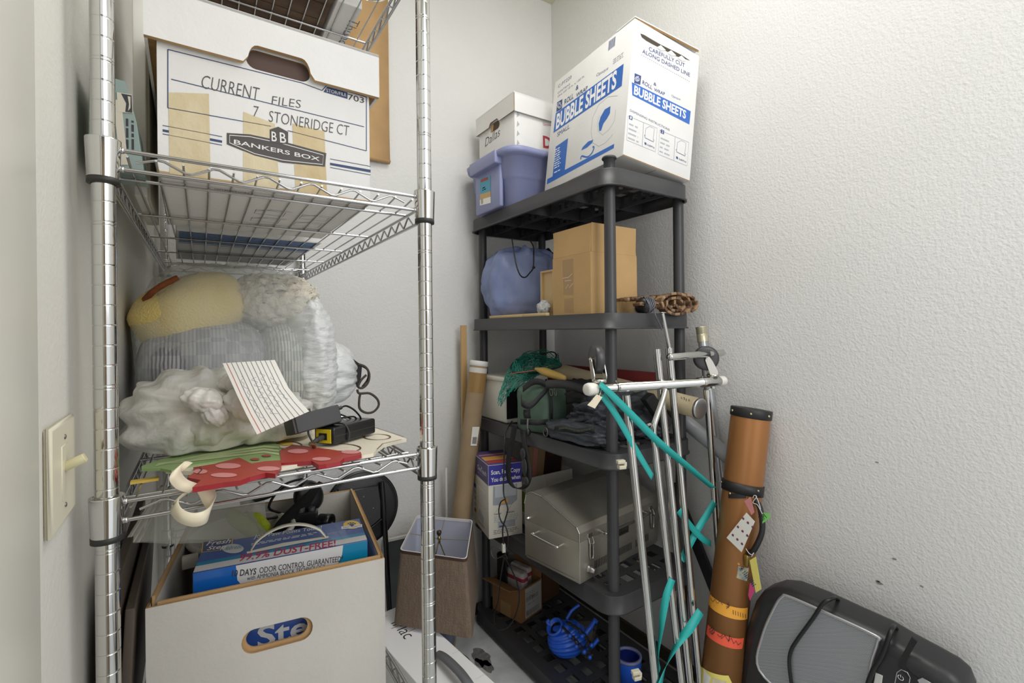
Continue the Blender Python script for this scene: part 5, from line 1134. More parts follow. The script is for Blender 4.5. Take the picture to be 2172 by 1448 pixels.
for ring_, (rx, rz, cx, cz) in enumerate(((0.075, 0.034, 1.385, T2 + 0.031), (0.045, 0.020, 1.385, T2 + 0.030), (0.060, 0.028, 1.452, T2 + 0.034))):
    n_ = (17, 10, 14)[ring_]
    for i in range(n_):
        a = 2 * math.pi * i / n_; tile(Vector((cx + rx * math.cos(a), 1.068 + 0.006 * ring_ + 0.004 * math.sin(3 * a), cz + rz * math.sin(a) + 0.002)), 0, 0.024, 0.034, 0.009, (0.1, -math.atan2(rz * math.cos(a), -rx * math.sin(a)), r2.uniform(-.15, .15)), SLATL if i % 2 else SLAT)
b.M = Matrix()
for yk in (1.065, 1.08): b.tube([(1.225 + 0.27 * k / 10, yk, T2 + 0.03) for k in range(11)], 0.0015, BLACKP, 6)
b.build('slat_links', t)
t = thing('cord_bundle', 'black coiled cord bundle at the edge of the second tier beside the slat mat', 'cord')
GCORD = mat('grey_cord', (0.36, 0.37, 0.40), 0.4)
cb = onY(1368, 648, 1.085); b = MB(); b.lathe([(0.012, -0.025), (0.026, -0.022), (0.028, 0.012), (0.020, 0.026), (0.012, 0.027)], BLACKP, cb, (1, 0.2, 0.1), 18); b.build('plug_body', t)
b = MB(); P = []
for k in range(60): a = k * 0.62; P.append(cb + Vector((-0.014 + 0.026 * k / 60 + 0.01 * math.sin(k * 1.3), 0.030 * math.sin(a), 0.028 * math.cos(a) + 0.001)))
b.tube(spl(P, 3), 0.0024, GCORD, 7); b.tube(spl([cb + Vector((0.02, -0.02, 0.005)), onY(1390, 668, 1.05), onY(1398, 685, 1.045), onY(1404, 700, 1.045)], 5), 0.0022, GCORD, 7); b.build('coiled_cord', t)
# ------------------------------------------------------------------ third tier
t = thing('white_appliance', 'small white plastic appliance at the back left of the third tier', 'appliance')
WAP = mat('aged_white_plastic', (0.86, 0.85, 0.81), 0.4)
b = MB(); b.box((1.095, 1.700, T3 + 0.0005), (1.31, 1.915, T3 + 0.182), WAP, 0.010); b.box((1.090, 1.695, T3 + 0.176), (1.315, 1.920, T3 + 0.196), WAP, 0.006); b.build('housing', t)
b = MB(); b.box((1.098, 1.6985, T3 + 0.02), (1.30, 1.7005, T3 + 0.15), BLACKP); b.build('front_panel', t, label='dark front panel')
# landing net
NET = mat('green_net', (0.10, 0.50, 0.43), 0.5); CORK = mat('yellow_wood_handle', (0.80, 0.66, 0.36), 0.5, var=0.1, vscale=12)
t = thing('landing_net', 'green fishing landing net with yellow wooden handle on the third tier', 'net')
Hc = onY(1120, 785, 1.62)
hp_ = spl([onY(1092, 790, 1.60), onY(1084, 777, 1.66), onY(1100, 760, 1.72), onY(1135, 757, 1.76), onY(1180, 766, 1.74), onY(1190, 776, 1.68), onY(1160, 786, 1.60), onY(1125, 791, 1.56)], 6, True)
b = MB(); b.tube(hp_, 0.003, BLACKP, 8, closed=True); b.build('hoop', t)
b = MB(); P = spl([onY(1176, 764, 1.80), onY(1180, 752, 1.82), onY(1170, 746, 1.82), onY(1150, 752, 1.82), onY(1132, 764, 1.80)], 5); b.tube(P, 0.0035, BLACKP, 8); b.build('spare_loop', t)
b = MB(); nu_, nv_ = 34, 15; G = []
lowp = [onY(1062, 862, 1.62), onY(1056, 850, 1.62), onY(1066, 832, 1.63), onY(1082, 812, 1.64), onY(1110, 806, 1.62), onY(1118, 815, 1.58), onY(1100, 822, 1.58), onY(1078, 838, 1.58)]
low = spl(lowp, 6, True); nH = len(hp_)
for j in range(nv_ + 1):
    row = []
    for i in range(nu_):
        a = hp_[int(i * nH / nu_) % nH]; c = low[int(i * len(low) / nu_) % len(low)]; f = j / nv_
        p = a.lerp(c, f) + Vector((0.006 * noise.noise(Vector((i * .7, j * .9, 1))), 0.008 * noise.noise(Vector((i * .7, j * .9, 5))), 0.018 * math.sin(f * math.pi) + 0.006 * noise.noise(Vector((i * .7, j * .9, 9)))))
        row.append(p)
    G.append(row)
for i in range(nu_):
    b.tube([G[j][(i + j // 2) % nu_] for j in range(nv_ + 1)], 0.0013, NET, 4, caps=False); b.tube([G[j][(i - j // 2) % nu_] for j in range(nv_ + 1)], 0.0013, NET, 4, caps=False)
for k in range(60):   # bunched netting over the hoop
    f = k / 60; p0 = hp_[int(f * nH)]; p1 = hp_[int((f * 1.7 + 0.4) * nH) % nH]; b.tube(spl([p0, p0.lerp(p1, .5) + Vector((0, 0, 0.03 + 0.02 * math.sin(k))), p1], 5), 0.0013, NET, 4, caps=False)
b.build('mesh_bag', t, kind='stuff')
b = MB(); h0, h1 = onY(1143, 784, 1.50), onY(1198, 802, 1.38); hd = h1 - h0; L_ = hd.length
b.lathe([(0.005, -0.018), (0.010, 0.0), (0.017, 0.025), (0.0165, 0.05), (0.015, 0.08), (0.0135, L_ * 0.85), (0.010, L_), (0.006, L_ + 0.003)], CORK, h0, hd, 18); b.build('handle', t, label='yellow wooden handle')
b = MB(); b.tube([h0, onY(1080, 793, 1.57)], 0.002, mat('copper_wire', (0.60, 0.40, 0.28), 0.35, 1.0), 8); b.build('shaft', t)
b = MB(); c = onY(1201, 812, 1.375); b.tube([h1, c, onY(1199, 822, 1.375), onY(1203, 829, 1.375), onY(1207, 826, 1.375), onY(1204, 815, 1.375), c], 0.0016, SCRW, 8); b.build('snap_clip', t)
# green cooler bag with webbing
GRN = mat('green_canvas', (0.36, 0.45, 0.39), 0.75, var=0.22, vscale=9, bump=0.5, bscale=16, bdist=0.006); WEB = mat('black_webbing', (0.14, 0.14, 0.145), 0.65, bump=0.3, bscale=240)
t = thing('cooler_bag', 'small dark green zip bag with black straps at the edge of the third tier', 'bag')
gc = Vector((1.150, 1.520, T3)); Rg = Matrix.Rotation(-TH + math.radians(8), 4, 'Z'); Rg2 = Matrix.Rotation(-TH + math.radians(50), 4, 'Z')
def gf(q, th, ph): return 1 + 0.05 * noise.noise(q * 2.4) + 0.02 * noise.noise(q * 6)
b = MB(); b.blob(gc + Vector((0, 0, 0.088)), (0.078, 0.078, 0.097), GRN, e=(0.42, 0.30), nu=96, nv=56, zmin=T3 + 0.001, fn=gf, M=Rg2); b.build('bag_body', t)
gl = lambda x, y, z: gc + Rg @ Vector((x, y, z))
b = MB(); b.ribbon([gl(0.015, -0.106, 0.06), gl(0.015, -0.110, 0.10), gl(0.012, -0.108, 0.15), gl(0.010, -0.095, 0.182), gl(0.005, -0.02, 0.188), gl(0.0, 0.06, 0.188)], Rg @ Vector((1, 0, 0)), 0.010, WEB, 0.003); b.build('zipper', t)
for dx in (0.012, 0.028):
    b = MB(); b.tube(spl([gl(dx, -0.104, 0.178), gl(dx - 0.004, -0.112, 0.168), gl(dx - 0.002, -0.114, 0.152), gl(dx + 0.004, -0.113, 0.152), gl(dx + 0.004, -0.111, 0.168), gl(dx, -0.104, 0.178)], 4), 0.0018, SCRW, 8); b.build('zip_pull', t)
b = MB(); b.ribbon(spl([gl(-0.096, -0.08, 0.14), gl(-0.099, -0.115, 0.125), gl(-0.07, -0.13, 0.118), gl(-0.03, -0.12, 0.15), gl(0.0, -0.105, 0.185), gl(-0.04, -0.07, 0.20), gl(-0.085, -0.05, 0.17)], 6), [Vector((0.1, 0.1, 1))] * 37, 0.024, WEB, 0.003); b.build('carry_handle', t)
b = MB(); b.ribbon([gl(-0.080, -0.108, 0.10), gl(-0.082, -0.113, 0.085), gl(-0.078, -0.112, 0.068)], Rg @ Vector((1, 0, 0)), 0.026, WEB, 0.004); b.ribbon([gl(-0.105, -0.106, 0.055), gl(-0.04, -0.113, 0.050), gl(0.0, -0.111, 0.052)], (0, 0, 1), 0.020, WEB, 0.003); b.build('strap_anchor', t)
b = MB(); b.tube([gl(-0.078, -0.113, 0.066), gl(-0.080, -0.118, 0.045), gl(-0.080, -0.118, 0.030)], 0.004, SCRW, 10); b.blob(gl(-0.078, -0.118, 0.018), (0.012, 0.010, 0.014), GLBK, nu=14, nv=10); b.build('swivel_clip', t)
Xs = 1.045; sx = lambda u, v, d=0.0: onX(u, v, Xs + d)
b = MB(); b.ribbon(spl([sx(1092, 900), sx(1087, 930), sx(1080, 965), sx(1078, 1000), sx(1082, 1022), sx(1092, 1034), sx(1108, 1035), sx(1118, 1025), sx(1122, 1005), sx(1118, 975), sx(1113, 945), sx(1110, 922, .02), sx(1108, 905, .035)], 5), [Vector((0.25, -1, 0.05))] * 61, 0.026, WEB, 0.003); b.build('shoulder_strap', t)
b = MB(); b.blob(sx(1109, 962, -.012), (0.006, 0.016, 0.022), DKG, nu=16, nv=10); b.blob(sx(1112, 990, -.012), (0.006, 0.017, 0.032), DKG, nu=16, nv=10); b.blob(sx(1116, 1020, -.012), (0.006, 0.016, 0.016), DKG, nu=16, nv=10); b.build('shoulder_pad', t)
# black bags and clothing
def heap(name, label, cat, parts, m, extra=None):
    t = thing(name, label, cat)
    b = MB()
    for c, r, rz, amp, sd in parts: b.blob(c, r, m, e=(0.8, 0.8), nu=64, nv=40, amp=amp, sc=9, seed=sd, zmin=T3 + 0.001, M=Matrix.Rotation(rz, 4, 'Z'), oct_=4)
    b.build('fabric_body', t)
    if extra: extra(t)
    return t
BCLO = mat('washed_black_cloth', (0.21, 0.205, 0.205), 0.85, var=0.25, vscale=10, bump=0.5, bscale=35, bdist=0.006)
BCL2 = mat('charcoal_nylon', (0.29, 0.30, 0.33), 0.5, var=0.3, vscale=8, bump=0.5, bscale=22, bdist=0.008)
def ex_pad(t):
    b = MB(); P = [onY(1160, 815, 1.40), onY(1200, 815, 1.345), onY(1240, 828, 1.32), onY(1262, 840, 1.30)]
    b.tube(spl(P, 5), 0.016, BCLO, 12); b.build('rolled_hem', t)
heap('padded_bag', 'black quilted bag lying under the landing net handle on the third tier', 'bag', [((1.31, 1.49, T3 + 0.135), (0.12, 0.075, 0.055), -TH, 0.25, 3), ((1.31, 1.49, T3 + 0.06), (0.11, 0.07, 0.075), -TH, 0.2, 7)], BCLO, ex_pad)
heap('black_jacket', 'crumpled black jacket behind the near post on the third tier', 'jacket', [((1.30, 1.265, T3 + 0.085), (0.155, 0.10, 0.085), -TH * 0.6, 0.35, 11), ((1.215, 1.27, T3 + 0.075), (0.07, 0.09, 0.06), 0.3, 0.35, 15), ((1.39, 1.22, T3 + 0.04), (0.085, 0.085, 0.045), 0, 0.25, 17)], BCL2)
def ex_z(t):
    p0, p1 = onX(1178, 908, 1.071), onX(1262, 912, 1.090)
    b = MB(); b.ribbon([p0.lerp(p1, k / 8) + Vector((-0.004, 0, 0.004 * math.sin(k))) for k in range(9)], (0.3, 0, 1), 0.016, WEB, 0.003); b.build('zip_tape', t)
    b = MB()
    for k in range(26): c = p0.lerp(p1, 0.15 + 0.8 * k / 26) + Vector((-0.007, 0, 0.004 * math.sin(k * .3))); b.box(c - Vector((0.001, 0.0016, 0.003)), c + Vector((0.001, 0.0016, 0.003)), SCRW)
    b.build('zip_teeth', t)
    c = onX(1157, 916, 1.066); b = MB(); b.tube([c + Vector((0, 0.013 * math.cos(k / 16 * 6.283), 0.016 * math.sin(k / 16 * 6.283))) for k in range(16)], 0.0016, SCRW, 8, closed=True); b.build('split_ring', t)
heap('zip_pouch', 'charcoal zippered pouch with split ring at the front edge of the third tier', 'pouch', [((1.130, 1.280, T3 + 0.032), (0.055, 0.16, 0.036), 0.06, 0.18, 21)], BCL2, ex_z)
b = MB(); b.M = frame(onX(1372, 840, 1.30), (0.55, -0.2, -0.8), (0.3, 0.9, 0.0)); b.box((0, -0.02, -0.02), (0.13, 0.02, 0.02), CLOTHK, 0.004); b.build('black_case', label='black rectangular foam case standing behind the chrome rack tubes', cat='case')
# tubes lying along the shelf
CRT = mat('cream_tube', (0.87, 0.80, 0.66), 0.5, var=0.05); ALU = mat('aluminium', (0.70, 0.70, 0.70), 0.35, 0.9)
t = thing('cream_tube', 'long cream mailing tube with metal end cap sticking out past the chrome rack', 'tube')
A = Vector((1.400, 0.975, 1.091)); B3 = Vector((1.405, 1.800, 1.176)); d = B3 - A
b = MB(); b.lathe([(0.0345, 0.002), (0.0345, d.length)], CRT, A, d, 28); tb = b.build('tube_body', t)
b = MB(); b.lathe([(0.0, -0.001), (0.030, -0.001), (0.035, 0.0), (0.0358, 0.002), (0.0358, 0.008), (0.0346, 0.009)], ALU, A, d, 28, caps=False); b.build('end_cap', t, label='brushed metal end cap')
b = MB(); u_, v_ = _basis(d); dn = d.normalized()
def onT(s, ang, off=0.0008): return A + dn * s + (Vector((-1, 0, 0)) * math.cos(ang) + Vector((0, 0, 1)) * math.sin(ang)) * (0.0345 + off)
for seq in ([(0.055, .75), (0.062, .95)], [(0.045, .70), (0.048, .95), (0.053, .92)], [(0.036, .65), (0.04, .9)], [(0.025, .7), (0.03, .92)]): b.tube([onT(*q) for q in seq], 0.0009, MK, 5)
b.build('pen_marks', t)
b = MB(); b.box((1.462, 1.20, T3 + 0.0005), (1.494, 1.885, 1.190), mat('dark_red_cloth', (0.50, 0.17, 0.17), 0.7, var=0.15), 0.003); b.build('red_binder', label='dark red flat case standing along the back of the third tier', cat='case')
t = thing('plastic_roll', 'greenish translucent plastic roll between chrome rack and cream tube', 'roll')
b = MB(); p0, p1 = onX(1335, 872, 1.34), onX(1368, 842, 1.36); d = p1 - p0; p0 = p0 - d * .1
b.lathe([(0.012, 0), (0.028, 0), (0.029, d.length * 1.6), (0.012, d.length * 1.6)], mat('cloudy_plastic', (0.78, 0.80, 0.68), 0.3, trans=0.15), p0, (0.05, 0.9, 0.25), 24, caps=False); b.build('roll_body', t)
t = thing('grey_pipe', 'grey plastic pipe slanting down behind the chrome rack by the right wall', 'pipe')
A = Vector((1.535, 0.945, 0.905)); B3 = Vector((1.540, 1.300, 1.094)); b = MB(); b.lathe([(0.0, 0.0), (0.027, 0.0), (0.027, (B3 - A).length), (0, (B3 - A).length)], mat('grey_pvc', (0.62, 0.63, 0.64), 0.35, var=0.06), A, B3 - A, 24, caps=False); b.build('pipe_body', t)
t = thing('silver_pole', 'silver pole with banded top collar leaning on the right wall', 'pole')
A = Vector((1.565, 0.905, 0.0)); B3 = Vector((1.560, 1.083, 1.365)); d = B3 - A; L_ = d.length
b = MB(); b.lathe([(0.0165, 0.0), (0.0165, L_ - 0.055)], mat('silver_paint', (0.72, 0.73, 0.74), 0.3, 0.6), A, d, 20); b.build('pole_body', t)
b = MB(); b.lathe([(0.0185, L_ - 0.056), (0.0188, L_ - 0.03), (0.0178, L_ - 0.029), (0.0178, L_ - 0.026), (0.0188, L_ - 0.025), (0.0188, L_ - 0.004), (0.0195, L_ - 0.003), (0.0195, L_), (0.012, L_)], mat('pale_collar', (0.80, 0.77, 0.66), 0.3, 0.5), A, d, 20, caps=False); b.build('top_collar', t)
t = thing('black_bar', 'flat black bar leaning between black shelf and right wall', 'bar')
a, c = onX(1448, 1080, 1.558), onX(1520, 1260, 1.558); d = (c - a).normalized(); e = a + d * ((0.012 - a.z) / d.z); b = MB(frame(a - d * 0.1, d, (0, 0.8, 0.5))); b.box((0, -0.022, -0.006), ((e - a).length + 0.095, 0.022, 0.006), CLOTHK, 0.002); b.build('bar_body', t)

# ------------------------------------------------------------------ fourth tier
t = thing('scanner_carton', 'tall printed scanner carton with blue top band at the left edge of the fourth tier', 'box')
IVO = mat('ivory_card', (0.87, 0.85, 0.80), 0.6, var=0.04); ULT = mat('print_ultramarine', (0.22, 0.21, 0.60), 0.5); PURP = mat('print_purple', (0.38, 0.34, 0.52), 0.55); ORNG = mat('print_orange', (0.90, 0.66, 0.34), 0.5)
Ms = Rz((0.985, 1.668, T4 + 0.0005), -12.6); sw, sdp, shh = 0.147, 0.225, 0.299
b = MB(Ms); b.box((0, 0, 0), (sw, sdp, shh), IVO, 0.0015)
Fs = Ms @ frame((0, sdp, 0), (0, -1, 0), (0, 0, 1)); Ff = Ms @ frame((0, 0, 0), (1, 0, 0), (0, 0, 1)); Ft = Ms @ frame((0, 0, shh), (1, 0, 0), (0, 1, 0))
rect(b, Ff, 0.001, shh - 0.082, sw - 0.001, shh - 0.001, ULT); rect(b, Fs, 0.001, shh - 0.082, sdp - 0.001, shh - 0.001, PURP); rect(b, Ft, 0.001, 0.001, sw - 0.001, sdp - 0.001, PURP)
rect(b, Ft, 0.01, 0.03, sw - 0.01, 0.06, mat('print_scarlet', (0.80, 0.28, 0.20), 0.5), 0.0006); rect(b, Ft, 0.01, 0.07, sw - 0.01, 0.13, ORNG, 0.0006); rect(b, Ft, 0.01, 0.15, sw - 0.02, 0.17, PINK, 0.0006)
text(b, Ff, 'Scan, Fax, Copy', 0.012, shh - 0.038, 0.017, WINK, w=0.128, bold=0.016, z=0.0008); text(b, Ff, 'You decide when', 0.012, shh - 0.068, 0.017, WINK, w=0.128, bold=0.016, z=0.0008)
text(b, Fs, 'OneTouch', 0.075, shh - 0.052, 0.020, WINK, w=0.125, bold=0.006, z=0.0008); smalltext(b, Fs, 0.075, shh - 0.065, 0.20, 1, 0.006, WINK, 3); smalltext(b, Fs, 0.09, shh - 0.03, 0.15, 1, 0.006, WINK, 4)
smalltext(b, Fs, 0.02, shh - 0.10, 0.20, 3, 0.008, THINL, 7, .3); smalltext(b, Fs, 0.08, shh - 0.135, 0.20, 8, 0.009, THINL, 8, .25)
for k in range(5): rect(b, Fs, 0.022, shh - 0.145 - 0.027 * k, 0.05, shh - 0.128 - 0.027 * k, (SBLUE, THINL, THINL, THINL, REDP)[k])
shape(b, Fs, [(0.08, 0.05), (0.15, 0.03), (0.16, 0.06), (0.10, 0.085)], THINL, 0.0005); smalltext(b, Fs, 0.08, 0.025, 0.18, 2, 0.006, INK, 9)
SCG = mat('print_pale_grey', (0.74, 0.75, 0.77), 0.55); SCG2 = mat('print_mid_grey', (0.62, 0.64, 0.67), 0.55)
shape(b, Ff, [(0.018, 0.135), (0.10, 0.128), (0.125, 0.145), (0.125, 0.212), (0.02, 0.212)], SCG2, 0.0005); rect(b, Ff, 0.028, 0.165, 0.12, 0.212, SCG, 0.0007); rect(b, Ff, 0.055, 0.138, 0.085, 0.155, ORNG, 0.0008)
text(b, Ff, 'Cancel', 0.022, 0.095, 0.008, INK, bold=0.01); text(b, Ff, 'Custom', 0.075, 0.095, 0.008, INK, bold=0.01); stroke(b, Ff, [(0.03, 0.107), (0.058, 0.137)], 0.0008, INK); stroke(b, Ff, [(0.085, 0.107), (0.105, 0.137)], 0.0008, INK)
smalltext(b, Ff, 0.022, 0.085, 0.05, 4, 0.007, THINL, 11); smalltext(b, Ff, 0.075, 0.085, 0.135, 4, 0.007, THINL, 12); rect(b, Ff, 0.04, 0.038, 0.115, 0.066, SCG2, 0.0005); rect(b, Ff, 0.045, 0.042, 0.062, 0.048, BNAV, 0.0007); smalltext(b, Ff, 0.02, 0.03, 0.13, 3, 0.0065, INK, 13, .3)
b.build('carton_body', t)
t = thing('storage_bin', 'white open bin with lime green side panel behind the steel grill', 'bin')
LIMEG = mat('print_lime', (0.56, 0.63, 0.22), 0.55); WBIN = mat('milky_white_bin', (0.86, 0.85, 0.80), 0.35)
bx0, by0, bx1, by1, bh = 1.187, 1.692, 1.452, 1.905, 0.203
b = MB(Matrix.Translation((bx0, by0, T4 + 0.0005))); open_carton(b, bx1 - bx0, by1 - by0, bh, WBIN, WBIN, th=0.005)
Fs = frame((bx0, by1, T4), (0, -1, 0), (0, 0, 1)); rect(b, Fs, 0.01, 0.055, by1 - by0 - 0.006, bh - 0.06, LIMEG); smalltext(b, Fs, 0.13, 0.115, 0.20, 3, 0.010, mat('print_pale_lime', (0.78, 0.83, 0.55), 0.6), 6, .3)
for k in (0.11, 0.20): b.tube([(k, -0.001, 0.15), (k, -0.001, bh - 0.02), (k - 0.012, -0.001, bh - 0.006)], 0.002, WBIN, 6)
b.build('bin_body', t)
t = thing('picture_book', 'tan book with dark flower print standing in the white bin', 'book')
b = MB(); Mb_ = Rz((1.205, 1.765, T4 + 0.008), 4, 8); b.M = Mb_; b.box((0, 0, 0), (0.235, 0.022, 0.325), mat('tan_book_cover', (0.70, 0.57, 0.42), 0.6, var=0.2, vscale=3, aniso=(6, 1, 0.5)), 0.001)
Fk = Mb_ @ frame((0, 0, 0), (1, 0, 0), (0, 0, 1)); DKB = mat('dark_brown_print', (0.22, 0.13, 0.11), 0.6)
rect(b, Fk, 0.12, 0.005, 0.23, 0.32, DKB); ct = (0.165, 0.285)
for k in range(9): a = k * 0.698; shape(b, Fk, oval(ct[0] + 0.02 * math.cos(a), ct[1] + 0.02 * math.sin(a), 0.009, 0.009, 10), mat('maroon_print', (0.36, 0.12, 0.13), 0.6), 0.0007)
shape(b, Fk, oval(ct[0], ct[1], 0.009, 0.009, 12), BRN, 0.0009); rect(b, Fk, 0.05, 0.005, 0.075, 0.32, PINK, 0.0005); b.build('book_block', t)

# portable stainless grill
SS = mat('worn_stainless', (0.74, 0.72, 0.67), 0.48, 0.75, var=0.22, vscale=5, bump=0.03, bscale=60); SSB = mat('bright_steel', (0.80, 0.80, 0.78), 0.22, 1.0); DARKH = mat('dark_slot', (0.06, 0.06, 0.06), 0.8)
t = thing('portable_grill', 'portable stainless steel box grill with carry handle on the fourth tier', 'grill')
gw, gd, gh = 0.470, 0.268, 0.139; Mg = Rz((1.055, 1.196, T4 + 0.001), 7.7)
b = MB(Mg); b.box((0, 0, 0.006), (gw, gd, gh), SS, 0.002); b.box((0.004, 0.004, 0), (gw - 0.004, gd - 0.004, 0.007), SS)
Fs = Mg @ frame((0, gd, 0), (0, -1, 0), (0, 0, 1)); Ff = Mg @ frame((0, 0, 0), (1, 0, 0), (0, 0, 1))
for x0, x1 in ((0.078, 0.165), (0.21, 0.29), (0.32, 0.40)):
    n_ = 11
    for k in range(n_): x = x0 + (x1 - x0) * k / (n_ - 1); shape(b, Ff, rrect(x - 0.0018, 0.028, x + 0.0018, 0.056, 0.0017, 2), DARKH, 0.0006)
rect(b, Ff, 0.185, 0.098, 0.275, 0.122, mat('dull_plate', (0.42, 0.40, 0.36), 0.4, 0.8), 0.0006); text(b, Ff, 'Sedona', 0.19, 0.103, 0.012, DARKH, w=0.078, shear=0.3, z=0.0012)
stroke(b, Fs, [(0.01, 0.012), (gd - 0.004, 0.012)], 0.002, SSB, 0.0006); stroke(b, Fs, [(gd - 0.0015, 0.004), (gd - 0.0015, gh)], 0.003, SSB, 0.0006)
bd = b.build('firebox', t)
prof = pins(Fs, [(1107, 1097), (1110, 1066), (1116, 1048), (1127, 1043), (1150, 1053), (1223, 1118), (1228, 1132), (1229, 1154)])
prof[0] = (0.0, gh + 0.001); prof[-1] = (gd, gh + 0.001); prof[-2] = (gd, prof[-2][1])
prof = [(max(0.0, min(gd, x)), z) for x, z in prof]
b = MB(); N = len(prof); L0 = [Fs @ Vector((p[0], p[1], 0)) for p in prof]; L1 = [p + Mg.to_3x3() @ Vector((gw, 0, 0)) for p in L0]
b.addw(L0 + L1, [list(range(N)), list(range(N, 2 * N))[::-1]] + [[(k + 1) % N, k, N + k, N + (k + 1) % N] for k in range(N)], SS)
for k in range(1, N - 1): b.tube([L0[k], L0[k + 1]], 0.0022, SSB, 6)
b.build('lid', t)
def bar_handle(name, F, p, q, out, r, ends=0.018):
    b = MB(); P = [F @ Vector((p[0], p[1], 0)), F @ Vector((p[0], p[1], out * .7)), F @ Vector((p[0] + (q[0] - p[0]) * 0.06, p[1] + (q[1] - p[1]) * .06, out)), F @ Vector((q[0] - (q[0] - p[0]) * 0.06, q[1] - (q[1] - p[1]) * .06, out)), F @ Vector((q[0], q[1], out * .7)), F @ Vector((q[0], q[1], 0))]
    b.tube(spl(P, 5), r, SSB, 10); return b.build(name, t)
bar_handle('side_handle', Fs, (0.075, 0.118), (0.195, 0.112), 0.035, 0.0045); bar_handle('lid_handle', Ff, (0.105, gh + 0.012), (0.365, gh + 0.012), 0.032, 0.005)
for x in (0.052, 0.42):
    b = MB(); Fh = Ff @ Matrix.Translation((x, gh, 0)); b.M = Fh
    b.box((-0.012, 0.004, 0), (0.012, 0.018, 0.003), SSB, 0.002); b.tube(spl([(-0.009, 0.006, 0.004), (-0.010, -0.012, 0.010), (0, -0.018, 0.011), (0.010, -0.012, 0.010), (0.009, 0.006, 0.004)], 4), 0.0022, SSB, 8); b.rprism(rrect(-0.008, -0.062, 0.008, -0.012, 0.006, 3), 0.004, 0.009, SSB, 0.001); b.tube(spl([(-0.008, -0.015, 0.009), (-0.008, -0.055, 0.009), (0, -0.066, 0.010), (0.008, -0.055, 0.009), (0.008, -0.015, 0.009)], 4), 0.002, SSB, 8); b.build('latch', t)
b = MB(); b.lathe([(0.0, 0), (0.013, 0.0), (0.014, 0.004), (0.011, 0.007), (0.0105, 0.013), (0.012, 0.015), (0.0095, 0.019), (0.0085, 0.026), (0.006, 0.028), (0, 0.028)], ALU, Ff @ Vector((0.045, 0.040, 0)), Ff.to_3x3() @ Vector((0, 0, 1)), 20, caps=False); b.build('gas_fitting', t)
b = MB(); p = Fs @ Vector((0.028, gh + 0.016, 0)); b.lathe([(0.006, -0.002), (0.006, 0.010), (0.004, 0.012), (0.004, 0.02)], SSB, p, Fs.to_3x3() @ Vector((0, 0, 1)), 12); b.build('hinge_bolt', t)
# hanging black charging cable
t = thing('charging_cable', 'black cable with looped end hanging from the third tier past the scanner carton', 'cable')
Xc = 1.022; cx = lambda u, v, d=0.0: onX(u, v, Xc + d)
b = MB(); b.tube(spl([onX(1086, 893, 1.07), cx(1078, 905), cx(1071, 925, -.11), cx(1069, 980, -.115), cx(1068, 1040, -.115), cx(1072, 1060, -.115), cx(1077, 1080, -.115), cx(1072, 1100, -.115), cx(1066, 1125, -.115), cx(1070, 1165, -.11), cx(1076, 1185, -.1)], 6), 0.0026, GLBK, 8)
b.tube(spl([cx(1072, 1058, -.118), cx(1062, 1065, -.118), cx(1058, 1085, -.118), cx(1063, 1105, -.118), cx(1074, 1120, -.118), cx(1078, 1150, -.11), cx(1070, 1180, -.1)], 6), 0.0024, GLBK, 8)
b.tube(spl([cx(1070, 1180, -.1), cx(1062, 1225, -.05), cx(1056, 1275, 0), cx(1049, 1300, 0), cx(1050, 1322, 0), cx(1060, 1334, 0), cx(1076, 1330, 0), cx(1090, 1312, 0), cx(1101, 1275, 0), cx(1098, 1240, -.02), cx(1086, 1210, -.05), cx(1072, 1183, -.1)], 6), 0.0026, GLBK, 8)
b.build('cable_run', t)
b = MB(); b.M = frame(cx(1068, 1160, -.112), (0.3, 1, 0), (0, 0, 1)); b.rprism(rrect(-0.008, -0.018, 0.008, 0.012, 0.003), -0.006, 0.006, mat('pale_clip', (0.72, 0.72, 0.68), 0.4), 0.001); b.M = Matrix(); b.tube(spl([cx(1070, 1176, -.1), cx(1050, 1185, -.1), cx(1042, 1170, -.1), cx(1046, 1158, -.1), cx(1064, 1166, -.11)], 5), 0.0012, SCRW, 7); b.build('cable_clip', t)

# ------------------------------------------------------------------ bottom tier
t = thing('labelled_carton', 'small brown carton with white shipping label on the bottom tier', 'box')
Mn = Rz((1.182, 1.730, T5 + 0.0005), 14.1); nw, nd, nh = 0.146, 0.176, 0.144; KR3 = mat('brown_carton', (0.60, 0.44, 0.28), 0.75, var=0.15, vscale=8, bump=0.06, bscale=140)
b = MB(Mn); open_carton(b, nw, nd, nh, KR3, KR3)
Fs = Mn @ frame((0, nd, 0), (0, -1, 0), (0, 0, 1)); Ff = Mn @ frame((0, 0, 0), (1, 0, 0), (0, 0, 1))
rect(b, Ff, 0.028, 0.008, nw - 0.006, nh - 0.006, mat('label_grey', (0.74, 0.73, 0.71), 0.6)); smalltext(b, Ff, 0.035, nh - 0.03, 0.10, 4, 0.009, INK, 3, .3); barcode(b, Ff, 0.035, 0.014, 0.125, 0.038, INK, 5); barcode(b, Ff, 0.034, 0.078, 0.118, 0.096, INK, 7); smalltext(b, Ff, 0.045, 0.062, 0.11, 1, 0.008, INK, 2)
rect(b, Fs, 0.05, 0.0, 0.115, 0.06, TP)
b.build('carton_body', t)
b = MB(Mn @ frame((0, nd, nh), (0, -1, 0), (0, 0, 1)) @ Matrix.Rotation(math.radians(72), 4, 'X')); b.box((0.002, 0, -0.003), (nd - 0.002, 0.075, 0), KR3, 0.001); b.build('flap', t)
b = MB(Mn @ frame((nw, 0, nh), (0, 1, 0), (0, 0, 1)) @ Matrix.Rotation(math.radians(6), 4, 'X')); b.box((0.002, 0, -0.003), (nd - 0.002, 0.075, 0), KR3, 0.001); b.build('flap', t)
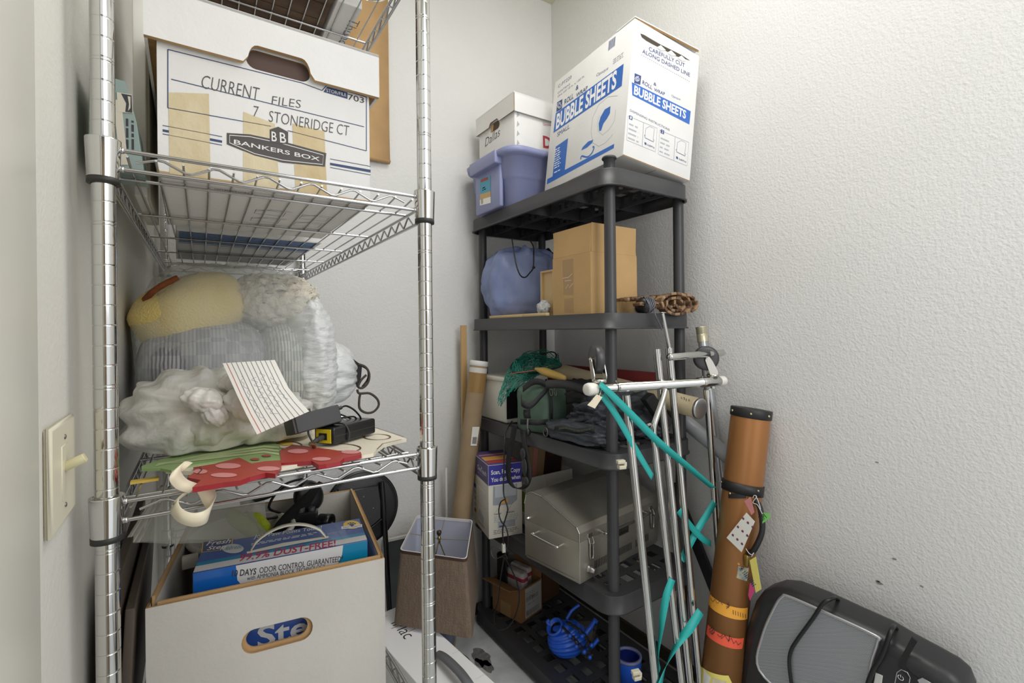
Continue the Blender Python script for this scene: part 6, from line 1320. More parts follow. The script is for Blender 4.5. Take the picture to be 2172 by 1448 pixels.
FOIL = mat('printed_wrapper', (0.84, 0.82, 0.80), 0.35, bump=0.6, bscale=40)
for k in range(2):
    t = thing('foil_packet', ('left white packet with red stripe in the labelled carton', 'right white packet with red stripe in the labelled carton')[k], 'packet', 'packets in the labelled carton')
    Mw = Mn @ Matrix.Translation((0.056 + 0.045 * k, 0.03 + 0.02 * k, 0.012)) @ Matrix.Rotation(math.radians(-3 + 3 * k), 4, 'Y')
    b = MB(Mw); b.rprism(rrect(0, 0, 0.040, 0.11, 0.012), 0, 0.172, FOIL, 0.010); b.rprism(rrect(-0.0006, -0.0006, 0.0406, 0.1106, 0.012), 0.135, 0.152, DRED, 0.0003); b.build('packet_body', t)
b = MB(Rz((1.355, 1.80, T5 + 0.0005), 10)); b.box((0, 0, 0), (0.12, 0.12, 0.22), mat('dark_brown_carton', (0.38, 0.25, 0.16), 0.8), 0.002)
Fq = b.M @ frame((0, 0, 0), (1, 0, 0), (0, 0, 1)); rect(b, Fq, 0.01, 0.16, 0.045, 0.20, PAPER); smalltext(b, Fq, 0.014, 0.19, 0.04, 4, 0.008, INK, 4, .4)
b.build('dark_carton', label='dark brown carton with a small white sticker behind the labelled carton', cat='box')
t = thing('dark_jar', 'tall smoky black jar standing in the back left of the labelled carton', 'jar')
b = MB(); b.lathe([(0, 0), (0.022, 0), (0.024, 0.004), (0.025, 0.24), (0.027, 0.246), (0.024, 0.25), (0.022, 0.244), (0.021, 0.008), (0, 0.008)], mat('smoky_black', (0.14, 0.14, 0.14), 0.25), Mn @ Vector((0.030, 0.140, 0.006)), seg=30, caps=False); b.build('jar_body', t)
# blue ice cleats wrapped on a ribbed blue case
BLU = mat('bright_blue_plastic', (0.16, 0.39, 0.86), 0.28, coat=0.3); RUBC = mat('worn_rubber', (0.19, 0.17, 0.14), 0.7, var=0.3, vscale=40)
t = thing('ribbed_blue_case', 'bright blue ribbed plastic case bound with rubber chain on the bottom tier', 'case')
c = onZ(1196, 1412, T5 + 0.085); c = Vector((1.215, 1.455, T5 + 0.070))
def rb(q, th, ph): return 1 + 0.045 * math.sin(22 * q.z * (1 - 0.25 * q.x) + 2.2 * q.x)
Mr = Matrix.Rotation(-TH, 4, 'Z') @ Matrix.Rotation(math.radians(-18), 4, 'Y')
b = MB(); b.blob(c, (0.078, 0.055, 0.066), BLU, nu=60, nv=60, fn=rb, M=Mr, zmin=T5 + 0.001); b.build('shell', t)
def L3(x, y, z): return c + Mr.to_3x3() @ Vector((x, y, z))
b = MB(); b.lathe([(0.026, -0.004), (0.034, 0.0), (0.036, 0.010), (0.031, 0.013), (0.026, 0.008), (0.024, -0.012), (0.0, -0.014)], BLU, L3(-0.030, -0.010, 0.062), Mr.to_3x3() @ Vector((-0.25, -0.35, 1)), 26, caps=False); b.lathe([(0.0, -0.003), (0.023, -0.003)], DARKH, L3(-0.030, -0.010, 0.062), Mr.to_3x3() @ Vector((-0.25, -0.35, 1)), 20, caps=False); b.build('mouth_ring', t)
for P, r_ in (([(-0.05, 0.0, 0.075), (-0.055, 0.0, 0.088), (-0.045, 0.0, 0.092)], 0.006), ([(0.02, 0.02, 0.062), (0.05, 0.03, 0.082), (0.085, 0.03, 0.094)], 0.006), ([(0.04, -0.03, -0.048), (0.08, -0.03, -0.040), (0.115, -0.028, -0.022)], 0.008), ([(0.06, -0.02, 0.0), (0.10, -0.01, 0.018), (0.13, -0.01, 0.04)], 0.011)):
    b = MB(); b.tube(spl([L3(*p) for p in P], 4), r_, BLU, 10); b.build('lug', t)
t2 = thing('rubber_chain', 'dark rubber cleat chain with blue studs wrapped around the ribbed blue case', 'chain')
b = MB(); chs = ([(0.0, -0.035, 0.072), (0.022, -0.062, 0.045), (0.040, -0.070, 0.010), (0.052, -0.066, -0.025), (0.060, -0.055, -0.062)], [(0.02, -0.02, 0.076), (0.055, -0.045, 0.052), (0.075, -0.055, 0.018), (0.078, -0.052, -0.02), (0.066, -0.054, -0.05)], [(0.072, -0.055, -0.03), (0.10, -0.045, 0.0), (0.125, -0.030, 0.035)])
for P in chs:
    Q = spl([L3(*p) for p in P], 4)
    for i in range(0, len(Q) - 2, 2):
        a, d_ = Q[i], Q[i + 2]; m_ = (a + d_) / 2; tt_ = (d_ - a).normalized(); s_ = tt_.cross(Vector((0.5, -0.8, 0.2))).normalized()
        b.tube([a + s_ * 0.002, m_ + s_ * 0.008 - tt_ * 0.004, m_ + s_ * 0.008 + tt_ * 0.004, d_ + s_ * 0.002, d_ - s_ * 0.002, m_ - s_ * 0.008 + tt_ * 0.004, m_ - s_ * 0.008 - tt_ * 0.004, a - s_ * 0.002], 0.0032, RUBC, 8, closed=True)
b.build('chain_links', t2)
for p in ((0.018, -0.066, 0.05), (0.062, -0.060, 0.03), (0.052, -0.074, -0.02), (0.085, -0.06, -0.015), (0.064, -0.062, -0.055), (0.03, -0.076, 0.01)):
    b = MB(); b.blob(L3(*p), (0.009, 0.008, 0.009), BLU, nu=14, nv=10); b.build('stud', t2, label='blue stud')
b = MB(Rz((1.315, 1.470, T5 + 0.001), -30)); b.box((-0.035, -0.02, 0), (0.035, 0.02, 0.085), mat('olive_block', (0.42, 0.41, 0.34), 0.8, var=0.2, vscale=30), 0.004); b.build('foam_block', label='grey olive foam block behind the ribbed blue case', cat='block')
t = thing('blue_canister', 'open blue canister with pale rim behind the chrome rack on the bottom tier', 'canister')
cp = (1.310, 1.225, T5 + 0.001); DBL = mat('deep_blue', (0.10, 0.16, 0.50), 0.4)
b = MB(); b.lathe([(0.0, 0), (0.047, 0), (0.047, 0.088)], BLU, cp, seg=32, caps=False); b.lathe([(0.041, 0.090), (0.041, 0.01), (0, 0.01)], DBL, cp, seg=32, caps=False); b.build('canister_body', t)
b = MB(); b.lathe([(0.041, 0.088), (0.0475, 0.087), (0.049, 0.092), (0.049, 0.098), (0.041, 0.099), (0.041, 0.088)], mat('pale_violet_rim', (0.48, 0.50, 0.68), 0.35), cp, seg=32, caps=False); b.build('rim', t)
# ------------------------------------------------------------------ dismantled chrome garment rack leaning on the shelf
t = thing('garment_rack', 'dismantled chrome garment rack with casters leaning against the black shelf', 'rack')
YB_ = 0.985
def ry(u, v, y=YB_): return onY(u, v, y)
WCAP = mat('white_rubber', (0.90, 0.89, 0.86), 0.5); WHL = mat('grey_wheel', (0.24, 0.24, 0.25), 0.35); FORK = mat('zinc_fork', (0.80, 0.79, 0.76), 0.22, 1.0)
bl_, br_ = ry(1256, 825), ry(1528, 808); bdir = (br_ - bl_).normalized()
b = MB(); b.lathe([(0.0125, 0), (0.0125, 0.10), (0.0145, 0.101), (0.0145, (br_ - bl_).length - 0.13), (0.0165, (br_ - bl_).length - 0.129), (0.0165, (br_ - bl_).length)], CHROME, bl_, bdir, 24); base = b.build('base_bar', t)
for p, d, l in ((bl_, -bdir, 'white rubber end cap'), (br_, bdir, 'white rubber end cap')):
    b = MB(); b.lathe([(0.0165, -0.012), (0.018, 0.0), (0.0185, 0.012), (0.016, 0.021), (0.010, 0.023), (0, 0.023)], WCAP, p, d, 24, caps=True); b.build('end_cap', t, label=l)
def caster(u, v, y, yaw, wy):
    c = ry(u, v, y); Mw = Matrix.Translation(c) @ Matrix.Rotation(yaw, 4, 'Z')
    hub = Vector((0.0, 0.022, 0.046)) if wy else Vector((0, 0.022, 0.046))
    b = MB(Mw); R = 0.042
    b.lathe([(0.010, -0.012), (0.030, -0.013), (R - 0.003, -0.012), (R, -0.008), (R, 0.008), (R - 0.003, 0.012), (0.030, 0.013), (0.010, 0.012)], WHL, hub + Vector((0, 0, 0.012)), (1, 0, 0), 32); cst = b.build('caster_wheel', t)
    b = MB(Mw)
    for s_ in (-1, 1):
        pl = [(-0.012, 0.002), (0.014, 0.002), (0.030, 0.052), (0.026, 0.064), (0.016, 0.064), (0.006, 0.050), (-0.012, 0.014)]
        b.M = Mw @ Matrix.Translation((0.0175 * s_, 0, 0)) @ Matrix(((0, 0, 1, 0), (1, 0, 0, 0), (0, 1, 0, 0), (0, 0, 0, 1)))
        b.rprism(pl, -0.0015, 0.0015, FORK, 0.0004)
    b.M = Mw; b.lathe([(0.0, -0.006), (0.020, -0.006), (0.021, -0.002), (0.021, 0.002), (0.019, 0.004), (0, 0.004)], FORK, (0, 0, 0), (0, 0, 1), 24, caps=False); b.tube([hub + Vector((-0.022, 0, 0.012)), hub + Vector((0.022, 0, 0.012))], 0.004, FORK, 10); b.tube([(0, 0, -0.005), (0, 0, -0.045)], 0.005, FORK, 10); b.lathe([(0.009, -0.046), (0.009, -0.038)], FORK, (0, 0, 0), (0, 0, 1), 6); b.build('caster_fork', cst)
caster(1271, 806, YB_, math.radians(-25), 1); caster(1512, 795, YB_, math.radians(50), 0)
for u in (1296, 1479):
    f = (u - 1256) / (1528 - 1256); p = bl_.lerp(br_, f); b = MB()
    b.tube([p + Vector((0, 0.0165 * math.cos(a / 14 * 6.283), 0.0165 * math.sin(a / 14 * 6.283))) for a in range(14)], 0.0014, SCRW, 6, closed=True); b.blob(p + Vector((0, -0.004, 0.018)), (0.004, 0.004, 0.004), SCRW, nu=8, nv=6); b.build('clip_ring', t)
def ptube(name, pts, r, seg=18, par=t, label=None): b = MB(); b.tube(pts, r, CHROME, seg); return b.build(name, par, label)
# uprights: (top pixel, bottom pixel at the picture edge)
def up(u0, v0, u1, v1, y0, y1, r, name='upright_tube'):
    a, c = ry(u0, v0, y0), ry(u1, v1, y1); d = (c - a); e = c + d * ((0.001 - c.z) / d.z); return ptube(name, [a, e], r), a, (e - a)
up(1328, 838, 1391, 1448, 0.982, 0.925, 0.0118); o2_, a2, d2 = up(1384, 905, 1446, 1448, 0.968, 0.925, 0.0105)
up(1393, 740, 1463, 1448, 1.012, 0.945, 0.0118); up(1419, 738, 1484, 1448, 1.010, 0.955, 0.0118); up(1499, 826, 1545, 1448, 0.992, 0.985, 0.0110)
ptube('bent_tube', spl([ry(1411, 826, 0.965), ry(1404, 850, 0.962), ry(1388, 898, 0.962), ry(1386, 915, 0.963)], 6), 0.0095)
ptube('thin_rod', [ry(1405, 664, 1.012), ry(1420, 740, 1.0105)], 0.0062, 14)
b = MB(); p = ry(1405, 663, 1.012); b.lathe([(0.0, -0.001), (0.012, -0.001), (0.012, 0.001), (0, 0.0015)], SSB, p, (0, 0, 1), 16, caps=False); b.build('rod_cap', t)
hb0, hb1 = ry(1419, 757, 0.985), ry(1532, 748, 0.985); hd = hb1 - hb0; L_ = hd.length
b = MB(); b.lathe([(0.0, -0.003), (0.008, -0.002), (0.0118, 0.004), (0.0118, L_ * 0.7), (0.0108, L_ * 0.705), (0.0108, L_ * .73), (0.0114, L_ * .735), (0.0114, L_)], CHROME, hb0, hd, 22); b.build('cross_arm', t)
for f, (du) in ((0.33, -1), (0.36, 1)):
    pass
b = MB(); p = a2 + d2 * 0.012; b.M = Matrix.Translation(ry(1372, 902, 0.955)); b.tube([(0, 0, 0), (0.014, 0, 0.002)], 0.005, FORK, 10); b.build('pin', t)
BEIGEC = mat('beige_clip', (0.80, 0.77, 0.68), 0.45)
for (u, v, y, s_) in ((1318, 984, 0.955, 1), (1350, 1430, 0.925, 1)):
    c = ry(u, v, y); b = MB(Matrix.Translation(c) @ Matrix.Rotation(-0.3, 4, 'Z')); b.box((-0.010, -0.008, -0.013), (0.012, 0.008, -0.003), BEIGEC, 0.0015); b.box((-0.014, -0.007, 0.002), (0.010, 0.007, 0.012), BEIGEC, 0.0015); b.box((0.006, -0.007, -0.006), (0.014, 0.007, 0.006), BEIGEC, 0.001); b.build('plastic_clip', t)
t = thing('paper_tag', 'small cream paper tag hanging from the left end of the chrome rack', 'tag')
q_ = [ry(1266, 836, 0.962), ry(1278, 842, 0.962), ry(1262, 866, 0.960), ry(1246, 859, 0.960)]; nrm = Vector((0, -0.0008, 0))
b = MB(); b.addw(q_ + [p - nrm for p in q_], [(0, 3, 2, 1), (4, 5, 6, 7), (0, 1, 5, 4), (1, 2, 6, 5), (2, 3, 7, 6), (3, 0, 4, 7)], mat('cream_tag', (0.88, 0.84, 0.74), 0.7))
Ft = frame(q_[3], q_[2] - q_[3], q_[0] - q_[3]); stroke(b, Ft, [(0.003, 0.008), (0.008, 0.016), (0.006, 0.022), (0.012, 0.018), (0.010, 0.026)], 0.0012, MK, 0.0016); b.build('tag_card', t)
b = MB(); b.tube(spl([ry(1272, 839, 0.962), ry(1274, 832, 0.966), ry(1276, 822, 0.968)], 4), 0.0008, WTR, 6); b.build('string', t)
# teal flat strap wound around the rack
TEALS = mat('teal_strap', (0.16, 0.68, 0.66), 0.5, var=0.18, vscale=3); 
t = thing('teal_strap', 'flat teal ribbon strap wound around the chrome rack tubes', 'strap')
def strap(P, tw, wd=0.021):
    Q = spl([ry(*p) for p in P], 8); n = len(Q); W3 = []; C = Vector((0, 0, HCAM))
    for i, p in enumerate(Q):
        tg = (Q[min(i + 1, n - 1)] - Q[max(i - 1, 0)]).normalized(); vw = (p - C).normalized(); s_ = tg.cross(vw).normalized(); a = tw[0] + (tw[1] - tw[0]) * i / (n - 1)
        W3.append(s_ * math.cos(a) + s_.cross(tg) * math.sin(a))
    b = MB(); b.ribbon(Q, W3, wd, TEALS, 0.0008); b.build('strap_run', t)
strap([(1272, 814, .965), (1290, 830, .955), (1340, 880, .945), (1400, 940, .935), (1460, 990, .935), (1512, 1034, .935)], (0.9, -0.9))
strap([(1278, 838, .968), (1310, 885, .965), (1350, 955, .962), (1384, 1012, .962)], (0.5, 0.8))
strap([(1440, 1082, .985), (1462, 1112, .985), (1490, 1142, .975), (1508, 1152, .97)], (0.3, 0.4))
strap([(1517, 1062, .985), (1497, 1095, .985), (1480, 1122, .985), (1464, 1152, .99), (1445, 1188, .99)], (0.3, 0.2))
strap([(1426, 1228, .93), (1414, 1262, .93), (1406, 1305, .93), (1402, 1335, .93), (1396, 1385, .93), (1400, 1422, .925)], (0.6, -1.9))
strap([(1486, 1296, .93), (1464, 1330, .93), (1447, 1352, .925), (1428, 1382, .92), (1410, 1420, .915), (1398, 1460, .91)], (0.5, -2.2), 0.026)
# ------------------------------------------------------------------ big orange tube case
t = thing('rod_tube_case', 'big copper brown tube case with black handle and tags leaning on the right wall', 'tube case')
ORT = mat('copper_tube', (0.67, 0.46, 0.27), 0.36, 0.35, var=0.10, vscale=5, aniso=(1, 1, 0.3), bump=0.02, bscale=120, spec=0.5)
A = Vector((1.400, 0.915, 0.215)); B3 = onX(1594, 866, 1.530); d = (B3 - A).normalized(); A0 = A + d * ((0.034 - A.z) / d.z); L_ = (B3 - A0).length; R = 0.060
b = MB(); b.lathe([(0.0, 0.0), (R, 0.0), (R, L_ - 0.001)], ORT, A0, d, 48, caps=False); b.build('tube_body', t)
BLE = mat('black_leather', (0.12, 0.12, 0.125), 0.5, var=0.15, vscale=30); RIV = mat('nickel_rivet', (0.72, 0.68, 0.58), 0.3, 1.0)
b = MB(); b.lathe([(R + 0.0005, L_ - 0.030), (R + 0.003, L_ - 0.028), (R + 0.003, L_ - 0.002), (R + 0.001, L_), (R - 0.004, L_ - 0.001), (0, L_ - 0.004)], BLE, A0, d, 48, caps=False); cp_ = b.build('end_cap', t)
toC = (Vector((0, 0, HCAM)) - (A0 + d * 0.8)); toC = (toC - d * toC.dot(d)).normalized(); sd_ = d.cross(toC).normalized()
def onTube(s, ang, off=0.0): return A0 + d * s + (toC * math.cos(ang) + sd_ * math.sin(ang)) * (R + off)
def tube_s(u, v):   # where a sight line meets the tube: distance along and angle
    best = None; o = Vector((0, 0, HCAM)); r = _ray(u, v)
    w0 = o - A0; a_ = r - d * r.dot(d); b_ = w0 - d * w0.dot(d)
    qa, qb, qc = a_.dot(a_), 2 * a_.dot(b_), b_.dot(b_) - R * R; ds = max(0, qb * qb - 4 * qa * qc); k = (-qb - math.sqrt(ds)) / (2 * qa); p = o + r * k
    s = (p - A0).dot(d); h = p - A0 - d * s; return s, math.atan2(h.dot(sd_), h.dot(toC))
sgn = 1
for ang in (-1.05, 0.0, 0.95):
    b = MB(); p = onTube(L_ - 0.015, ang, 0.003); b.blob(p, (0.0045, 0.0045, 0.0045), RIV, nu=12, nv=8); b.build('rivet', cp_)
def patch(P, m, off, b):   # decal wrapped on the tube from pixel corners
    S = [tube_s(*q) for q in P]; n1, n2 = 10, 4; vs = []
    for j in range(n2 + 1):
        for i in range(n1 + 1):
            f, g = i / n1, j / n2
            a = [S[0][k] * (1 - f) + S[1][k] * f for k in (0, 1)]; c = [S[3][k] * (1 - f) + S[2][k] * f for k in (0, 1)]
            vs.append(onTube(a[0] * (1 - g) + c[0] * g, a[1] * (1 - g) + c[1] * g, off))
    b.addw(vs, [[j * (n1 + 1) + i, j * (n1 + 1) + i + 1, (j + 1) * (n1 + 1) + i + 1, (j + 1) * (n1 + 1) + i] for j in range(n2) for i in range(n1)], m, True)
def tstroke(b, P, w_, m, off=0.0014):
    Q = [onTube(*tube_s(*q), off) for q in P]; b.tube(Q, w_, m, 5)
STO = mat('sticker_orange', (0.96, 0.68, 0.25), 0.5); STR = mat('sticker_red', (0.96, 0.38, 0.27), 0.5); STY = mat('sticker_yellow', (0.90, 0.85, 0.45), 0.55)
b = MB(); patch([(1503, 1278), (1585, 1312), (1586, 1288), (1507, 1259)], STO, 0.0006, b); tstroke(b, [(1508, 1268), (1513, 1276), (1517, 1270), (1522, 1279), (1528, 1274), (1533, 1282)], 0.0006, INK); tstroke(b, [(1540, 1284), (1546, 1288), (1543, 1280), (1548, 1284), (1541, 1290)], 0.0008, INK)
for k in range(6): tstroke(b, [(1555 + 5 * k, 1293 + 1.7 * k), (1555.5 + 5 * k, 1302 + 1.7 * k)], 0.0007, INK)
b.build('sticker', t, label='orange sticker')
b = MB(); patch([(1498, 1343), (1574, 1375), (1578, 1352), (1502, 1324)], STR, 0.0006, b)
tstroke(b, [(1505, 1335), (1511, 1330), (1517, 1336), (1512, 1345), (1506, 1340), (1514, 1334), (1509, 1344), (1516, 1341)], 0.0009, INK); tstroke(b, [(1522, 1344), (1527, 1350), (1533, 1345), (1530, 1354), (1538, 1347), (1545, 1358)], 0.0008, INK); tstroke(b, [(1548, 1347), (1545, 1360), (1551, 1352), (1556, 1364), (1561, 1358), (1565, 1367), (1571, 1362)], 0.0008, INK); b.build('sticker', t, label='red sticker with writing')
b = MB(); patch([(1486, 1460), (1562, 1470), (1545, 1432), (1490, 1414)], STY, 0.0006, b); patch([(1490, 1470), (1500, 1470), (1508, 1436), (1494, 1418)], PAPER, 0.0010, b); patch([(1508, 1462), (1545, 1462), (1540, 1444), (1512, 1436)], mat('torn_paper', (0.85, 0.80, 0.70), 0.8, var=0.15, vscale=60), 0.0012, b); b.build('sticker', t, label='torn yellow sticker')
b = MB(); patch([(1562, 1225), (1584, 1232), (1588, 1204), (1566, 1200)], mat('sticker_slate', (0.36, 0.45, 0.54), 0.5, col2=(0.70, 0.68, 0.55), vscale=60), 0.0006, b); b.build('sticker', t, label='worn slate blue shield sticker')
# leather collar and handle
s0, a0 = tube_s(1522, 1022); s1, a1 = tube_s(1606, 1045); sc_ = (s0 + s1) / 2
b = MB(); n_ = 40; vs = []
for i in range(n_ + 1):
    ang = a0 - 0.15 + (2 * math.pi) * i / n_; dip = 0.004 * math.cos(ang)
    for so, off in ((-0.016, 0.0008), (-0.016, 0.0035), (0.016, 0.0035), (0.016, 0.0008)): vs.append(onTube(sc_ + so + dip, ang, off))
b.addw(vs, [[i * 4 + k, i * 4 + (k + 1) % 4, i * 4 + 4 + (k + 1) % 4, i * 4 + 4 + k] for i in range(n_) for k in range(4)], BLE, True); col_ = b.build('strap_collar', t)
b = MB(); patch([(1546, 1056), (1582, 1056), (1584, 1047), (1546, 1046)], BLE, 0.003, b); b.build('strap_keeper', col_)
for u, v in ((1521, 1020), (1550, 1046), (1606, 1040), (1588, 1056)): b = MB(); b.blob(onTube(*tube_s(u, v), 0.004), (0.004, 0.004, 0.004), RIV, nu=12, nv=8); b.build('rivet', col_)
hs = [tube_s(1601, 1060), tube_s(1585, 1172)]; b = MB()
P = [onTube(hs[0][0], hs[0][1], 0.003), onTube(hs[0][0] - 0.02, hs[0][1] + 0.05, 0.022), onTube((hs[0][0] + hs[1][0]) / 2, hs[0][1] + 0.10, 0.034), onTube(hs[1][0] + 0.02, hs[1][1] + 0.05, 0.024), onTube(hs[1][0], hs[1][1], 0.003)]
b.tube(spl(P, 6), [0.006] + [0.0085] * 23 + [0.006], BLE, 12); b.build('handle', t, label='black leather carry handle')
b = MB(); b.M = Matrix.Identity(4); p = onTube(*tube_s(1582, 1186), 0.005); b.blob(p, (0.008, 0.008, 0.018), mat('brass_buckle', (0.66, 0.56, 0.30), 0.35, 0.9), e=(0.5, 0.5), nu=16, nv=10); b.build('buckle', t)
def tagcard(name, label, P, m, off, deco=None):
    tt = thing(name, label, 'tag'); Q = [(onTube(0, 0, 0) * 0 + None) if False else None for _ in ()]
    pts = [onX(u, v, off) for u, v in P]
    n = (pts[1] - pts[0]).cross(pts[3] - pts[0]).normalized(); th = 0.0008
    if n.dot(Vector((0, 0, HCAM)) - pts[0]) < 0: n = -n
    b = MB(); vs = pts + [p - n * th for p in pts]; b.addw(vs, [(0, 1, 2, 3), (7, 6, 5, 4), (0, 4, 5, 1), (1, 5, 6, 2), (2, 6, 7, 3), (3, 7, 4, 0)], m)
    F = frame(pts[3], pts[2] - pts[3], pts[0] - pts[3])
    if (F.to_3x3() @ Vector((0, 0, 1))).dot(n) < 0: F = F @ Matrix.Scale(-1, 4, (0, 0, 1))
    if deco: deco(b, F, (pts[2] - pts[3]).length, (pts[0] - pts[3]).length)
    b.build('tag_card', tt); return tt
Xt = 1.405
def dw(b, F, w_, h_):
    for i in range(3):
        for j in range(3):
            x, y = w_ * (0.2 + 0.3 * i), h_ * (0.2 + 0.3 * j); shape(b, F, oval(x, y, w_ * .07, w_ * .06, 10), BNAV, 0.0005); shape(b, F, oval(x, y + w_ * .04, w_ * .06, w_ * .04, 10), REDP, 0.0007)
tagcard('luggage_tag', 'white luggage tag patterned with small blue and red emblems on the copper tube', [(1583, 1087), (1601, 1106), (1573, 1171), (1541, 1140)], PAPER, Xt, dw)
tagcard('airline_tag', 'pink paper tag tied at the collar of the copper tube', [(1579, 1062), (1592, 1054), (1600, 1086), (1594, 1092)], PINK, Xt + 0.002)
tagcard('airline_tag', 'bright green paper tag tied beside the black handle', [(1618, 1087), (1634, 1089), (1631, 1100), (1617, 1110)], mat('tag_green', (0.50, 0.82, 0.42), 0.6), 1.43, lambda b, F, w_, h_: text(b, F, 'UPI', w_ * .1, h_ * .15, h_ * .45, MK, w=w_ * .8, z=0.0006))
def dy(b, F, w_, h_):
    text(b, F, 'AMA', w_ * .1, h_ * .70, h_ * .10, MK, w=w_ * .75, bold=0.01, z=0.0006); smalltext(b, F, w_ * .12, h_ * .62, w_ * .9, 9, h_ * .055, INK, 4, .4); shape(b, F, oval(w_ * .5, h_ * .9, w_ * .15, w_ * .15, 12), ORNG, 0.0006)
tagcard('airline_tag', 'yellow printed paper tag hanging below the black handle', [(1590, 1188), (1603, 1180), (1615, 1249), (1603, 1257)], STY, 1.40, dy)
tagcard('airline_tag', 'magenta paper tag behind the yellow tag on the copper tube', [(1591, 1234), (1601, 1250), (1591, 1274), (1587, 1262)], mat('tag_magenta', (0.85, 0.30, 0.52), 0.6), 1.425)
t = thing('tag_string', 'white knotted string holding tags on the black handle of the copper tube', 'string')
b = MB(); x = lambda u, v: onX(u, v, Xt - 0.004)
for P in ([(1597, 1055), (1600, 1050), (1605, 1053), (1600, 1060), (1597, 1066), (1606, 1070), (1613, 1082), (1617, 1090)], [(1603, 1052), (1609, 1064), (1613, 1080)], [(1582, 1163), (1588, 1172), (1594, 1176), (1599, 1172), (1594, 1180)]): b.tube(spl([x(*p) for p in P], 4), 0.0010, WTR, 6)
b.build('string_loop', t)

# ------------------------------------------------------------------ black appliance at lower right
t = thing('space_heater', 'black rounded appliance with silver framed grey mesh grille against the right wall', 'appliance')
HBK = mat('satin_black', (0.155, 0.155, 0.165), 0.38, bump=0.03, bscale=400); HBK2 = mat('deep_black', (0.08, 0.08, 0.085), 0.4); SILV = mat('silver_trim', (0.74, 0.74, 0.75), 0.28, 0.7)
XF = 1.435
Fh = frame((XF, 0.92, 0), (0, -1, 0.0), (-0.04, 0, 1.0))
Fm = Fh @ Matrix.Translation((0, 0, -0.055))
outl = pins(Fm, [(1572, 1470), (1583, 1400), (1597, 1320), (1615, 1265), (1630, 1245), (1655, 1237), (1685, 1240), (1740, 1262), (1810, 1295), (1880, 1327), (1930, 1357), (1985, 1387), (2025, 1410), (2050, 1432), (2062, 1462)])
o2h = outl + [(outl[-1][0] + 0.004, 0.002), (outl[0][0] + 0.004, 0.002)]
b = MB(Fh); b.rprism(o2h, -0.120, 0.0, HBK, 0.034, n=5); body = b.build('housing', t)
# mesh panel and frame
gp = pins(Fh, [(1611, 1420), (1617, 1350), (1645, 1285), (1660, 1265), (1672, 1264), (1740, 1293), (1855, 1346), (1862, 1360), (1850, 1400), (1835, 1470), (1800, 1560), (1700, 1500)])
MESH = mat('grey_mesh', (0.60, 0.62, 0.65), 0.35, 0.3); nt = MESH.node_tree; bs = nt.nodes['Principled BSDF']
vo = nt.nodes.new('ShaderNodeTexVoronoi'); vo.inputs['Scale'].default_value = 330; vo.inputs['Randomness'].default_value = 0.0
tc = nt.nodes.new('ShaderNodeTexCoord'); mp = nt.nodes.new('ShaderNodeMapping'); mp.inputs['Rotation'].default_value = (0.5, 0, 0); mp.inputs['Scale'].default_value = (0.0, 1, 1)
nt.links.new(tc.outputs['Object'], mp.inputs[0]); nt.links.new(mp.outputs[0], vo.inputs['Vector'])
rp_ = nt.nodes.new('ShaderNodeValToRGB'); rp_.color_ramp.elements[0].position = 0.30; rp_.color_ramp.elements[1].position = 0.45; rp_.color_ramp.elements[0].color = (0.06, 0.06, 0.065, 1); rp_.color_ramp.elements[1].color = (0.55, 0.57, 0.60, 1)
nt.links.new(vo.outputs['Distance'], rp_.inputs[0]); nt.links.new(rp_.outputs[0], bs.inputs['Base Color'])
b = MB(Fh); gpc = spl([Vector((p[0], p[1], 0)) for p in gp], 5, True)
b.poly([(p.x, p.y, 0.0015) for p in gpc], MESH); b.build('mesh_grille', t)
b = MB(Fh); b.tube([(p.x, p.y, 0.0015) for p in gpc], 0.0042, SILV, 10, closed=True); b.build('grille_frame', t, label='silver grille frame')
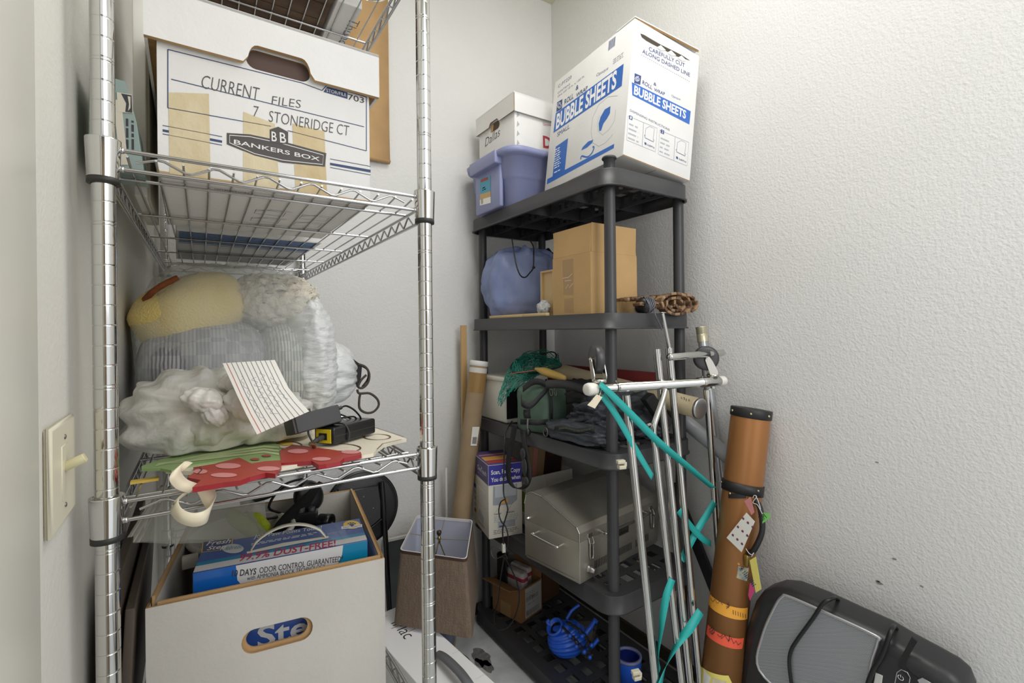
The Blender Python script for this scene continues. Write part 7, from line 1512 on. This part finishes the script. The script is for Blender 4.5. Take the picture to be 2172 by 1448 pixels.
# right hand control section
b = MB(Fh); q_ = pins(Fh, [(1934, 1350), (1946, 1360), (1925, 1395), (1920, 1412), (1932, 1425), (1950, 1440), (1955, 1475), (1940, 1475), (1935, 1445), (1915, 1425), (1905, 1410), (1910, 1395)]); b.rprism([(p[0], p[1]) for p in q_], -0.004, 0.0012, HBK2, 0.0); b.build('channel', t)
q_ = pins(Fh, [(1895, 1465), (1903, 1425), (1912, 1419), (1925, 1425), (1931, 1436), (1924, 1475)]); b = MB(Fh); b.tube([(p[0], p[1], 0.0015) for p in q_], 0.0010, SILV, 8, closed=True); b.build('power_button', t, label='power button with silver outline')
b = MB(); pc = pin(Fh, 1911, 1436); r_ = 0.0055; stroke(b, Fh, [(pc[0] + r_ * math.cos(math.radians(a)), pc[1] + r_ * math.sin(math.radians(a))) for a in range(115, 425, 15)], 0.0013, WINK, 0.0018); stroke(b, Fh, [(pc[0], pc[1] + 0.001), (pc[0], pc[1] + 0.0075)], 0.0013, WINK, 0.0018); b.build('power_symbol', t)
b = MB(Fh); q_ = pins(Fh, [(1858, 1425), (1873, 1432), (1868, 1470), (1850, 1470)]); b.rprism(q_, 0.0, 0.003, mat('ivory_lever', (0.82, 0.82, 0.80), 0.4), 0.001); b.build('slide_lever', t)
b = MB(Fh); q_ = pins(Fh, [(1946, 1440), (1957, 1436), (2000, 1462), (2000, 1475), (1965, 1475)]); b.rprism(q_, 0.0, 0.003, SILV, 0.001); b.build('control_panel', t)
b = MB(Fh)
def wrap(P, r): b.tube(spl([Vector(pin(Fh @ Matrix.Translation((0, 0, z)), u, v) + (z,)) for u, v, z in P], 6), r, HBK2, 10)
wrap([(1778, 1272, -0.075), (1772, 1267, -0.05), (1762, 1270, -0.012), (1745, 1280, 0.006), (1725, 1310, 0.008), (1690, 1358, 0.008), (1677, 1382, 0.008), (1674, 1410, 0.008), (1680, 1460, 0.008)], 0.0048)
wrap([(1902, 1335, -0.075), (1897, 1327, -0.05), (1892, 1334, -0.012), (1884, 1355, 0.006), (1870, 1392, 0.008), (1850, 1425, 0.008), (1835, 1470, 0.008)], 0.0055)
b.build('power_cord', t)
settle()
